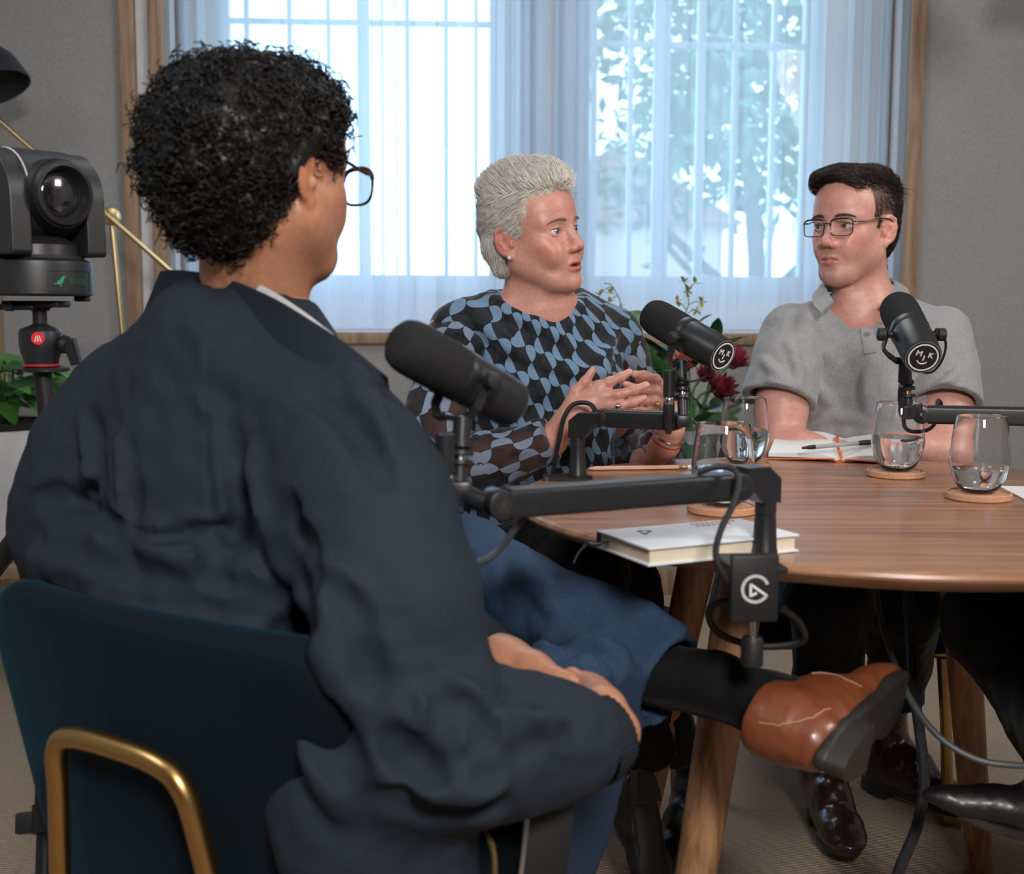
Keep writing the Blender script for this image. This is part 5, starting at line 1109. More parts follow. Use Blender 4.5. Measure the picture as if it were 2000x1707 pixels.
def flow_hair(sc, roots, dirs, length, K, lift=.002, seed=0, gravity=0.0, jitter=.25, curl=0.0, follow=1.0, rise=None):
    """strands that leave the roots along dirs and follow the sculpted cap surface sc (local frame)"""
    rg = np.random.RandomState(seed); n = len(roots); p = roots.copy(); d = dirs / (np.linalg.norm(dirs, axis=1)[:, None] + 1e-9); d = d + rg.normal(size=d.shape) * jitter * .5; out = [p.copy()]; st = np.broadcast_to(np.asarray(length, float), (n,)) / (K - 1); e = sc.h
    for k in range(1, K):
        p = p + d * st[:, None]; g = np.stack([sc.sample(p + V(e, 0, 0)) - sc.sample(p - V(e, 0, 0)), sc.sample(p + V(0, e, 0)) - sc.sample(p - V(0, e, 0)), sc.sample(p + V(0, 0, e)) - sc.sample(p - V(0, 0, e))], 1); g /= np.linalg.norm(g, axis=1)[:, None] + 1e-9
        dist = sc.sample(p); tgt = lift * (1 + .6 * k / K) if rise is None else lift + rise * (k / (K - 1)); corr = np.where(np.abs(dist) < 1, dist - tgt, 0); p = p - g * (corr * follow * np.where(corr < 0, 1.0, .55))[:, None]
        d = d - g * (np.sum(d * g, 1) * .7 * follow)[:, None]; d[:, 2] -= gravity; d += rg.normal(size=d.shape) * jitter * .12; d /= np.linalg.norm(d, axis=1)[:, None] + 1e-9; out.append(p.copy())
    return np.stack(out, 1)
def spectacles(parent, Rm, org, w, hgt, r, colour, x0=.1000, yc=.0335, zc=-.004, round_=.5, name='eyeglasses', ear_x=-.012, ear_y=.0785, ear_z=.012):
    """frame front, temples and lenses in head coordinates"""
    g = bpy.data.objects.new(name, None); C.objects.link(g); g.empty_display_size = .03; set_parent(g, parent); m_ = mat('frame_' + str(round(colour[0], 3)), colour, .25, spec=.6)
    tr = lambda P_: place(np.asarray(P_), Rm, org)
    for y in (-1, 1):
        pts = []; n = 48
        for q in np.linspace(0, 2 * math.pi, n + 1):
            c, s_ = math.cos(q), math.sin(q); ex = 2 / (2 + 3.2 * (1 - round_)); a = math.copysign(abs(c) ** ex, c) * w / 2; b = math.copysign(abs(s_) ** ex, s_) * hgt / 2
            a *= 1 + .06 * (b / hgt); pts.append((x0 - .20 * abs(a + .5 * w) * .35 - (.0) , y * (yc + a), zc + b))
        P_ = tr(pts); m = MB(); thick = np.array([r * (1.35 if p[2] > zc + hgt * .2 else .85) for p in pts]); m.tube(P_, thick, 8); rim_ = m.build('rim', m_, g)
        m = MB(); c0 = tr([(x0 - .0035, y * yc, zc)])[0]; v = np.vstack([P_[:-1], c0[None]]); m.add(v, [(i, (i + 1) % n, n) for i in range(n)]); m.build('lens', mat_lens(), rim_)
        # temple
        a0 = pts[int(n * .04)] if True else None; st = (x0 - .012, y * (yc + w / 2 + .002), zc + hgt * .30)
        m = MB(); m.tube(smooth_path(tr([(x0 - .010, y * (yc + w / 2 - .004), zc + hgt * .32), st, (x0 - .03, y * (yc + w / 2 + .007), zc + hgt * .32), (.03, y * (ear_y - .001), ear_z), (ear_x, y * ear_y, ear_z), (ear_x - .018, y * ear_y, ear_z - .014), (ear_x - .024, y * (ear_y - .002), ear_z - .030)]), 40), r * 1.05, 8); m.build('temple', m_, g)
    m = MB(); m.tube(smooth_path(tr([(x0 - .002, yc - w / 2 + .001, zc + hgt * .18), (x0 + .004, .004, zc + hgt * .24), (x0 + .004, -.004, zc + hgt * .24), (x0 - .002, -yc + w / 2 - .001, zc + hgt * .18)]), 16), r * 1.1, 8); m.build('bridge', m_, g)
    return g
# ------------------------------------------------------------------ people: limbs, hands, shoes, cloth
def skin_chain(joints, radii, fingers, lo_pad=.03, h=.0022, base=(.6, .3, .23), blush=(.62, .22, .17), nails=True, palm=None, k=.012, extra=None):
    """forearm joints plus fingers given as joint lists; returns v,f,colour"""
    allp = np.vstack([np.array(joints)] + [np.array(f[0]) for f in fingers]); lo = allp.min(0) - lo_pad - max(radii); hi = allp.max(0) + lo_pad + max(radii)
    s = Sculpt(lo, hi, h, mg=.02); s.chain(joints, radii, k)
    if palm:
        for a, b, ra, rb in palm: s.cone(a, b, ra, rb, .010)
    for pts, rs in fingers:
        s2 = np.asarray(pts)
        s.cone(s2[0], s2[1], rs[0], rs[1], .0075)
        for i in range(1, len(s2) - 1): s.cone(s2[i], s2[i + 1], rs[i], rs[i + 1], .0035)
        for i in range(1, len(s2) - 1): s.ball(s2[i], rs[i] * 1.07, k=.004)
    if extra: extra(s)
    v, f = s.mesh(); v = relax(v, f, 1, .3); col = np.tile(np.asarray(base, float), (len(v), 1))
    for pts, rs in fingers:
        for i in range(1, len(pts)): col = paint(col, v, pts[i], (.009, .009, .009), blush, .25)
        if nails:
            t = np.asarray(pts[-1]); col = paint(col, v, t - FW * rs[-1] * .9 + unit(t - np.asarray(pts[-2])) * rs[-1] * .3, (.0045, .0045, .0045), np.minimum(np.asarray(base) * 1.15 + .03, 1), .8, 4)
    return v, f, col
def cloth_mesh(name, s, mat_, parent, col=None, uvf=None, it=1):
    v, f = s.mesh(); v = relax(v, f, it, .4); return mesh_np(name, v, f, mat_, parent, col, uvf(v) if uvf else None)
def shoe(parent, org, axis, up, L_=.28, shaft=.0, wid=1.0, upper_mat=None, sole_mat=None, name='shoe', heel=.022, pointed=.0, seams=None, opening=None, h=.003, sole_t=.012):
    """shoe standing on its sole: org under the ankle, axis towards the toe, up away from the sole"""
    a = unit(axis); u = unit(np.asarray(up) - a * np.dot(a, up)); l = np.cross(u, a); T = lambda x, y, z: np.asarray(org) + a * x * k + l * y * k * wid + u * z * k; k = L_ / .28; Rm = np.stack([a, l, u], 1)
    ptsw = np.array([T(-.09, 0, -.01), T(.22, 0, .02), T(-.03, 0, .10 + shaft)]); lo = np.minimum(ptsw.min(0), np.asarray(org)) - .09; hi = ptsw.max(0) + .09; hb = heel
    s = Sculpt(lo, hi, h); B = lambda c, r, kk=.03, op='add': s.ball(T(*c), np.asarray(r) * k * V(1, wid, 1), Rm, kk, op)
    s.cone(T(-.046, 0, hb + .012), T(-.042, 0, hb + .070), .028 * k, .029 * k, 0); s.cone(T(-.03, 0, hb + .014), T(.03, 0, hb + .012), .031 * k, .031 * k, .02); B((.020, 0, hb + .030), (.060, .032, .038)); B((.090, .002, .026 + hb * .4), (.062, .040, .027)); B((.140, .002, .020 + hb * .15), (.054, .037 - pointed * .5, .020))
    if pointed: B((.185, .0, .020), (.045, .020, .016))
    s.cone(T(-.030, 0, hb + .06), T(.045, 0, hb + .05), .036 * k, .032 * k, .03)
    if shaft > 0: s.cone(T(-.028, 0, hb + .06), T(-.030, 0, hb + .08 + shaft), .039 * k, .046 * k, .03)
    else: s.cone(T(-.026, 0, hb + .05), T(-.024, 0, hb + .082), .036 * k, .037 * k, .02)
    s.plane_cut(T(0, 0, sole_t * .8), -u, .003)
    if shaft > 0: s.plane_cut(T(0, 0, hb + .085 + shaft), u, .003)
    else:
        p = T(-.020, 0, hb + .080); s.plane_cut(p, unit(u + a * (.10)), .004)
    if opening: opening(s, T)
    s.noise(.0010, .05, 5)
    sh_ = cloth_mesh(name, s, upper_mat, parent)
    # sole: outline of the foot, thin forepart and stacked heel
    n = 40; out = []
    for q in np.linspace(0, 2 * math.pi, n, endpoint=False):
        c, s_ = math.cos(q), math.sin(q); x = .058 + .140 * c if True else 0; wdt = .036 * (1.08 if c > .2 else (.80 if c > -.55 else .92)) * (1 - pointed * 6 * max(0, c) ** 3 * .9); out.append((x - (.002 if c < 0 else 0), s_ * wdt * (1.0 if abs(c) < .98 else 1)))
    rise = lambda x: hb * max(0, min(1, (.10 - x) / .10)) * .0 + .012 * max(0, (x - .13) / .07) ** 2
    m = MB(); m.loft([np.array([T(x * .985, y * .97, .0 + rise(x)) for x, y in out]), np.array([T(x, y * 1.05, .002 + rise(x)) for x, y in out]), np.array([T(x, y * 1.06, sole_t + rise(x)) for x, y in out]), np.array([T(x * .985, y * .95, sole_t + .002 + rise(x)) for x, y in out])]); so = m.build('sole', sole_mat, sh_, angle=50)
    m = MB(); ho = [(x, y) for x, y in out if x < -.005]; ho.sort(key=lambda q: math.atan2(q[1], q[0] + .03)); 
    if len(ho) > 3: m.loft([np.array([T(x, y * 1.03, -hb) for x, y in ho]), np.array([T(x, y * 1.05, .004) for x, y in ho])]); m.build('heel', sole_mat, sh_, angle=40)
    if seams:
        for path in seams:
            pts = []
            for x, y, z in smooth_path(np.array(path, float), 24):
                p = T(x, y, z)
                e = s.h
                for _ in range(6):
                    g = np.array([float(s.sample(p + q * e)[0] - s.sample(p - q * e)[0]) for q in np.eye(3)]); g = unit(g); p = p - g * float(s.sample(p)[0])
                pts.append(p + g * .0004)
            m = MB(); m.tube(np.array(pts), .0009, 5); m.build('stitching', mat('stitch', (.42, .24, .14), .8), sh_)
    return s, T, sh_
M_shirtg = mat_weave('grey_pique', (.285, .285, .29), scale=700, var=.12, noise=60, strength=.35)
M_jacket = mat_weave('navy_jacket', (.016, .0225, .034), scale=1400, rough=.75, var=.14, noise=14, strength=.15, sheen=0)
M_jeans = mat_weave('blue_wool', (.028, .053, .102), scale=1100, var=.25, noise=220, strength=.4, sheen=0)
M_black = mat_weave('black_cloth', (.0035, .004, .005), scale=900, var=.2, noise=12, strength=.2, sheen=.1)
M_dkjean = mat_weave('dark_denim', (.008, .010, .015), scale=900, var=.2, noise=30, strength=.3, sheen=.1)
M_rib = mat_weave('ribbed_cuff', (.012, .016, .022), scale=1500, var=.2, noise=80, strength=.6, sheen=0)
M_tan = mat('tan_leather', (.19, .052, .020), .36, noise=14, var=.28, bump=(160, .12, .001), coat=.2)
M_dkbrown = mat('dark_brown_leather', (.030, .013, .010), .28, noise=14, var=.3, bump=(120, .2, .002), coat=.4)
M_blkleather = mat('black_leather', (.006, .006, .007), .42, noise=14, var=.3, bump=(120, .2, .002), coat=.1)
M_sole = mat('dark_sole', (.022, .020, .019), .5, noise=60, var=.3)
def pattern_mat(name, black, blue, alpha_black=1.0):
    """checker of cells, each lit cell holding two half discs whose round sides touch"""
    m, nt, b = nodes(name); N, L = nt.nodes, nt.links; b.inputs['Roughness'].default_value = .75; b.inputs['Specular IOR Level'].default_value = .2; b.inputs['Sheen Weight'].default_value = .15
    at = N.new('ShaderNodeAttribute'); at.attribute_name = 'Pat'; sp = N.new('ShaderNodeSeparateXYZ'); L.new(at.outputs['Vector'], sp.inputs[0])
    def mt(op, a, b_=None, c=None):
        n = N.new('ShaderNodeMath'); n.operation = op
        for i, x in enumerate((a, b_, c)):
            if x is None: continue
            if isinstance(x, (int, float)): n.inputs[i].default_value = x
            else: L.new(x, n.inputs[i])
        return n.outputs[0]
    u, v = sp.outputs[0], sp.outputs[1]; iu, iv = mt('FLOOR', u), mt('FLOOR', v); fu, fv = mt('SUBTRACT', u, iu), mt('SUBTRACT', v, iv)
    par = mt('FLOORED_MODULO', mt('ADD', iu, iv), 2.0); on = mt('LESS_THAN', par, .5); dv = mt('SUBTRACT', fv, .5); dv2 = mt('MULTIPLY', dv, dv)
    dl = mt('SQRT', mt('ADD', mt('MULTIPLY', fu, fu), dv2)); gu = mt('SUBTRACT', 1.0, fu); dr = mt('SQRT', mt('ADD', mt('MULTIPLY', gu, gu), dv2))
    hit = mt('MULTIPLY', on, mt('LESS_THAN', mt('MINIMUM', dl, dr), .49)); off = mt('SUBTRACT', 1.0, on); dim = mt('MULTIPLY', off, mt('LESS_THAN', mt('MINIMUM', dl, dr), .49))
    mx = N.new('ShaderNodeMix'); mx.data_type = 'RGBA'; mx.inputs['A'].default_value = (*black, 1); mx.inputs['B'].default_value = (*[c * 1.9 for c in black], 1); L.new(dim, mx.inputs['Factor'])
    m2 = N.new('ShaderNodeMix'); m2.data_type = 'RGBA'; L.new(mx.outputs['Result'], m2.inputs['A']); m2.inputs['B'].default_value = (*blue, 1); L.new(hit, m2.inputs['Factor']); L.new(m2.outputs['Result'], b.inputs['Base Color'])
    if alpha_black < 1: L.new(mt('MAXIMUM', mt('MULTIPLY', hit, .86), alpha_black), b.inputs['Alpha'])
    tc = N.new('ShaderNodeTexCoord'); n2 = N.new('ShaderNodeTexNoise'); n2.inputs['Scale'].default_value = 900; L.new(tc.outputs['Object'], n2.inputs['Vector']); bp = N.new('ShaderNodeBump'); bp.inputs['Strength'].default_value = .15; bp.inputs['Distance'].default_value = .0006; L.new(n2.outputs['Fac'], bp.inputs['Height']); L.new(bp.outputs['Normal'], b.inputs['Normal'])
    return m
M_blouse = pattern_mat('halfmoon_print', (.007, .0085, .011), (.135, .225, .335)); M_sheerslv = pattern_mat('halfmoon_sheer', (.009, .008, .009), (.20, .25, .34), .72)
def strap_mesh(name, top, bot, th, mat_, parent, n=40):
    """band of cloth between two edge curves, with thickness"""
    a = smooth_path(top, n); b = smooth_path(bot, n); k = min(len(a), len(b)); a, b = a[:k], b[:k]; rows = 6; G = np.array([a + (b - a) * t for t in np.linspace(0, 1, rows)])
    du = np.gradient(G, axis=1); dv = np.gradient(G, axis=0); nn = np.cross(du, dv); nn /= np.linalg.norm(nn, axis=2)[..., None] + 1e-9
    rings = []
    for j in range(k): rings.append(np.vstack([G[:, j] + nn[:, j] * th / 2, (G[:, j] - nn[:, j] * th / 2)[::-1]]))
    m = MB(); m.loft(rings); return m.build(name, mat_, parent, angle=50)
# ------------------------------------------------------------------ the woman in the patterned blouse
SKB = (.57, .272, .208); BLB = (.57, .175, .130)
B_o = P(1041, 456, 2.30)
wm = thing('person', (P(1050, 1100, 2.42)[0], P(1050, 1100, 2.42)[1], 0), 'short-haired blonde person in blue and black patterned blouse, gesturing while talking', 'person')
_f = V(math.sin(R(53)), -math.cos(R(53)), math.tan(R(4))); B_R = rot_from(_f)
_rl = R(8); _c2, _s2 = math.cos(_rl), math.sin(_rl); B_R = np.stack([B_R[:, 0], B_R[:, 1] * _c2 + B_R[:, 2] * _s2, -B_R[:, 1] * _s2 + B_R[:, 2] * _c2], 1)
B_R = B_R * .96
toB = lambda p: (np.asarray(p) - B_o) @ np.linalg.inv(B_R).T
B_nb = P(1052, 600, 2.345)
sB_, vB, fB = sculpt_head(.0017, False, .0015, toB(B_nb), .94, .047, [toB(P(925, 632, 2.30)), toB(P(1165, 632, 2.42))], lid=.0056, mw=1.08, smile=-.0030)
cB = skin_colour(vB, SKB, (.47, .10, .09), BLB, False, brow=(.42, .25, .17))
parts = [(place(vB, B_R, B_o), fB, cB)]
# right hand (nearer), fingers spread, palm towards her
dq = 2.13; q = lambda x, y, o=0: P(x, y, dq + o)
mcp = [q(1168, 757, -.006), q(1177, 773, -.010), q(1180, 790, -.008), q(1172, 806, .004)]
v, f, c = skin_chain([q(1010, 905, .06), q(1075, 862, .03), q(1108, 822, .01), q(1132, 795, 0)], [.033, .027, .0225, .024],
    [([q(1118, 790, .0), q(1125, 765, -.004), q(1143, 746, -.006), q(1157, 724, -.004)], [.0125, .0105, .0088, .0068]),
     ([mcp[0], q(1190, 747, -.012), q(1212, 737, -.010), q(1229, 727, -.004)], [.0100, .0088, .0078, .0066]),
     ([mcp[1], q(1207, 771, -.020), q(1238, 762, -.020), q(1262, 752, -.012)], [.0100, .0088, .0078, .0066]),
     ([mcp[2], q(1208, 793, -.020), q(1236, 786, -.022), q(1258, 777, -.014)], [.0096, .0083, .0074, .0062]),
     ([mcp[3], q(1195, 812, -.012), q(1217, 808, -.016), q(1236, 800, -.012)], [.0088, .0074, .0066, .0056])],
    palm=[(q(1122, 808, .004), mcp[0], .019, .0125), (q(1122, 812, 0), mcp[1], .020, .0130), (q(1122, 822, .002), mcp[2], .019, .0120), (q(1118, 828, .004), mcp[3], .018, .0110), (q(1112, 815, .004), q(1124, 772, .0), .018, .0125)], base=SKB, blush=BLB)
parts.append((v, f, c))
# left hand behind it, fingers curled across
dl = 2.22; q2 = lambda x, y, o=0: P(x, y, dl + o)
lm = [q2(1297, 760, 0), q2(1300, 778, .004), q2(1298, 795, .004), q2(1290, 812, .006)]
v, f, c = skin_chain([q2(1262, 905, .10), q2(1300, 868, .02), q2(1312, 838, 0), q2(1308, 815, 0)], [.032, .025, .0215, .023],
    [([q2(1300, 800, .02), q2(1283, 770, .02), q2(1262, 752, .02), q2(1247, 742, .02)], [.012, .010, .0085, .007]),
     ([lm[0], q2(1281, 742, -.008), q2(1258, 734, -.008), q2(1240, 731, -.004)], [.0102, .0092, .0084, .0072]),
     ([lm[1], q2(1278, 764, -.010), q2(1248, 760, -.006), q2(1222, 751, .0)], [.0100, .0090, .0080, .0066]),
     ([lm[2], q2(1276, 784, -.012), q2(1252, 783, -.010), q2(1232, 780, -.004)], [.0096, .0086, .0076, .0064]),
     ([lm[3], q2(1272, 803, -.010), q2(1254, 803, -.010), q2(1240, 800, -.006)], [.0088, .0078, .0068, .0058])],
    palm=[(q2(1310, 815, .0), lm[0], .020, .0130), (q2(1308, 818, .0), lm[1], .020, .0130), (q2(1306, 822, .0), lm[2], .019, .0125), (q2(1302, 826, .002), lm[3], .018, .0115)], base=np.array(SKB) * .97, blush=BLB)
parts.append((v, f, c))
# arms under the sheer sleeves
shR = P(880, 655, 2.31); elR = P(862, 915, 2.24); wrR = q(1075, 862, .03); shL = P(1200, 660, 2.44); elL = P(1238, 900, 2.50); wrL = q2(1300, 868, .02)
sA_ = Sculpt(np.minimum(np.minimum(shR, elR), wrR) - .09, np.maximum(np.maximum(shR, elR), wrR) + .09, .005)
sA_.chain([shR, elR, wrR], [.046, .038, .028], .02); v, f = sA_.mesh(); parts.append((v, f, np.array(SKB)))
sA_ = Sculpt(np.minimum(np.minimum(shL, elL), wrL) - .09, np.maximum(np.maximum(shL, elL), wrL) + .09, .005)
sA_.chain([shL, elL, wrL], [.046, .038, .026], .02); v, f = sA_.mesh(); parts.append((v, f, np.array(SKB)))
v, f, c = merge_np(parts); mesh_np('body', v, f, M_skin, wm, c)
gz = unit(V(.80, -.60, .02)); eyes(wm, B_R, B_o, gz, (.14, .22, .25), lid=.0056, lash=(.10, .06, .05)); brows(wm, B_R, B_o, sB_, (.26, .15, .10), 170, 3, .008, .0040)
# mouth inside
m = MB(); m.sphere((0, 0, 0), 1, 14, 8); M4 = np.eye(4); M4[:3, :3] = B_R * V(.010, .0165, .006); M4[:3, 3] = place(V(.080, 0, -.0695)[None], B_R, B_o)[0]; m.xf(M4); m.build('mouth', mat('mouth_inner', (.10, .02, .02), .4), wm)
m = MB(); m.tube(place(np.array([(.0865 - 4.5 * y * y * 6, y, -.0665) for y in np.linspace(-.012, .012, 9)]), B_R, B_o), .0016, 6); m.build('teeth', mat('tooth_white', (.55, .52, .46), .3), wm)
e = place(V(-.005, -.0775, -.0385)[None], B_R, B_o)[0]; m = MB(); m.sphere(e + (B_R @ V(.0, -1, 0)) * .003, .0042, 14, 10); m.build('earring', mat('pearl', (.62, .60, .56), .2, coat=.6), wm)
# torso
s = Sculpt(P(790, 570, 2.2) - V(.02, .15, .62), P(1260, 560, 2.6) + V(.06, .12, .06), .0045)
s.ball(P(1048, 715, 2.395), (.158, .112, .165), k=0); s.ball(P(1050, 880, 2.415), (.150, .118, .150), k=.08); s.ball(P(1045, 1010, 2.43), (.172, .135, .110), k=.08)
for a, b in ((P(1005, 745, 2.325), (.070, .062, .066)), (P(1135, 750, 2.355), (.070, .062, .066))): s.ball(a, b, k=.06)
s.cone(P(1060, 640, 2.385), P(895, 648, 2.315), .068, .056, .05); s.cone(P(1060, 640, 2.385), P(1200, 655, 2.44), .068, .056, .05)
s.cone(P(985, 612, 2.35), P(925, 622, 2.31), .034, .030, .03); s.cone(P(1110, 610, 2.39), P(1160, 622, 2.415), .034, .030, .03)
# wide boat neckline
s.ball(P(1055, 552, 2.335), (.092, .085, .044), k=.014, op='cut')
for a in ([(935, 572), (990, 610), (1060, 640), (1130, 690)], [(905, 590), (960, 650), (1030, 700)], [(1205, 640), (1180, 700), (1150, 760)], [(1215, 720), (1180, 790), (1130, 830)], [(980, 860), (1060, 880), (1150, 860)], [(900, 1010), (980, 1005), (1040, 985)], [(950, 640), (1010, 690), (1100, 720), (1190, 730)]): s.fold(a, .009, .004, .014)
s.noise(.0035, .16, 4)
s.plane_cut(P(1000, 1045, 2.4), V(.12, .0, -1), .004)
axB = P(1050, 800, 2.40)
def uvB(v):
    th = np.arctan2(v[:, 0] - axB[0], -(v[:, 1] - axB[1])); u = th * .155; z = v[:, 2] - axB[2]; a = R(-30); c_ = .0345
    return np.stack([(u * math.cos(a) - z * math.sin(a)) / c_ + 40, (u * math.sin(a) + z * math.cos(a)) / c_ + 40.3, 0 * u], 1)
bl_ = cloth_mesh('blouse', s, M_blouse, wm, uvf=uvB)
def sleeve(jts, rads, cutp, cutn, folds, name='sleeve', ph=0.0, h=.0035):
    jts = [np.asarray(j) for j in jts]; A_ = np.array(jts); s = Sculpt(A_.min(0) - .10, A_.max(0) + .10, h); s.chain(jts, rads, .035)
    for a in folds: s.fold(a, .006, .002, .010)
    s.noise(.003, .10, 9); s.plane_cut(cutp, cutn, .002)
    L0 = np.cumsum([0] + [np.linalg.norm(jts[i + 1] - jts[i]) for i in range(len(jts) - 1)])
    def uv(v):
        best = np.full(len(v), 9.0); U = np.zeros(len(v)); W = np.zeros(len(v))
        for i in range(len(jts) - 1):
            ba = jts[i + 1] - jts[i]; t = np.clip((v - jts[i]) @ ba / (ba @ ba), 0, 1); dv = v - jts[i] - t[:, None] * ba; d = np.linalg.norm(dv, axis=1); tt = unit(ba); e1 = unit(np.cross(tt, FW)); e2 = np.cross(tt, e1); an = np.arctan2(dv @ e1, dv @ e2); m_ = d < best; best[m_] = d[m_]; U[m_] = (L0[i] + t * np.linalg.norm(ba))[m_]; W[m_] = (an * .050)[m_]
        return np.stack([W / .0375 + 20.5 + ph, U / .0375 + 20, 0 * U], 1)
    return cloth_mesh(name, s, M_sheerslv, bl_, uvf=uv)
sleeve([P(905, 650, 2.32), P(878, 690, 2.30), P(850, 820, 2.26), P(862, 915, 2.24), P(960, 900, 2.18), P(1078, 858, 2.145)], [.056, .056, .054, .052, .047, .041], P(1068, 853, 2.13), unit(P(1090, 845, 2.14) - P(1030, 870, 2.16)), [[(830, 880), (870, 900), (900, 930)], [(850, 850), (890, 880), (930, 890)], [(845, 720), (870, 760), (880, 800)], [(960, 870), (1000, 880), (1040, 870)]])
sleeve([P(1185, 655, 2.44), P(1212, 700, 2.46), P(1238, 800, 2.50), P(1240, 895, 2.50), P(1300, 866, 2.25)], [.054, .052, .050, .046, .036], P(1300, 868, 2.26), unit(P(1302, 866, 2.24) - P(1275, 880, 2.35)), [], ph=.5)
# trousers and boots
s = Sculpt(V(-.25, 1.75, .12), V(.45, 2.72, .78), .007)
hpR = P(985, 1085, 2.42); hpL = P(1120, 1085, 2.46); knR = P(1140, 1118, 2.02); knL = P(1205, 1150, 2.10); anR = P(1262, 1455, 2.08); anL = P(1340, 1530, 2.28)
s.ball(P(1050, 1090, 2.46), (.165, .13, .10), k=0); s.chain([hpR, knR, anR], [.085, .066, .048], .04); s.chain([hpL, knL, anL], [.085, .066, .046], .04)
for a in ([(1040, 1110), (1090, 1090), (1150, 1100)], [(1090, 1150), (1150, 1140), (1200, 1170)]): s.fold(a, .008, .003, .012)
s.noise(.004, .12, 6); s.plane_cut(V(0, 2.2, .20), (0, 0, -1), .004); cloth_mesh('trousers', s, M_black, wm)
shoe(wm, P(1262, 1575, 2.06), V(.15, -.25, -.9), V(-.35, .9, -.15), .25, .05, .9, M_blkleather, M_sole, 'boot', .02)
af = PZ(1345, 1640, .02); shoe(wm, af, V(-.45, -.9, 0), V(0, 0, 1), .25, .10, .9, M_blkleather, M_sole, 'boot', .02)
# rings, bracelet, red cord
def ring(p, ax, r, mt, ballr=0.0, nm='ring'):
    a_, s_, u_ = frame_of(ax); m = MB(); an = np.linspace(0, 2 * math.pi, 25); m.tube([np.asarray(p) + r * (s_ * math.cos(t) + u_ * math.sin(t)) for t in an], .0011, 6)
    if ballr: m.sphere(np.asarray(p) - FW * (r + ballr * .6), ballr, 14, 10)
    m.build(nm, mt, wm)
ring(q(1206, 794, -.020), q(1236, 786, -.022) - q(1208, 793, -.020), .0092, M_chrome, .0056); ring(q2(1282, 790, -.010), V(1, 0, 0), .0096, M_brass, .0045)
a_ = q2(1303, 860, .016); d_ = q2(1312, 838, 0) - q2(1300, 868, .02)
for off, r_, mt, nm in ((.0, .0262, mat('red_cord', (.45, .02, .03), .7), 'cord_bracelet'), (.012, .0268, M_chrome, 'chain_bracelet')):
    A2, s2, u2 = frame_of(d_); m = MB(); an = np.linspace(0, 2 * math.pi, 33); m.tube([a_ + A2 * off + r_ * (s2 * math.cos(t) + u2 * math.sin(t)) for t in an], .0026, 6); m.build(nm, mt, wm)
# hair: short, pale, swept back from the forehead, longer at the nape
cap = Sculpt(V(-.16, -.115, -.17), V(.13, .115, .17), .003)
cap.ball((-.014, 0, .040), (.093, .0770, .083), k=0); cap.ball((.022, 0, .092), (.066, .056, .036), k=.03); cap.ball((-.036, 0, .086), (.060, .058, .042), k=.03); cap.ball((-.056, 0, .010), (.036, .058, .062), k=.03)
for y in (-1, 1): cap.cone((-.055, y * .050, -.02), (-.046, y * .052, -.056), .020, .010, .02)
cap.cone((-.075, 0, -.02), (-.070, 0, -.062), .026, .010, .03)
for y in (-1, 1):                                                   # clear the ears, temples and face
    cap.ball((.090, y * .062, .012), (.052, .040, .066), k=.012, op='cut'); cap.ball((.006, y * .087, -.036), (.032, .030, .046), k=.010, op='cut')
cap.ball((.100, 0, .020), (.040, .090, .062), k=.010, op='cut'); cap.ball((.060, 0, -.09), (.085, .10, .08), k=.01, op='cut')
cap.noise(.0025, .035, 3); vc, fc = cap.mesh(); vc = relax(vc, fc, 2, .5)
M_blond = mat('blonde_hair', (.88, .80, .74), .34, noise=120, var=.25, spec=.5); M_blondd = mat('blonde_roots', (.58, .49, .43), .45, noise=120, var=.4, spec=.4); hr = mesh_np('hair', place(vc, B_R, B_o), fc, M_blondd, wm)
rg = np.random.RandomState(2); pick = vc[rg.randint(0, len(vc), 9500)]
def hair_set(mask, dirf, length, K, n_r, seed, lift, rise, jit, grav=0.0):
    r = pick[mask(pick)]; d = dirf(r); L_ = length * (.6 + .7 * np.random.RandomState(seed).rand(len(r))); p_ = flow_hair(cap, r, d, L_, K, lift, seed, grav, jit, rise=rise); return strands(place(p_.reshape(-1, 3), B_R, B_o).reshape(len(r), K, 3), n_r, n_r * .35)
sets = [hair_set(lambda p: (p[:, 2] > .075), lambda p: np.stack([-.75 - 0 * p[:, 0], .25 + 2 * p[:, 1], .75 + 0 * p[:, 0]], 1), .056, 9, .00052, 1, .003, .014, .22),
        hair_set(lambda p: (p[:, 2] > -.01) & (p[:, 2] <= .085), lambda p: np.stack([-.9 + 0 * p[:, 0], 0 * p[:, 1], -.35 + 0 * p[:, 0]], 1), .062, 9, .00046, 2, .002, .004, .18),
        hair_set(lambda p: (p[:, 2] <= .02) & (p[:, 0] < -.02), lambda p: np.stack([-.15 + 0 * p[:, 0], 0 * p[:, 1], -1 + 0 * p[:, 0]], 1), .060, 9, .0005, 3, .002, .010, .2, .03)]
for part_, mt_ in ((0, M_blond), (1, M_blondd)):
    vv, ff, n_ = [], [], 0
    for a, b in sets:
        per = 3 * 9; ns = len(a) // per; keep = (np.arange(ns) % 4 == 3) if part_ else (np.arange(ns) % 4 != 3); a2 = a.reshape(ns, per, 3)[keep].reshape(-1, 3); nf = len(b) // ns; b2 = b.reshape(ns, nf, 4)[0][None] + (np.arange(keep.sum()) * per)[:, None, None]; vv.append(a2); ff.append(b2.reshape(-1, 4) + n_); n_ += len(a2)
    tag(mesh_np('hair_strands', np.concatenate(vv), np.concatenate(ff), mt_, wm), kind='stuff')
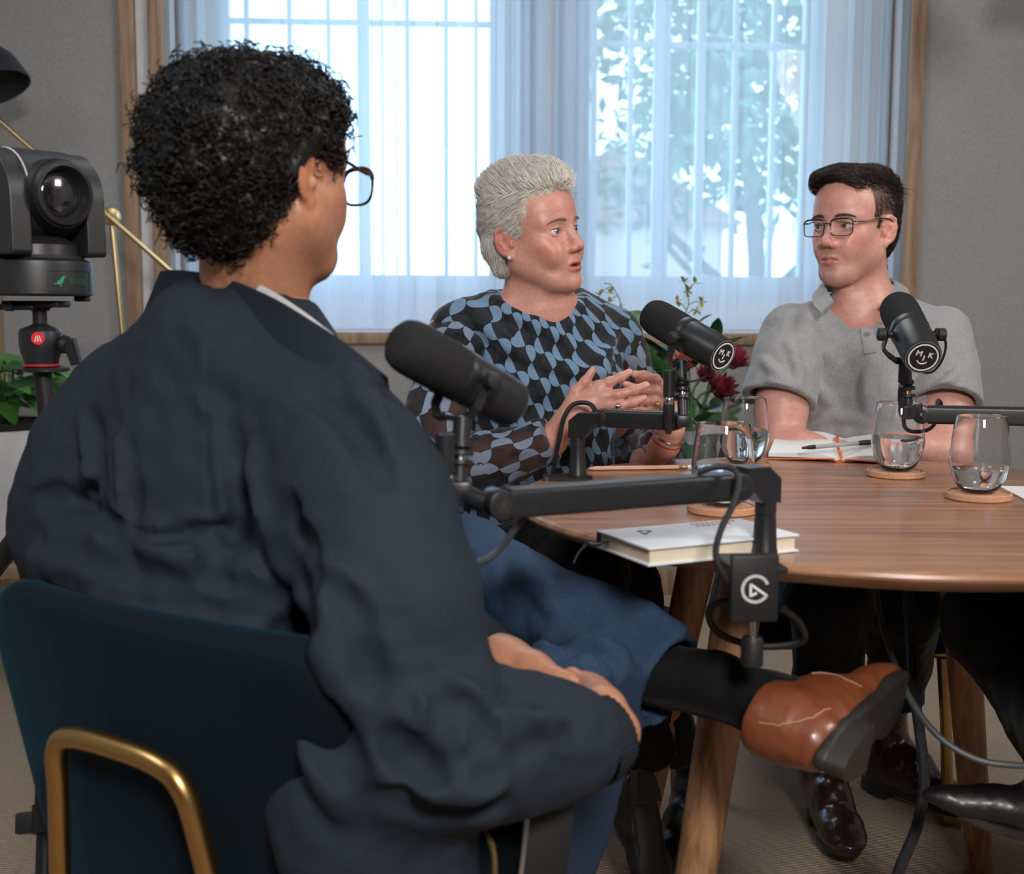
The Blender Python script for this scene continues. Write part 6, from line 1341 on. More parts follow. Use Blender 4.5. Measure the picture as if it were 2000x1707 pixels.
# ------------------------------------------------------------------ the man in the grey polo shirt
SKC = (.57, .280, .222); BLC = (.56, .165, .135)
C_o = P(1667, 443, 2.50)
mc = thing('person', (P(1690, 1100, 2.6)[0], P(1690, 1100, 2.6)[1], 0), 'bespectacled person in grey polo shirt with arms on the table, listening', 'person')
C_R = rot_from(V(-math.sin(R(46)), -math.cos(R(46)), math.tan(R(-1)))) * V(1, .95, 1)
toC = lambda p: (np.asarray(p) - C_o) @ np.linalg.inv(C_R).T
sC_, vC, fC = sculpt_head(.0017, True, 0.0, toC(P(1692, 612, 2.545)), 0.86, .052, [toC(P(1600, 640, 2.53)), toC(P(1785, 640, 2.55))], lid=.0043, mw=1.15, smile=-.0012)
cC = skin_colour(vC, SKC, (.42, .13, .11), BLC, True, brow=(.25, .13, .09), stubble=(.24, .13, .10), ear=(.66, .26, .20))
# shaved sides: the scalp shows dark stubble
hm = lambda v: ((v[:, 2] > np.where(v[:, 0] > -.008, .016, -.012 + .4 * np.clip(-v[:, 0] - .01, -.03, .02))) & (v[:, 0] < .034 + .12 * np.clip(v[:, 2] - .03, 0, .06)) & ~((np.abs(v[:, 1]) > .064) & (v[:, 2] < .022) & (v[:, 0] > -.048) & (v[:, 0] < .014))) | ((v[:, 0] < -.055) & (v[:, 2] > -.085)) | ((np.abs(v[:, 1]) < .0715) & (v[:, 0] > .006) & (v[:, 0] < .019) & (v[:, 2] > -.006) & (np.abs(v[:, 1]) > .055))
hmask = hm(vC); cC[hmask] = cC[hmask] * .15 + np.array((.060, .042, .036)) * .85
parts = [(place(vC, C_R, C_o), fC, cC)]
# arms on the table
sh1 = P(1528, 668, 2.53); el1 = P(1526, 888, 2.49); wr1 = P(1562, 876, 2.45); sh2 = P(1850, 672, 2.57); el2 = P(1846, 892, 2.47); wr2 = P(1745, 876, 2.44)
for a, b, w, hnd in ((sh1, el1, wr1, 1), (sh2, el2, wr2, -1)):
    tip = P(1655 - hnd * 12, 872, 2.45); dv = unit(tip - w); sd = np.cross(dv, (0, 0, 1)) * hnd
    ms = [w + dv * .075 + sd * o for o in (-.027, -.009, .009, .026)]
    fg = [([m_, m_ + dv * .040 + V(0, 0, .006), m_ + dv * .064 - V(0, 0, .004), m_ + dv * .082 - V(0, 0, .012)], [.0102, .0092, .0084, .0072]) for m_ in ms]
    th = w + dv * .03 - sd * .03; fg.append(([th, th + dv * .03 - sd * .016, th + dv * .055 - sd * .014, th + dv * .075 - sd * .008], [.013, .0112, .0098, .008]))
    fa = b * .5 + w * .5
    v, f, c = skin_chain([a * .8 + b * .2, a * .45 + b * .55, b, fa, w, w + dv * .03], [.030, .050, .046, .044, .028, .027], fg, h=.0030, palm=[(w + dv * .02 + sd * o * .7, m_, .020, .0135) for o, m_ in zip((-.02, -.007, .007, .02), ms)], base=SKC, blush=BLC, k=.025)
    parts.append((v, f, c))
v, f, c = merge_np(parts); mesh_np('body', v, f, M_skin, mc, c)
eyes(mc, C_R, C_o, unit(V(-.93, -.42, 0)), (.10, .075, .05), lid=.0043); brows(mc, C_R, C_o, sC_, (.07, .042, .03), 140, 5, .008, .0040)
spectacles(mc, C_R, C_o, .050, .0335, .00125, (.010, .013, .013), x0=.0985, yc=.0330, zc=-.0045, round_=.35, ear_z=.012)
# hair
cap = Sculpt(V(-.15, -.115, -.13), V(.15, .115, .17), .003)
cap.ball((-.004, 0, .074), (.086, .064, .040), k=0); cap.ball((.046, -.010, .088), (.046, .050, .020), k=.03); cap.ball((-.062, 0, .060), (.045, .066, .058), k=.03); cap.ball((-.072, 0, .0), (.036, .058, .070), k=.03)
cap.ball((.105, 0, .056), (.052, .10, .046), k=.008, op='cut')
for y in (-1, 1): cap.ball((.020, y * .100, .030), (.075, .034, .060), k=.006, op='cut'); cap.ball((-.02, y * .095, -.04), (.05, .03, .06), k=.01, op='cut')
cap.ball((-.03, 0, -.115), (.1, .1, .06), k=.01, op='cut'); cap.noise(.002, .03, 8); vc, fc = cap.mesh(); vc = relax(vc, fc, 2, .5)
M_dkhair = mat('dark_brown_hair', (.028, .018, .015), .38, noise=90, var=.5, spec=.5); mesh_np('hair', place(vc, C_R, C_o), fc, M_dkhair, mc)
rg = np.random.RandomState(4); pk = vc[rg.randint(0, len(vc), 5200)]; top_ = pk[pk[:, 2] > .055]
d = np.stack([.9 + 0 * top_[:, 0], -.45 + 0 * top_[:, 0], .32 + 0 * top_[:, 0]], 1); p1 = flow_hair(cap, top_, d, .042 * (.6 + .7 * rg.rand(len(top_))), 8, .002, 1, 0, .22, rise=.008)
bk_ = pk[(pk[:, 2] <= .07) & (pk[:, 0] < -.05)]; d = np.stack([-.35 + 0 * bk_[:, 0], .2 + 0 * bk_[:, 0], -.7 + 0 * bk_[:, 0]], 1); p2 = flow_hair(cap, bk_, d, .022 * (.6 + .7 * rg.rand(len(bk_))), 8, .002, 2, 0, .5, rise=.004)
tf = np.tile(V(-.098, .030, .075), (90, 1)) + rg.normal(size=(90, 3)) * .008; dt = V(-.8, .55, -.05) + rg.normal(size=(90, 3)) * .22; tl = .018 + .022 * rg.rand(90); p3 = np.stack([tf + dt / np.linalg.norm(dt, axis=1)[:, None] * (tl * k / 7)[:, None] - V(0, 0, .006) * (k / 7) ** 2 for k in range(8)], 1)
sd_ = vC[hmask & (np.abs(vC[:, 1]) > .045) & ~((np.abs(vC[:, 1]) > .0725) & (vC[:, 2] < .032) & (vC[:, 0] < .012))]; sd_ = sd_[rg.randint(0, len(sd_), 4200)]; nrm = np.stack([sd_[:, 0] * .3, np.sign(sd_[:, 1]), 0 * sd_[:, 0]], 1); nrm /= np.linalg.norm(nrm, axis=1)[:, None]; p4 = np.stack([sd_ + (nrm * .0016 + V(-.0035, 0, -.0050)) * k / 7 for k in range(8)], 1)
pa = np.concatenate([p1, p2, p3, p4]); rr = np.concatenate([np.full(len(p1), .0006), np.full(len(p2), .0006), np.full(90, .0006), np.full(len(p4), .00035)])
vv, ff = strands(place(pa.reshape(-1, 3), C_R, C_o).reshape(len(pa), 8, 3), rr, rr * .3); tag(mesh_np('hair_strands', vv, ff, M_dkhair, mc), kind='stuff')
# polo shirt
s = Sculpt(P(1440, 560, 2.5) - V(.0, .22, .50), P(1930, 560, 2.6) + V(.0, .17, .04), .0042)
s.ball(P(1688, 745, 2.60), (.178, .118, .185), k=0); s.ball(P(1686, 900, 2.59), (.172, .132, .170), k=.08); s.ball(P(1690, 1040, 2.6), (.17, .135, .10), k=.06)
for a in (P(1690, 640, 2.575),): s.cone(a, P(1545, 660, 2.545), .070, .066, .05); s.cone(a, P(1838, 665, 2.575), .070, .066, .05)
s.cone(P(1690, 605, 2.55), P(1690, 650, 2.57), .064, .085, .04)
s.ball(P(1678, 556, 2.53), (.056, .062, .046), k=.008, op='cut'); s.chain([P(1680, 585, 2.46), P(1690, 628, 2.44)], [.030, .006], .006, 'cut')
for a in ([(1545, 640), (1560, 700), (1562, 760)], [(1560, 690), (1600, 760), (1640, 800)], [(1580, 830), (1640, 815), (1720, 840)], [(1700, 700), (1690, 760), (1700, 820)], [(1800, 650), (1790, 720), (1800, 780)], [(1590, 860), (1660, 850), (1760, 860)], [(1500, 700), (1530, 740), (1555, 780)], [(1880, 720), (1850, 760), (1815, 790)]): s.fold(a, .008, .004, .013)
for a in ([(1562, 660), (1568, 740), (1572, 830)], [(1800, 680), (1798, 760), (1795, 830)]): s.fold(a, .006, -.003, .010, 'cut')
s.noise(.003, .14, 12)
po = cloth_mesh('polo_shirt', s, M_shirtg, mc)
for a, b, n_, fo in ((P(1548, 655, 2.545), P(1521, 782, 2.50), 1, [[(1490, 700), (1520, 735), (1560, 760)], [(1500, 740), (1530, 765), (1560, 775)], [(1540, 660), (1555, 710), (1560, 760)]]), (P(1838, 660, 2.575), P(1843, 792, 2.495), 2, [[(1875, 720), (1850, 750), (1815, 775)], [(1880, 760), (1850, 775), (1820, 785)]])):
    b2 = b + (b - a) * .5; sv = Sculpt(np.minimum(a, b2) - .1, np.maximum(a, b2) + .1, .0038); sv.chain([a, (a + b) / 2, b, b2], [.066, .064, .065, .066], .04)
    for q_ in fo: sv.fold(q_, .006, .003, .014)
    sv.noise(.0025, .11, 30 + n_); dn_ = unit(b - a); sv.chain([b - dn_ * .03, b + dn_ * .2], [.0600, .0600], .002, 'cut'); sv.plane_cut(b, dn_, .002); cloth_mesh('sleeve', sv, M_shirtg, po, it=2)
ctr = P(1684, 590, 2.545)
def around(a0, a1, r, z, n=14, tilt=0.0): return [V(ctr[0] + r * math.sin(R(q)), ctr[1] - r * 1.02 * math.cos(R(q)), z - tilt * max(0, math.cos(R(q)))) for q in np.linspace(a0, a1, n)]
z0 = P(1690, 572, 2.53)[2]
strap_mesh('collar', [P(1640, 545, 2.60), P(1613, 548, 2.53), P(1616, 568, 2.475), P(1628, 588, 2.445)], [P(1625, 570, 2.61), P(1592, 572, 2.53), P(1589, 594, 2.465), P(1603, 612, 2.435)], .005, M_shirtg, po, 40)
strap_mesh('collar', [P(1690, 543, 2.62), P(1742, 546, 2.57), P(1740, 572, 2.50), P(1718, 598, 2.45)], [P(1700, 566, 2.63), P(1766, 562, 2.58), P(1772, 592, 2.50), P(1748, 620, 2.45)], .005, M_shirtg, po, 40)
pl0 = s.hit(1692, 640); pl1 = s.hit(1700, 690)
if pl0 is not None and pl1 is not None:
    dd = unit(pl1 - pl0); m = MB(); m.box((pl0 + pl1) / 2 - FW * .001, (np.linalg.norm(pl1 - pl0), .026, .004), np.stack([dd, unit(np.cross(FW, dd)), np.cross(dd, unit(np.cross(FW, dd)))], 1), .001); m.build('placket', M_shirtg, po)
for px, py in ((1666, 612), (1693, 652)):
    p = s.hit(px, py)
    if p is not None: m = MB(); m.cyl(p - FW * .006, p - FW * .002, .0045, n=16); m.build('button', mat('shirt_button', (.16, .15, .15), .4), po)
# jeans and boots
s = Sculpt(V(.45, 2.05, .12), V(1.05, 2.85, .72), .007)
hp1 = P(1640, 1075, 2.62); hp2 = P(1750, 1075, 2.64); kn1 = P(1618, 1165, 2.20); kn2 = P(1770, 1165, 2.28); an1 = P(1618, 1500, 2.31); an2 = P(1745, 1400, 2.62)
s.ball(P(1692, 1070, 2.66), (.165, .13, .10), k=0); s.chain([hp1, kn1, an1], [.085, .070, .056], .04); s.chain([hp2, kn2, an2], [.085, .070, .054], .04); s.noise(.005, .12, 3)
s.plane_cut(V(0, 2.3, .205), (0, 0, -1), .004); cloth_mesh('jeans', s, M_dkjean, mc)
af = PZ(1616, 1625, .0); shoe(mc, af + V(0, .02, .02), V(-.02, -1, 0), V(0, 0, 1), .285, .13, 1.05, M_dkbrown, M_sole, 'boot', .02)
af = PZ(1748, 1560, .0); shoe(mc, af + V(0, 0, .02), V(.55, -.75, 0), V(0, 0, 1), .285, .13, 1.0, M_dkbrown, M_sole, 'boot', .02)
# ------------------------------------------------------------------ the curly-haired man seen from behind
SKA = (.42, .185, .105); BLA = (.42, .15, .085)
A_o = P(525, 337, 1.38)
ma = thing('person', (-.25, 1.42, 0), 'curly black-haired person in navy jacket seen from behind, leg crossed', 'person')
A_R = rot_from(V(math.sin(R(36)), math.cos(R(36)), math.tan(R(-2))))
toA = lambda p: (np.asarray(p) - A_o) @ A_R
sA0, vA, fA = sculpt_head(.0024, True, 0, toA(P(488, 600, 1.42)), 1.0, .056, None)
cA = skin_colour(vA, SKA, (.25, .08, .07), BLA, True, brow=(.02, .015, .012), stubble=(.20, .10, .065), ear=(.50, .17, .085))
parts = [(place(vA, A_R, A_o), fA, cA)]
# left forearm and hand lying over the right one, in the lap
w0 = P(905, 1265, 1.44); w1 = P(985, 1305, 1.385); w2 = P(1040, 1330, 1.36)
ml = [P(1088, 1338, 1.335), P(1098, 1352, 1.325), P(1100, 1368, 1.318), P(1096, 1384, 1.316)]
fg = [([m_, m_ + (P(1130, 1375, 1.30) - P(1095, 1350, 1.325)) * .95, m_ + (P(1140, 1400, 1.30) - P(1095, 1350, 1.325)), m_ + (P(1135, 1420, 1.31) - P(1095, 1350, 1.325))], [.0108, .0098, .009, .008]) for m_ in ml]
fg.append(([P(1045, 1318, 1.35), P(1085, 1326, 1.335), P(1108, 1330, 1.33), P(1125, 1336, 1.33)], [.013, .0115, .010, .008]))
v, f, c = skin_chain([w0, w1, w2], [.036, .032, .028], fg, h=.0028, palm=[(w2 + V(0, 0, o), m_, .022, .0145) for o, m_ in zip((.012, .004, -.004, -.012), ml)], base=SKA, blush=BLA, k=.02, nails=False); parts.append((v, f, c))
r0 = P(1195, 1430, 1.27); r1 = P(1175, 1395, 1.285); mr = [P(1150, 1340, 1.335), P(1165, 1352, 1.325), P(1172, 1366, 1.315), P(1172, 1382, 1.305)]
fg = [([m_, m_ + (P(1125, 1328, 1.345) - P(1158, 1345, 1.33)), m_ + (P(1108, 1340, 1.35) - P(1158, 1345, 1.33)), m_ + (P(1098, 1358, 1.355) - P(1158, 1345, 1.33))], [.0112, .0102, .0094, .0082]) for m_ in mr]
fg.append(([P(1160, 1390, 1.30), P(1130, 1370, 1.31), P(1112, 1352, 1.318), P(1100, 1345, 1.322)], [.0135, .0115, .0100, .0082]))
v, f, c = skin_chain([r0, r1], [.030, .027], fg, h=.0028, palm=[(r1 + V(0, 0, o), m_, .022, .0150) for o, m_ in zip((.008, .003, -.003, -.008), mr)], base=SKA, blush=BLA, k=.02, nails=False); parts.append((v, f, c))
# bare ankle glimpse is covered by the sock; upper body under the jacket
bs = Sculpt(V(-.65, 1.05, .40), V(.15, 1.75, 1.05), .010)
for q_ in ([P(488, 610, 1.42), P(655, 800, 1.31), P(795, 1430, 1.18), P(1060, 1455, 1.225), r0], [P(488, 610, 1.42), P(255, 800, 1.53), P(560, 1200, 1.62), w0]): bs.chain([q_[0]] + [q_[1] - V(0, 0, .03)] + q_[2:], [.05, .036, .036, .034, .03][:len(q_)], .03)
bs.cone(P(480, 700, 1.44), P(470, 1400, 1.45), .09, .11, .05); v, f = bs.mesh(); parts.append((v, f, np.array(SKA)))
v, f, c = merge_np(parts); mesh_np('body', v, f, M_skin, ma, c)
eyes(ma, A_R, A_o, A_R[:, 0], (.05, .03, .02))
spectacles(ma, A_R, A_o, .050, .042, .0020, (.030, .012, .008), x0=.1080, yc=.0360, zc=-.006, round_=.7, ear_z=.016)
# curly hair
cap = Sculpt(V(-.19, -.15, -.16), V(.13, .15, .19), .004)
cap.ball((-.032, 0, .036), (.112, .092, .084), k=0); cap.ball((-.072, 0, .004), (.078, .086, .084), k=.03); cap.ball((.030, 0, .072), (.058, .066, .044), k=.03); cap.ball((-.072, 0, -.050), (.040, .056, .046), k=.03)
for y in (-1, 1):
    cap.ball((.024, y * .104, -.026), (.066, .048, .060), k=.01, op='cut'); cap.ball((.105, y * .05, .02), (.055, .07, .055), k=.01, op='cut')
cap.ball((.045, 0, -.10), (.085, .14, .085), k=.01, op='cut'); cap.noise(.006, .05, 2)
vc, fc = cap.mesh(); vc = relax(vc, fc, 1, .5)
M_curl = mat('black_curls', (.0065, .006, .0062), .42, noise=80, var=.5, spec=.35); mesh_np('hair', place(vc, A_R, A_o), fc, M_curl, ma)
rg = np.random.RandomState(7); n = 3600; rt = vc[rg.randint(0, len(vc), n)]; rt = rt + rg.normal(size=rt.shape) * .002; er = np.sqrt(((np.abs(rt) * V(0, 1, 0) + rt * V(1, 0, 1) - V(-.018, .084, -.012)) ** 2 / V(.034, .05, .044) ** 2).sum(1)); rt = rt[er > 1]; n = len(rt)
g = np.stack([cap.sample(rt + V(.004, 0, 0)) - cap.sample(rt - V(.004, 0, 0)), cap.sample(rt + V(0, .004, 0)) - cap.sample(rt - V(0, .004, 0)), cap.sample(rt + V(0, 0, .004)) - cap.sample(rt - V(0, 0, .004))], 1); g /= np.linalg.norm(g, axis=1)[:, None] + 1e-9
ax = g * .55 + rg.normal(size=g.shape) * .55; ax /= np.linalg.norm(ax, axis=1)[:, None]; u = np.cross(ax, rg.normal(size=g.shape)); u /= np.linalg.norm(u, axis=1)[:, None] + 1e-9; w = np.cross(ax, u); K = 15; t = np.linspace(0, 1, K)
cr = (.0035 + .0040 * rg.rand(n))[:, None, None]; ln = (.010 + .016 * rg.rand(n))[:, None, None]; tw = (1.2 + 1.0 * rg.rand(n))[:, None]; ph = rg.rand(n)[:, None] * 6.28
ang = ph + tw * 6.283 * t[None]; path = (rt - g * .006)[:, None] + ax[:, None] * ln * t[None, :, None] + cr * (np.cos(ang)[..., None] * u[:, None] + np.sin(ang)[..., None] * w[:, None])
vv, ff = strands(place(path.reshape(-1, 3), A_R, A_o).reshape(n, K, 3), .0013 + .0005 * rg.rand(n), .0007, 3); tag(mesh_np('hair_curls', vv, ff, M_curl, ma), kind='stuff')
# jacket
s = Sculpt(V(-.78, .98, .30), V(.22, 1.85, 1.08), .0050)
RA = rot_from(V(.64, .77, 0))
s.ball(P(455, 860, 1.44), (.118, .168, .195), RA, 0); s.ball(P(420, 1080, 1.44), (.128, .19, .18), RA, .08); s.ball(P(480, 1330, 1.44), (.135, .19, .17), RA, .08)
s.cone(P(478, 690, 1.425), P(645, 835, 1.31), .060, .062, .06); s.cone(P(470, 668, 1.425), P(255, 800, 1.53), .066, .070, .06)
s.ball(P(470, 660, 1.425), (.070, .080, .04), RA, .05)
# right sleeve
sr = [P(645, 838, 1.31), P(684, 920, 1.28), P(718, 1000, 1.25), P(765, 1190, 1.20), P(795, 1435, 1.175), P(930, 1462, 1.19), P(1060, 1452, 1.225), P(1150, 1448, 1.262)]
s.chain(sr, [.060, .072, .078, .080, .075, .064, .054, .046], .05)
# left sleeve: upper arm forward, loose cloth bulging out at the side
s.chain([P(255, 800, 1.53), P(195, 900, 1.53), P(162, 1010, 1.53), P(195, 1095, 1.55), P(560, 1200, 1.62)], [.070, .075, .076, .080, .06], .05)
# hanging front hem on the right
s.chain([P(700, 1420, 1.33), P(760, 1600, 1.26), P(800, 1760, 1.22)], [.085, .080, .07], .05); s.chain([P(620, 1400, 1.27), P(650, 1600, 1.19), P(700, 1780, 1.17)], [.06, .05, .05], .05)
A_fold = [
 ([(90, 1010), (170, 1080), (300, 1130), (470, 1160)], .016, .006, .02), ([(60, 1090), (180, 1135), (330, 1170), (480, 1185)], .016, .006, .02), ([(130, 985), (240, 1040), (330, 1110), (420, 1150)], .014, .006, .018),
 ([(300, 1040), (380, 1070), (450, 1110), (520, 1160)], .011, .005, .016), ([(340, 1110), (420, 1125), (500, 1165)], .010, .004, .014), ([(390, 1030), (450, 1060), (500, 1100)], .010, .004, .014),
 ([(430, 790), (450, 900), (470, 1010)], .009, .004, .016), ([(180, 790), (190, 880), (200, 960)], .009, .004, .016), ([(240, 830), (260, 900), (265, 980)], .008, .004, .016),
 ([(500, 880), (540, 1000), (560, 1120)], .012, .005, .02), ([(560, 1080), (640, 1250), (700, 1380)], .014, .006, .022), ([(600, 1100), (680, 1180), (740, 1330)], .010, .005, .02),
 ([(830, 1330), (860, 1400), (850, 1480)], .010, .004, .015), ([(880, 1340), (920, 1400), (930, 1470)], .011, .004, .015), ([(960, 1360), (990, 1420), (980, 1500)], .009, .004, .014), ([(900, 1520), (980, 1490), (1060, 1430)], .009, .004, .014), ([(1040, 1390), (1080, 1440), (1070, 1510)], .008, .003, .012), ([(800, 1500), (880, 1540), (980, 1530)], .010, .004, .016), ([(1000, 1400), (1050, 1420), (1110, 1410)], .007, .003, .012),
 ([(560, 1300), (620, 1450), (680, 1600)], .012, .004, .018), ([(640, 680), (700, 760), (760, 860)], .008, .003, .016)]
s.cone(P(150, 1125, 1.43), P(500, 1185, 1.28), .050, .048, .05)
for a, r_, d_, k_ in A_fold: s.fold(a, r_ * .9, d_ * .9, k_ * 1.1)
for a, r_, k_ in (([(490, 880), (515, 1000), (545, 1130), (590, 1290), (640, 1430), (700, 1560)], .016, .024), ([(105, 1040), (200, 1095), (330, 1140), (480, 1165), (580, 1190)], .013, .018), ([(140, 955), (180, 985), (215, 1040), (260, 1100)], .010, .016), ([(165, 790), (178, 880), (188, 990)], .007, .018), ([(225, 820), (245, 930), (268, 1040)], .008, .018),
 ([(422, 760), (442, 860), (462, 970), (470, 1050)], .008, .018), ([(275, 1045), (330, 1036), (420, 1030), (468, 1044), (492, 1085)], .010, .012), ([(400, 1052), (440, 1092), (475, 1145)], .009, .014), ([(335, 1082), (400, 1120), (455, 1142)], .008, .012), ([(90, 1130), (250, 1168), (420, 1192), (540, 1212)], .008, .014),
 ([(565, 980), (590, 1080), (600, 1180)], .007, .018), ([(640, 1120), (690, 1220), (730, 1340)], .007, .022), ([(850, 1310), (880, 1370), (865, 1440), (820, 1490)], .009, .018), ([(900, 1360), (950, 1410), (960, 1480)], .007, .016), ([(1010, 1372), (1040, 1420), (1030, 1490)], .006, .014), ([(930, 1520), (1010, 1490), (1090, 1430)], .007, .016), ([(760, 1430), (800, 1480), (860, 1510)], .008, .018), ([(960, 1345), (1000, 1352), (1040, 1368)], .006, .010), ([(1085, 1400), (1105, 1450), (1090, 1510)], .005, .012), ([(700, 1560), (850, 1590), (1000, 1575)], .010, .016),
 ([(600, 760), (690, 830), (760, 940)], .005, .02)): s.fold(a, r_, -.004, k_, 'cut', n=36)
# shoulder-blade flap: upper cloth lies over the lower, with an overhanging edge
X = (s.ax[0][:, None, None], s.ax[1][None, :, None], s.ax[2][None, None, :]); rel = [X[i] - CAM[i] for i in range(3)]
dp = rel[0] * FW[0] + rel[1] * FW[1] + rel[2] * FW[2]; pxx = CX + F_PX * (rel[0] * RT[0] + rel[1] * RT[1] + rel[2] * RT[2]) / dp; pyy = CY - F_PX * (rel[0] * UP[0] + rel[1] * UP[1] + rel[2] * UP[2]) / dp
edge = np.interp(pxx, [60, 95, 125, 180, 260, 330, 390, 440, 480], [960, 942, 945, 975, 1025, 1042, 1022, 1024, 1040]); 
flap = (pxx > 60) & (pxx < 478) & (pyy < edge) & (pyy > edge - 150) & (dp < 1.62); s.F -= np.where(flap, .0055 * np.clip(1 - (edge - pyy) / 150, 0, 1) * np.clip((478 - pxx) / 30, 0, 1), 0).astype(np.float32)
s.fold([(398, 655), (393, 760), (396, 880), (400, 985)], .0035, .0015, .004, taper=False); s.fold([(405, 655), (401, 760), (404, 880), (408, 985)], .0022, -.0016, .003, 'cut', taper=False)
s.noise(.0030, .13, 21); s.noise(.0008, .03, 22)
s.ball(P(505, 560, 1.42), (.070, .070, .065), None, .01, 'cut')
s.plane_cut(P(1160, 1450, 1.262), unit(P(1190, 1445, 1.27) - P(1060, 1455, 1.22)), .004)
jk = cloth_mesh('jacket', s, M_jacket, ma, it=2)
# ribbed cuffs
def cuff(a, b, ra, rb):
    a = np.asarray(a); b = np.asarray(b); L_ = np.linalg.norm(b - a); n = 96; ax = unit(b - a); t = V(0, 0, 1); u = unit(np.cross(ax, t)); w = np.cross(ax, u); an = np.linspace(0, 2 * math.pi, n, endpoint=False); rib = 1 + .018 * np.sign(np.sin(an * 32)); rings = []
    for q, r in ((0, ra * .97), (.08, ra), (.5, (ra + rb) / 2 * 1.03), (.95, rb), (1, rb * .96), (.93, rb * .90), (.3, rb * .88)): rings.append(a + ax * L_ * q + (r * rib)[:, None] * (np.cos(an)[:, None] * u + np.sin(an)[:, None] * w))
    m = MB(); m.loft(rings, cap=False); m.build('cuff', M_rib, jk, angle=80)
cuff(P(1150, 1449, 1.258), P(1196, 1425, 1.278), .0475, .040); cuff(P(905, 1262, 1.435), P(962, 1297, 1.40), .046, .039)
sl = Sculpt(P(560, 1200, 1.62) - .15, P(905, 1260, 1.435) + .15, .006); sl.chain([P(560, 1200, 1.62), P(760, 1235, 1.52), P(915, 1268, 1.43)], [.060, .056, .047], .03); sl.noise(.004, .09, 3); sl.plane_cut(P(915, 1268, 1.43), P(962, 1297, 1.40) - P(905, 1262, 1.435), .003); cloth_mesh('sleeve', sl, M_jacket, jk)
# stand collar with its open tip, white shirt edge inside
strap_mesh('collar', [P(330, 545, 1.54), P(316, 533, 1.48), P(350, 528, 1.41), P(430, 540, 1.36), P(520, 576, 1.315), P(600, 622, 1.285), P(680, 674, 1.275), P(757, 738, 1.285)], [P(300, 630, 1.56), P(280, 622, 1.50), P(330, 634, 1.415), P(405, 646, 1.365), P(500, 664, 1.325), P(590, 700, 1.29), P(680, 757, 1.275), P(764, 785, 1.285)], .005, M_jacket, jk, 60)
M_tee = mat_weave('white_cotton', (.66, .66, .68), scale=1200)
strap_mesh('shirt_collar', [P(395, 530, 1.40), P(450, 536, 1.375), P(520, 562, 1.345), P(590, 606, 1.32), P(650, 652, 1.31)], [P(390, 560, 1.40), P(450, 566, 1.372), P(520, 598, 1.34), P(590, 640, 1.315), P(650, 690, 1.31)], .003, M_tee, ma, 40)
zp = [s.hit(x, y) for x, y in ((945, 1610), (958, 1640), (966, 1670), (968, 1700))]; zp = [q_ for q_ in zp if q_ is not None]
m = MB(); zpath = smooth_path([P(940, 1608, 1.20), P(957, 1640, 1.19), P(965, 1672, 1.185), P(966, 1710, 1.18)], 24); m.tube(zpath, .0028, 6); m.build('zip', M_brass, jk)
# trousers
s = Sculpt(V(-.42, 1.18, .04), V(.42, 1.98, .82), .0055)
hpA = P(560, 1490, 1.42); knA = P(1150, 1400, 1.43); anA = P(1165, 1800, 1.47); knB = P(905, 1110, 1.70); hem = P(1310, 1335, 1.49)
s.ball(P(600, 1480, 1.47), (.16, .15, .11), None, 0); s.chain([hpA, P(900, 1420, 1.40), knA, anA], [.095, .085, .070, .056], .05); s.chain([P(600, 1440, 1.55), knB, P(1120, 1215, 1.57), hem + (hem - knB) * .04], [.10, .070, .056, .062], .012)
for a, r_, d_, k_ in (([(1000, 1120), (1060, 1150), (1100, 1210)], .010, .004, .016), ([(960, 1090), (965, 1150), (950, 1210)], .009, .004, .013), ([(935, 1085), (940, 1150), (925, 1205)], .008, .004, .012), ([(1060, 1240), (1130, 1260), (1230, 1290)], .010, .004, .016), ([(1040, 1270), (1120, 1300), (1200, 1340)], .009, .004, .016), ([(1170, 1150), (1260, 1200), (1340, 1250)], .008, .003, .015)): s.fold(a, r_, d_, k_)
s.fold([(1000, 1265), (1080, 1262), (1170, 1275), (1240, 1330)], .007, -.003, .012, 'cut')
s.noise(.0035, .11, 17); s.noise(.001, .03, 18); nh = unit(hem - knB); s.plane_cut(hem, nh, .003); s.chain([hem + nh * .01, hem - nh * .03], [.055, .050], .003, 'cut')
cloth_mesh('trousers', s, M_jeans, ma, it=3)
# sock and tan shoe of the crossed leg
Hh = P(1550, 1435, 1.37); Tt = P(1735, 1290, 1.60); axS = unit(Tt - Hh); leg_dir = P(1380, 1330, 1.49) - P(1510, 1395, 1.42); upS = unit(leg_dir - axS * np.dot(leg_dir, axS))
s = Sculpt(P(1280, 1260, 1.5) - .12, P(1560, 1400, 1.4) + .14, .004); s.chain([hem - nh * .03, P(1400, 1338, 1.475), P(1490, 1375, 1.44), P(1540, 1385, 1.43)], [.040, .037, .036, .038], .02); s.noise(.0015, .05, 8); cloth_mesh('sock', s, M_black, ma)
oS = Hh - upS * .055 + axS * .045
shoe(ma, oS, axS, upS, .285, 0, 1.0, M_tan, M_sole, 'shoe', .020, seams=[[(.05, -.05, .085), (.055, -.05, .060), (.050, -.05, .035), (.058, -.05, .015)], [(-.085, -.02, .085), (-.090, -.03, .060), (-.060, -.05, .030), (-.02, -.05, .022)]], h=.0026)
shoe(ma, V(anA[0] + .01, anA[1] + .02, .02), V(.8, .55, 0), V(0, 0, 1), .285, 0, 1.0, M_tan, M_sole, 'shoe', .020)
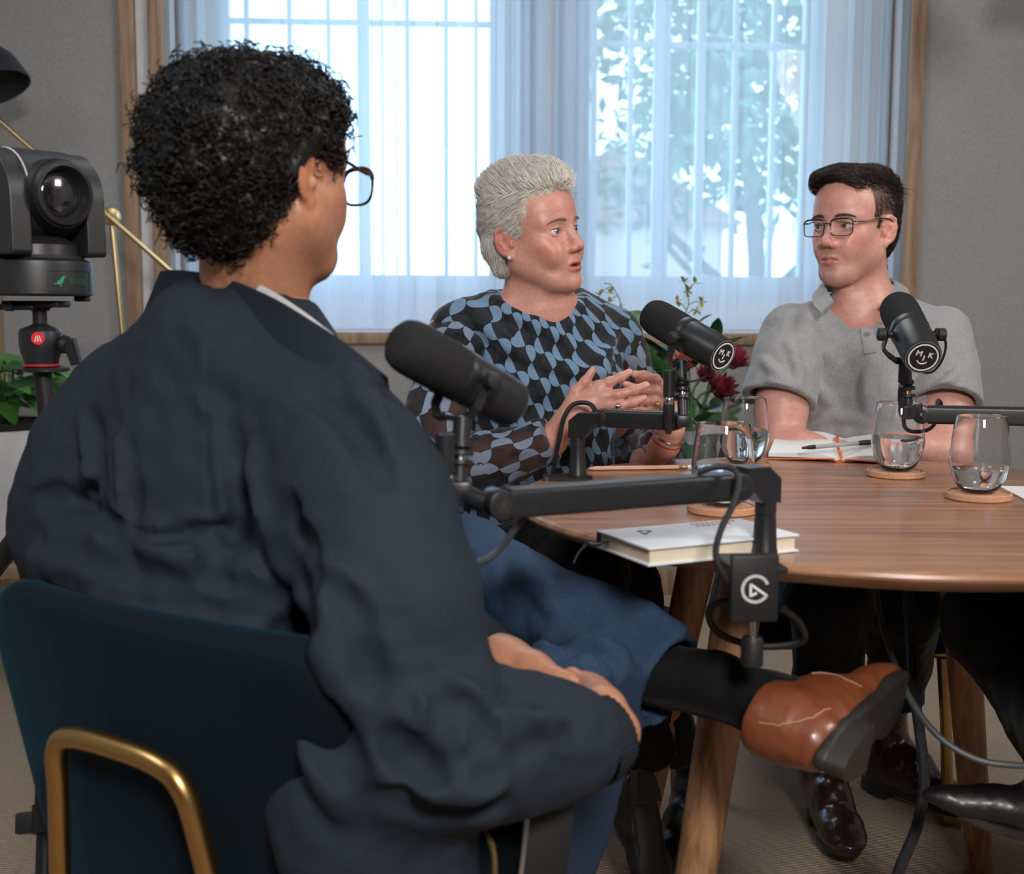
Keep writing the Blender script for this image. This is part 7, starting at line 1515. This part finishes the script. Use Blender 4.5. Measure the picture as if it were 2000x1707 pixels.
# black tablet case tucked beside the leg
tb_ = P(1062, 1665, 1.235); m = MB(); Rt_ = np.array(Matrix.Rotation(R(14), 3, 'Z') @ Matrix.Rotation(R(-6), 3, 'X') @ Matrix.Rotation(R(8), 3, 'Y')); tbl = thing('tablet_case', tb_ - V(0, 0, .06), 'black tablet case with silver edge standing beside the sitting leg', 'tablet'); m.box(tb_, (.052, .014, .16), Rt_, .004); m.build('case', mat('case_black', (.004, .004, .005), .6), tbl); m = MB(); m.box(tb_ + Rt_ @ V(-.0235, -.004, 0), (.005, .0085, .158), Rt_, .001); m.build('silver_edge', M_chrome, tbl)
# ------------------------------------------------------------------ the fourth sitter, only a leg and boot in view at the lower right
pd4 = thing('person', (1.25, 1.75, 0), 'person at the right edge, only dark trouser legs and pointed black boot visible', 'person')
s = Sculpt(V(.55, 1.35, .05), V(1.55, 2.25, .80), .008)
s.chain([P(2420, 1110, 1.95), P(1950, 1215, 2.02), P(2110, 1530, 1.66)], [.095, .080, .05], .05); s.chain([P(2420, 1150, 1.75), P(2330, 1230, 1.55), P(2330, 1640, 1.55)], [.09, .07, .05], .05); s.ball(P(2440, 1120, 1.9), (.16, .16, .11), None, .05); s.noise(.004, .12, 2)
cloth_mesh('trousers', s, M_black, pd4)
shoe(pd4, P(2090, 1655, 1.64), V(-.93, .05, .24), V(.2, 0, 1), .255, .05, .95, M_blkleather, M_sole, 'boot', .03, pointed=.03)
SKD = (.5, .25, .19); D_o = V(1.30, 1.88, 1.19); D_R = rot_from(V(-1, .12, 0)); sD, vD, fD = sculpt_head(.003, True, 0, (np.array([1.36, 1.88, .99]) - D_o) @ D_R, 1.0, .054, None); cD = skin_colour(vD, SKD, (.35, .11, .1), (.5, .18, .14), True, brow=(.08, .05, .04)); parts = [(place(vD, D_R, D_o), fD, cD)]
for sy in (-1, 1):
    w_ = V(1.0, 1.88 + sy * .07, .60); dv = V(-.9, -sy * .35, -.1); dv = unit(dv); sd = unit(np.cross(dv, (0, 0, 1))) * sy; ms = [w_ + dv * .075 + sd * o for o in (-.026, -.009, .009, .026)]; fg = [([q_, q_ + dv * .038, q_ + dv * .06 - V(0, 0, .008), q_ + dv * .078 - V(0, 0, .02)], [.010, .009, .008, .007]) for q_ in ms]; fg.append(([w_ + dv * .03 - sd * .03, w_ + dv * .055 - sd * .042, w_ + dv * .075 - sd * .04], [.012, .0105, .008]))
    v, f, c = skin_chain([V(1.34, 1.88 + sy * .20, .92), V(1.28, 1.88 + sy * .25, .66), w_, w_ + dv * .03], [.04, .036, .027, .027], fg, h=.0035, palm=[(w_ + dv * .02 + sd * o * .7, q_, .019, .0125) for o, q_ in zip((-.02, -.007, .007, .02), ms)], base=SKD); parts.append((v, f, c))
v, f, c = merge_np(parts); mesh_np('body', v, f, M_skin, pd4, c); eyes(pd4, D_R, D_o, V(-1, .1, 0), (.1, .07, .05))
cap = Sculpt(V(-.15, -.12, -.12), V(.14, .12, .16), .004); cap.ball((-.016, 0, .044), (.100, .082, .086), k=0); cap.ball((.10, 0, .0), (.062, .12, .075), k=.01, op='cut'); cap.ball((.03, 0, -.09), (.12, .14, .085), k=.01, op='cut'); cap.noise(.003, .03, 3); vc, fc = cap.mesh(); mesh_np('hair', place(vc, D_R, D_o), fc, M_dkhair, pd4)
s = Sculpt(V(.95, 1.52, .42), V(1.60, 2.24, 1.06), .007); s.ball(V(1.37, 1.88, .80), (.115, .165, .20), None, 0); s.ball(V(1.34, 1.88, .58), (.125, .16, .14), None, .06)
for sy in (-1, 1): s.cone(V(1.36, 1.88, .94), V(1.35, 1.88 + sy * .18, .92), .06, .06, .05); s.chain([V(1.35, 1.88 + sy * .19, .91), V(1.28, 1.88 + sy * .25, .66), V(1.04, 1.88 + sy * .09, .605)], [.06, .055, .040], .04)
s.noise(.004, .12, 6); cloth_mesh('sweater', s, M_dkjean, pd4)
# chairs under the other sitters
make_chair((P(1045, 1100, 2.5)[0] - .02, P(1045, 1100, 2.5)[1] - .02, 0), R(-150), 'teal velvet chair under the person in the patterned blouse')
make_chair((P(1692, 1100, 2.68)[0] - .07, P(1692, 1100, 2.68)[1], 0), R(168), 'teal velvet chair under the person in the grey polo')
make_chair((1.34, 1.88, 0), R(95), 'teal velvet chair at the right under the fourth sitter')
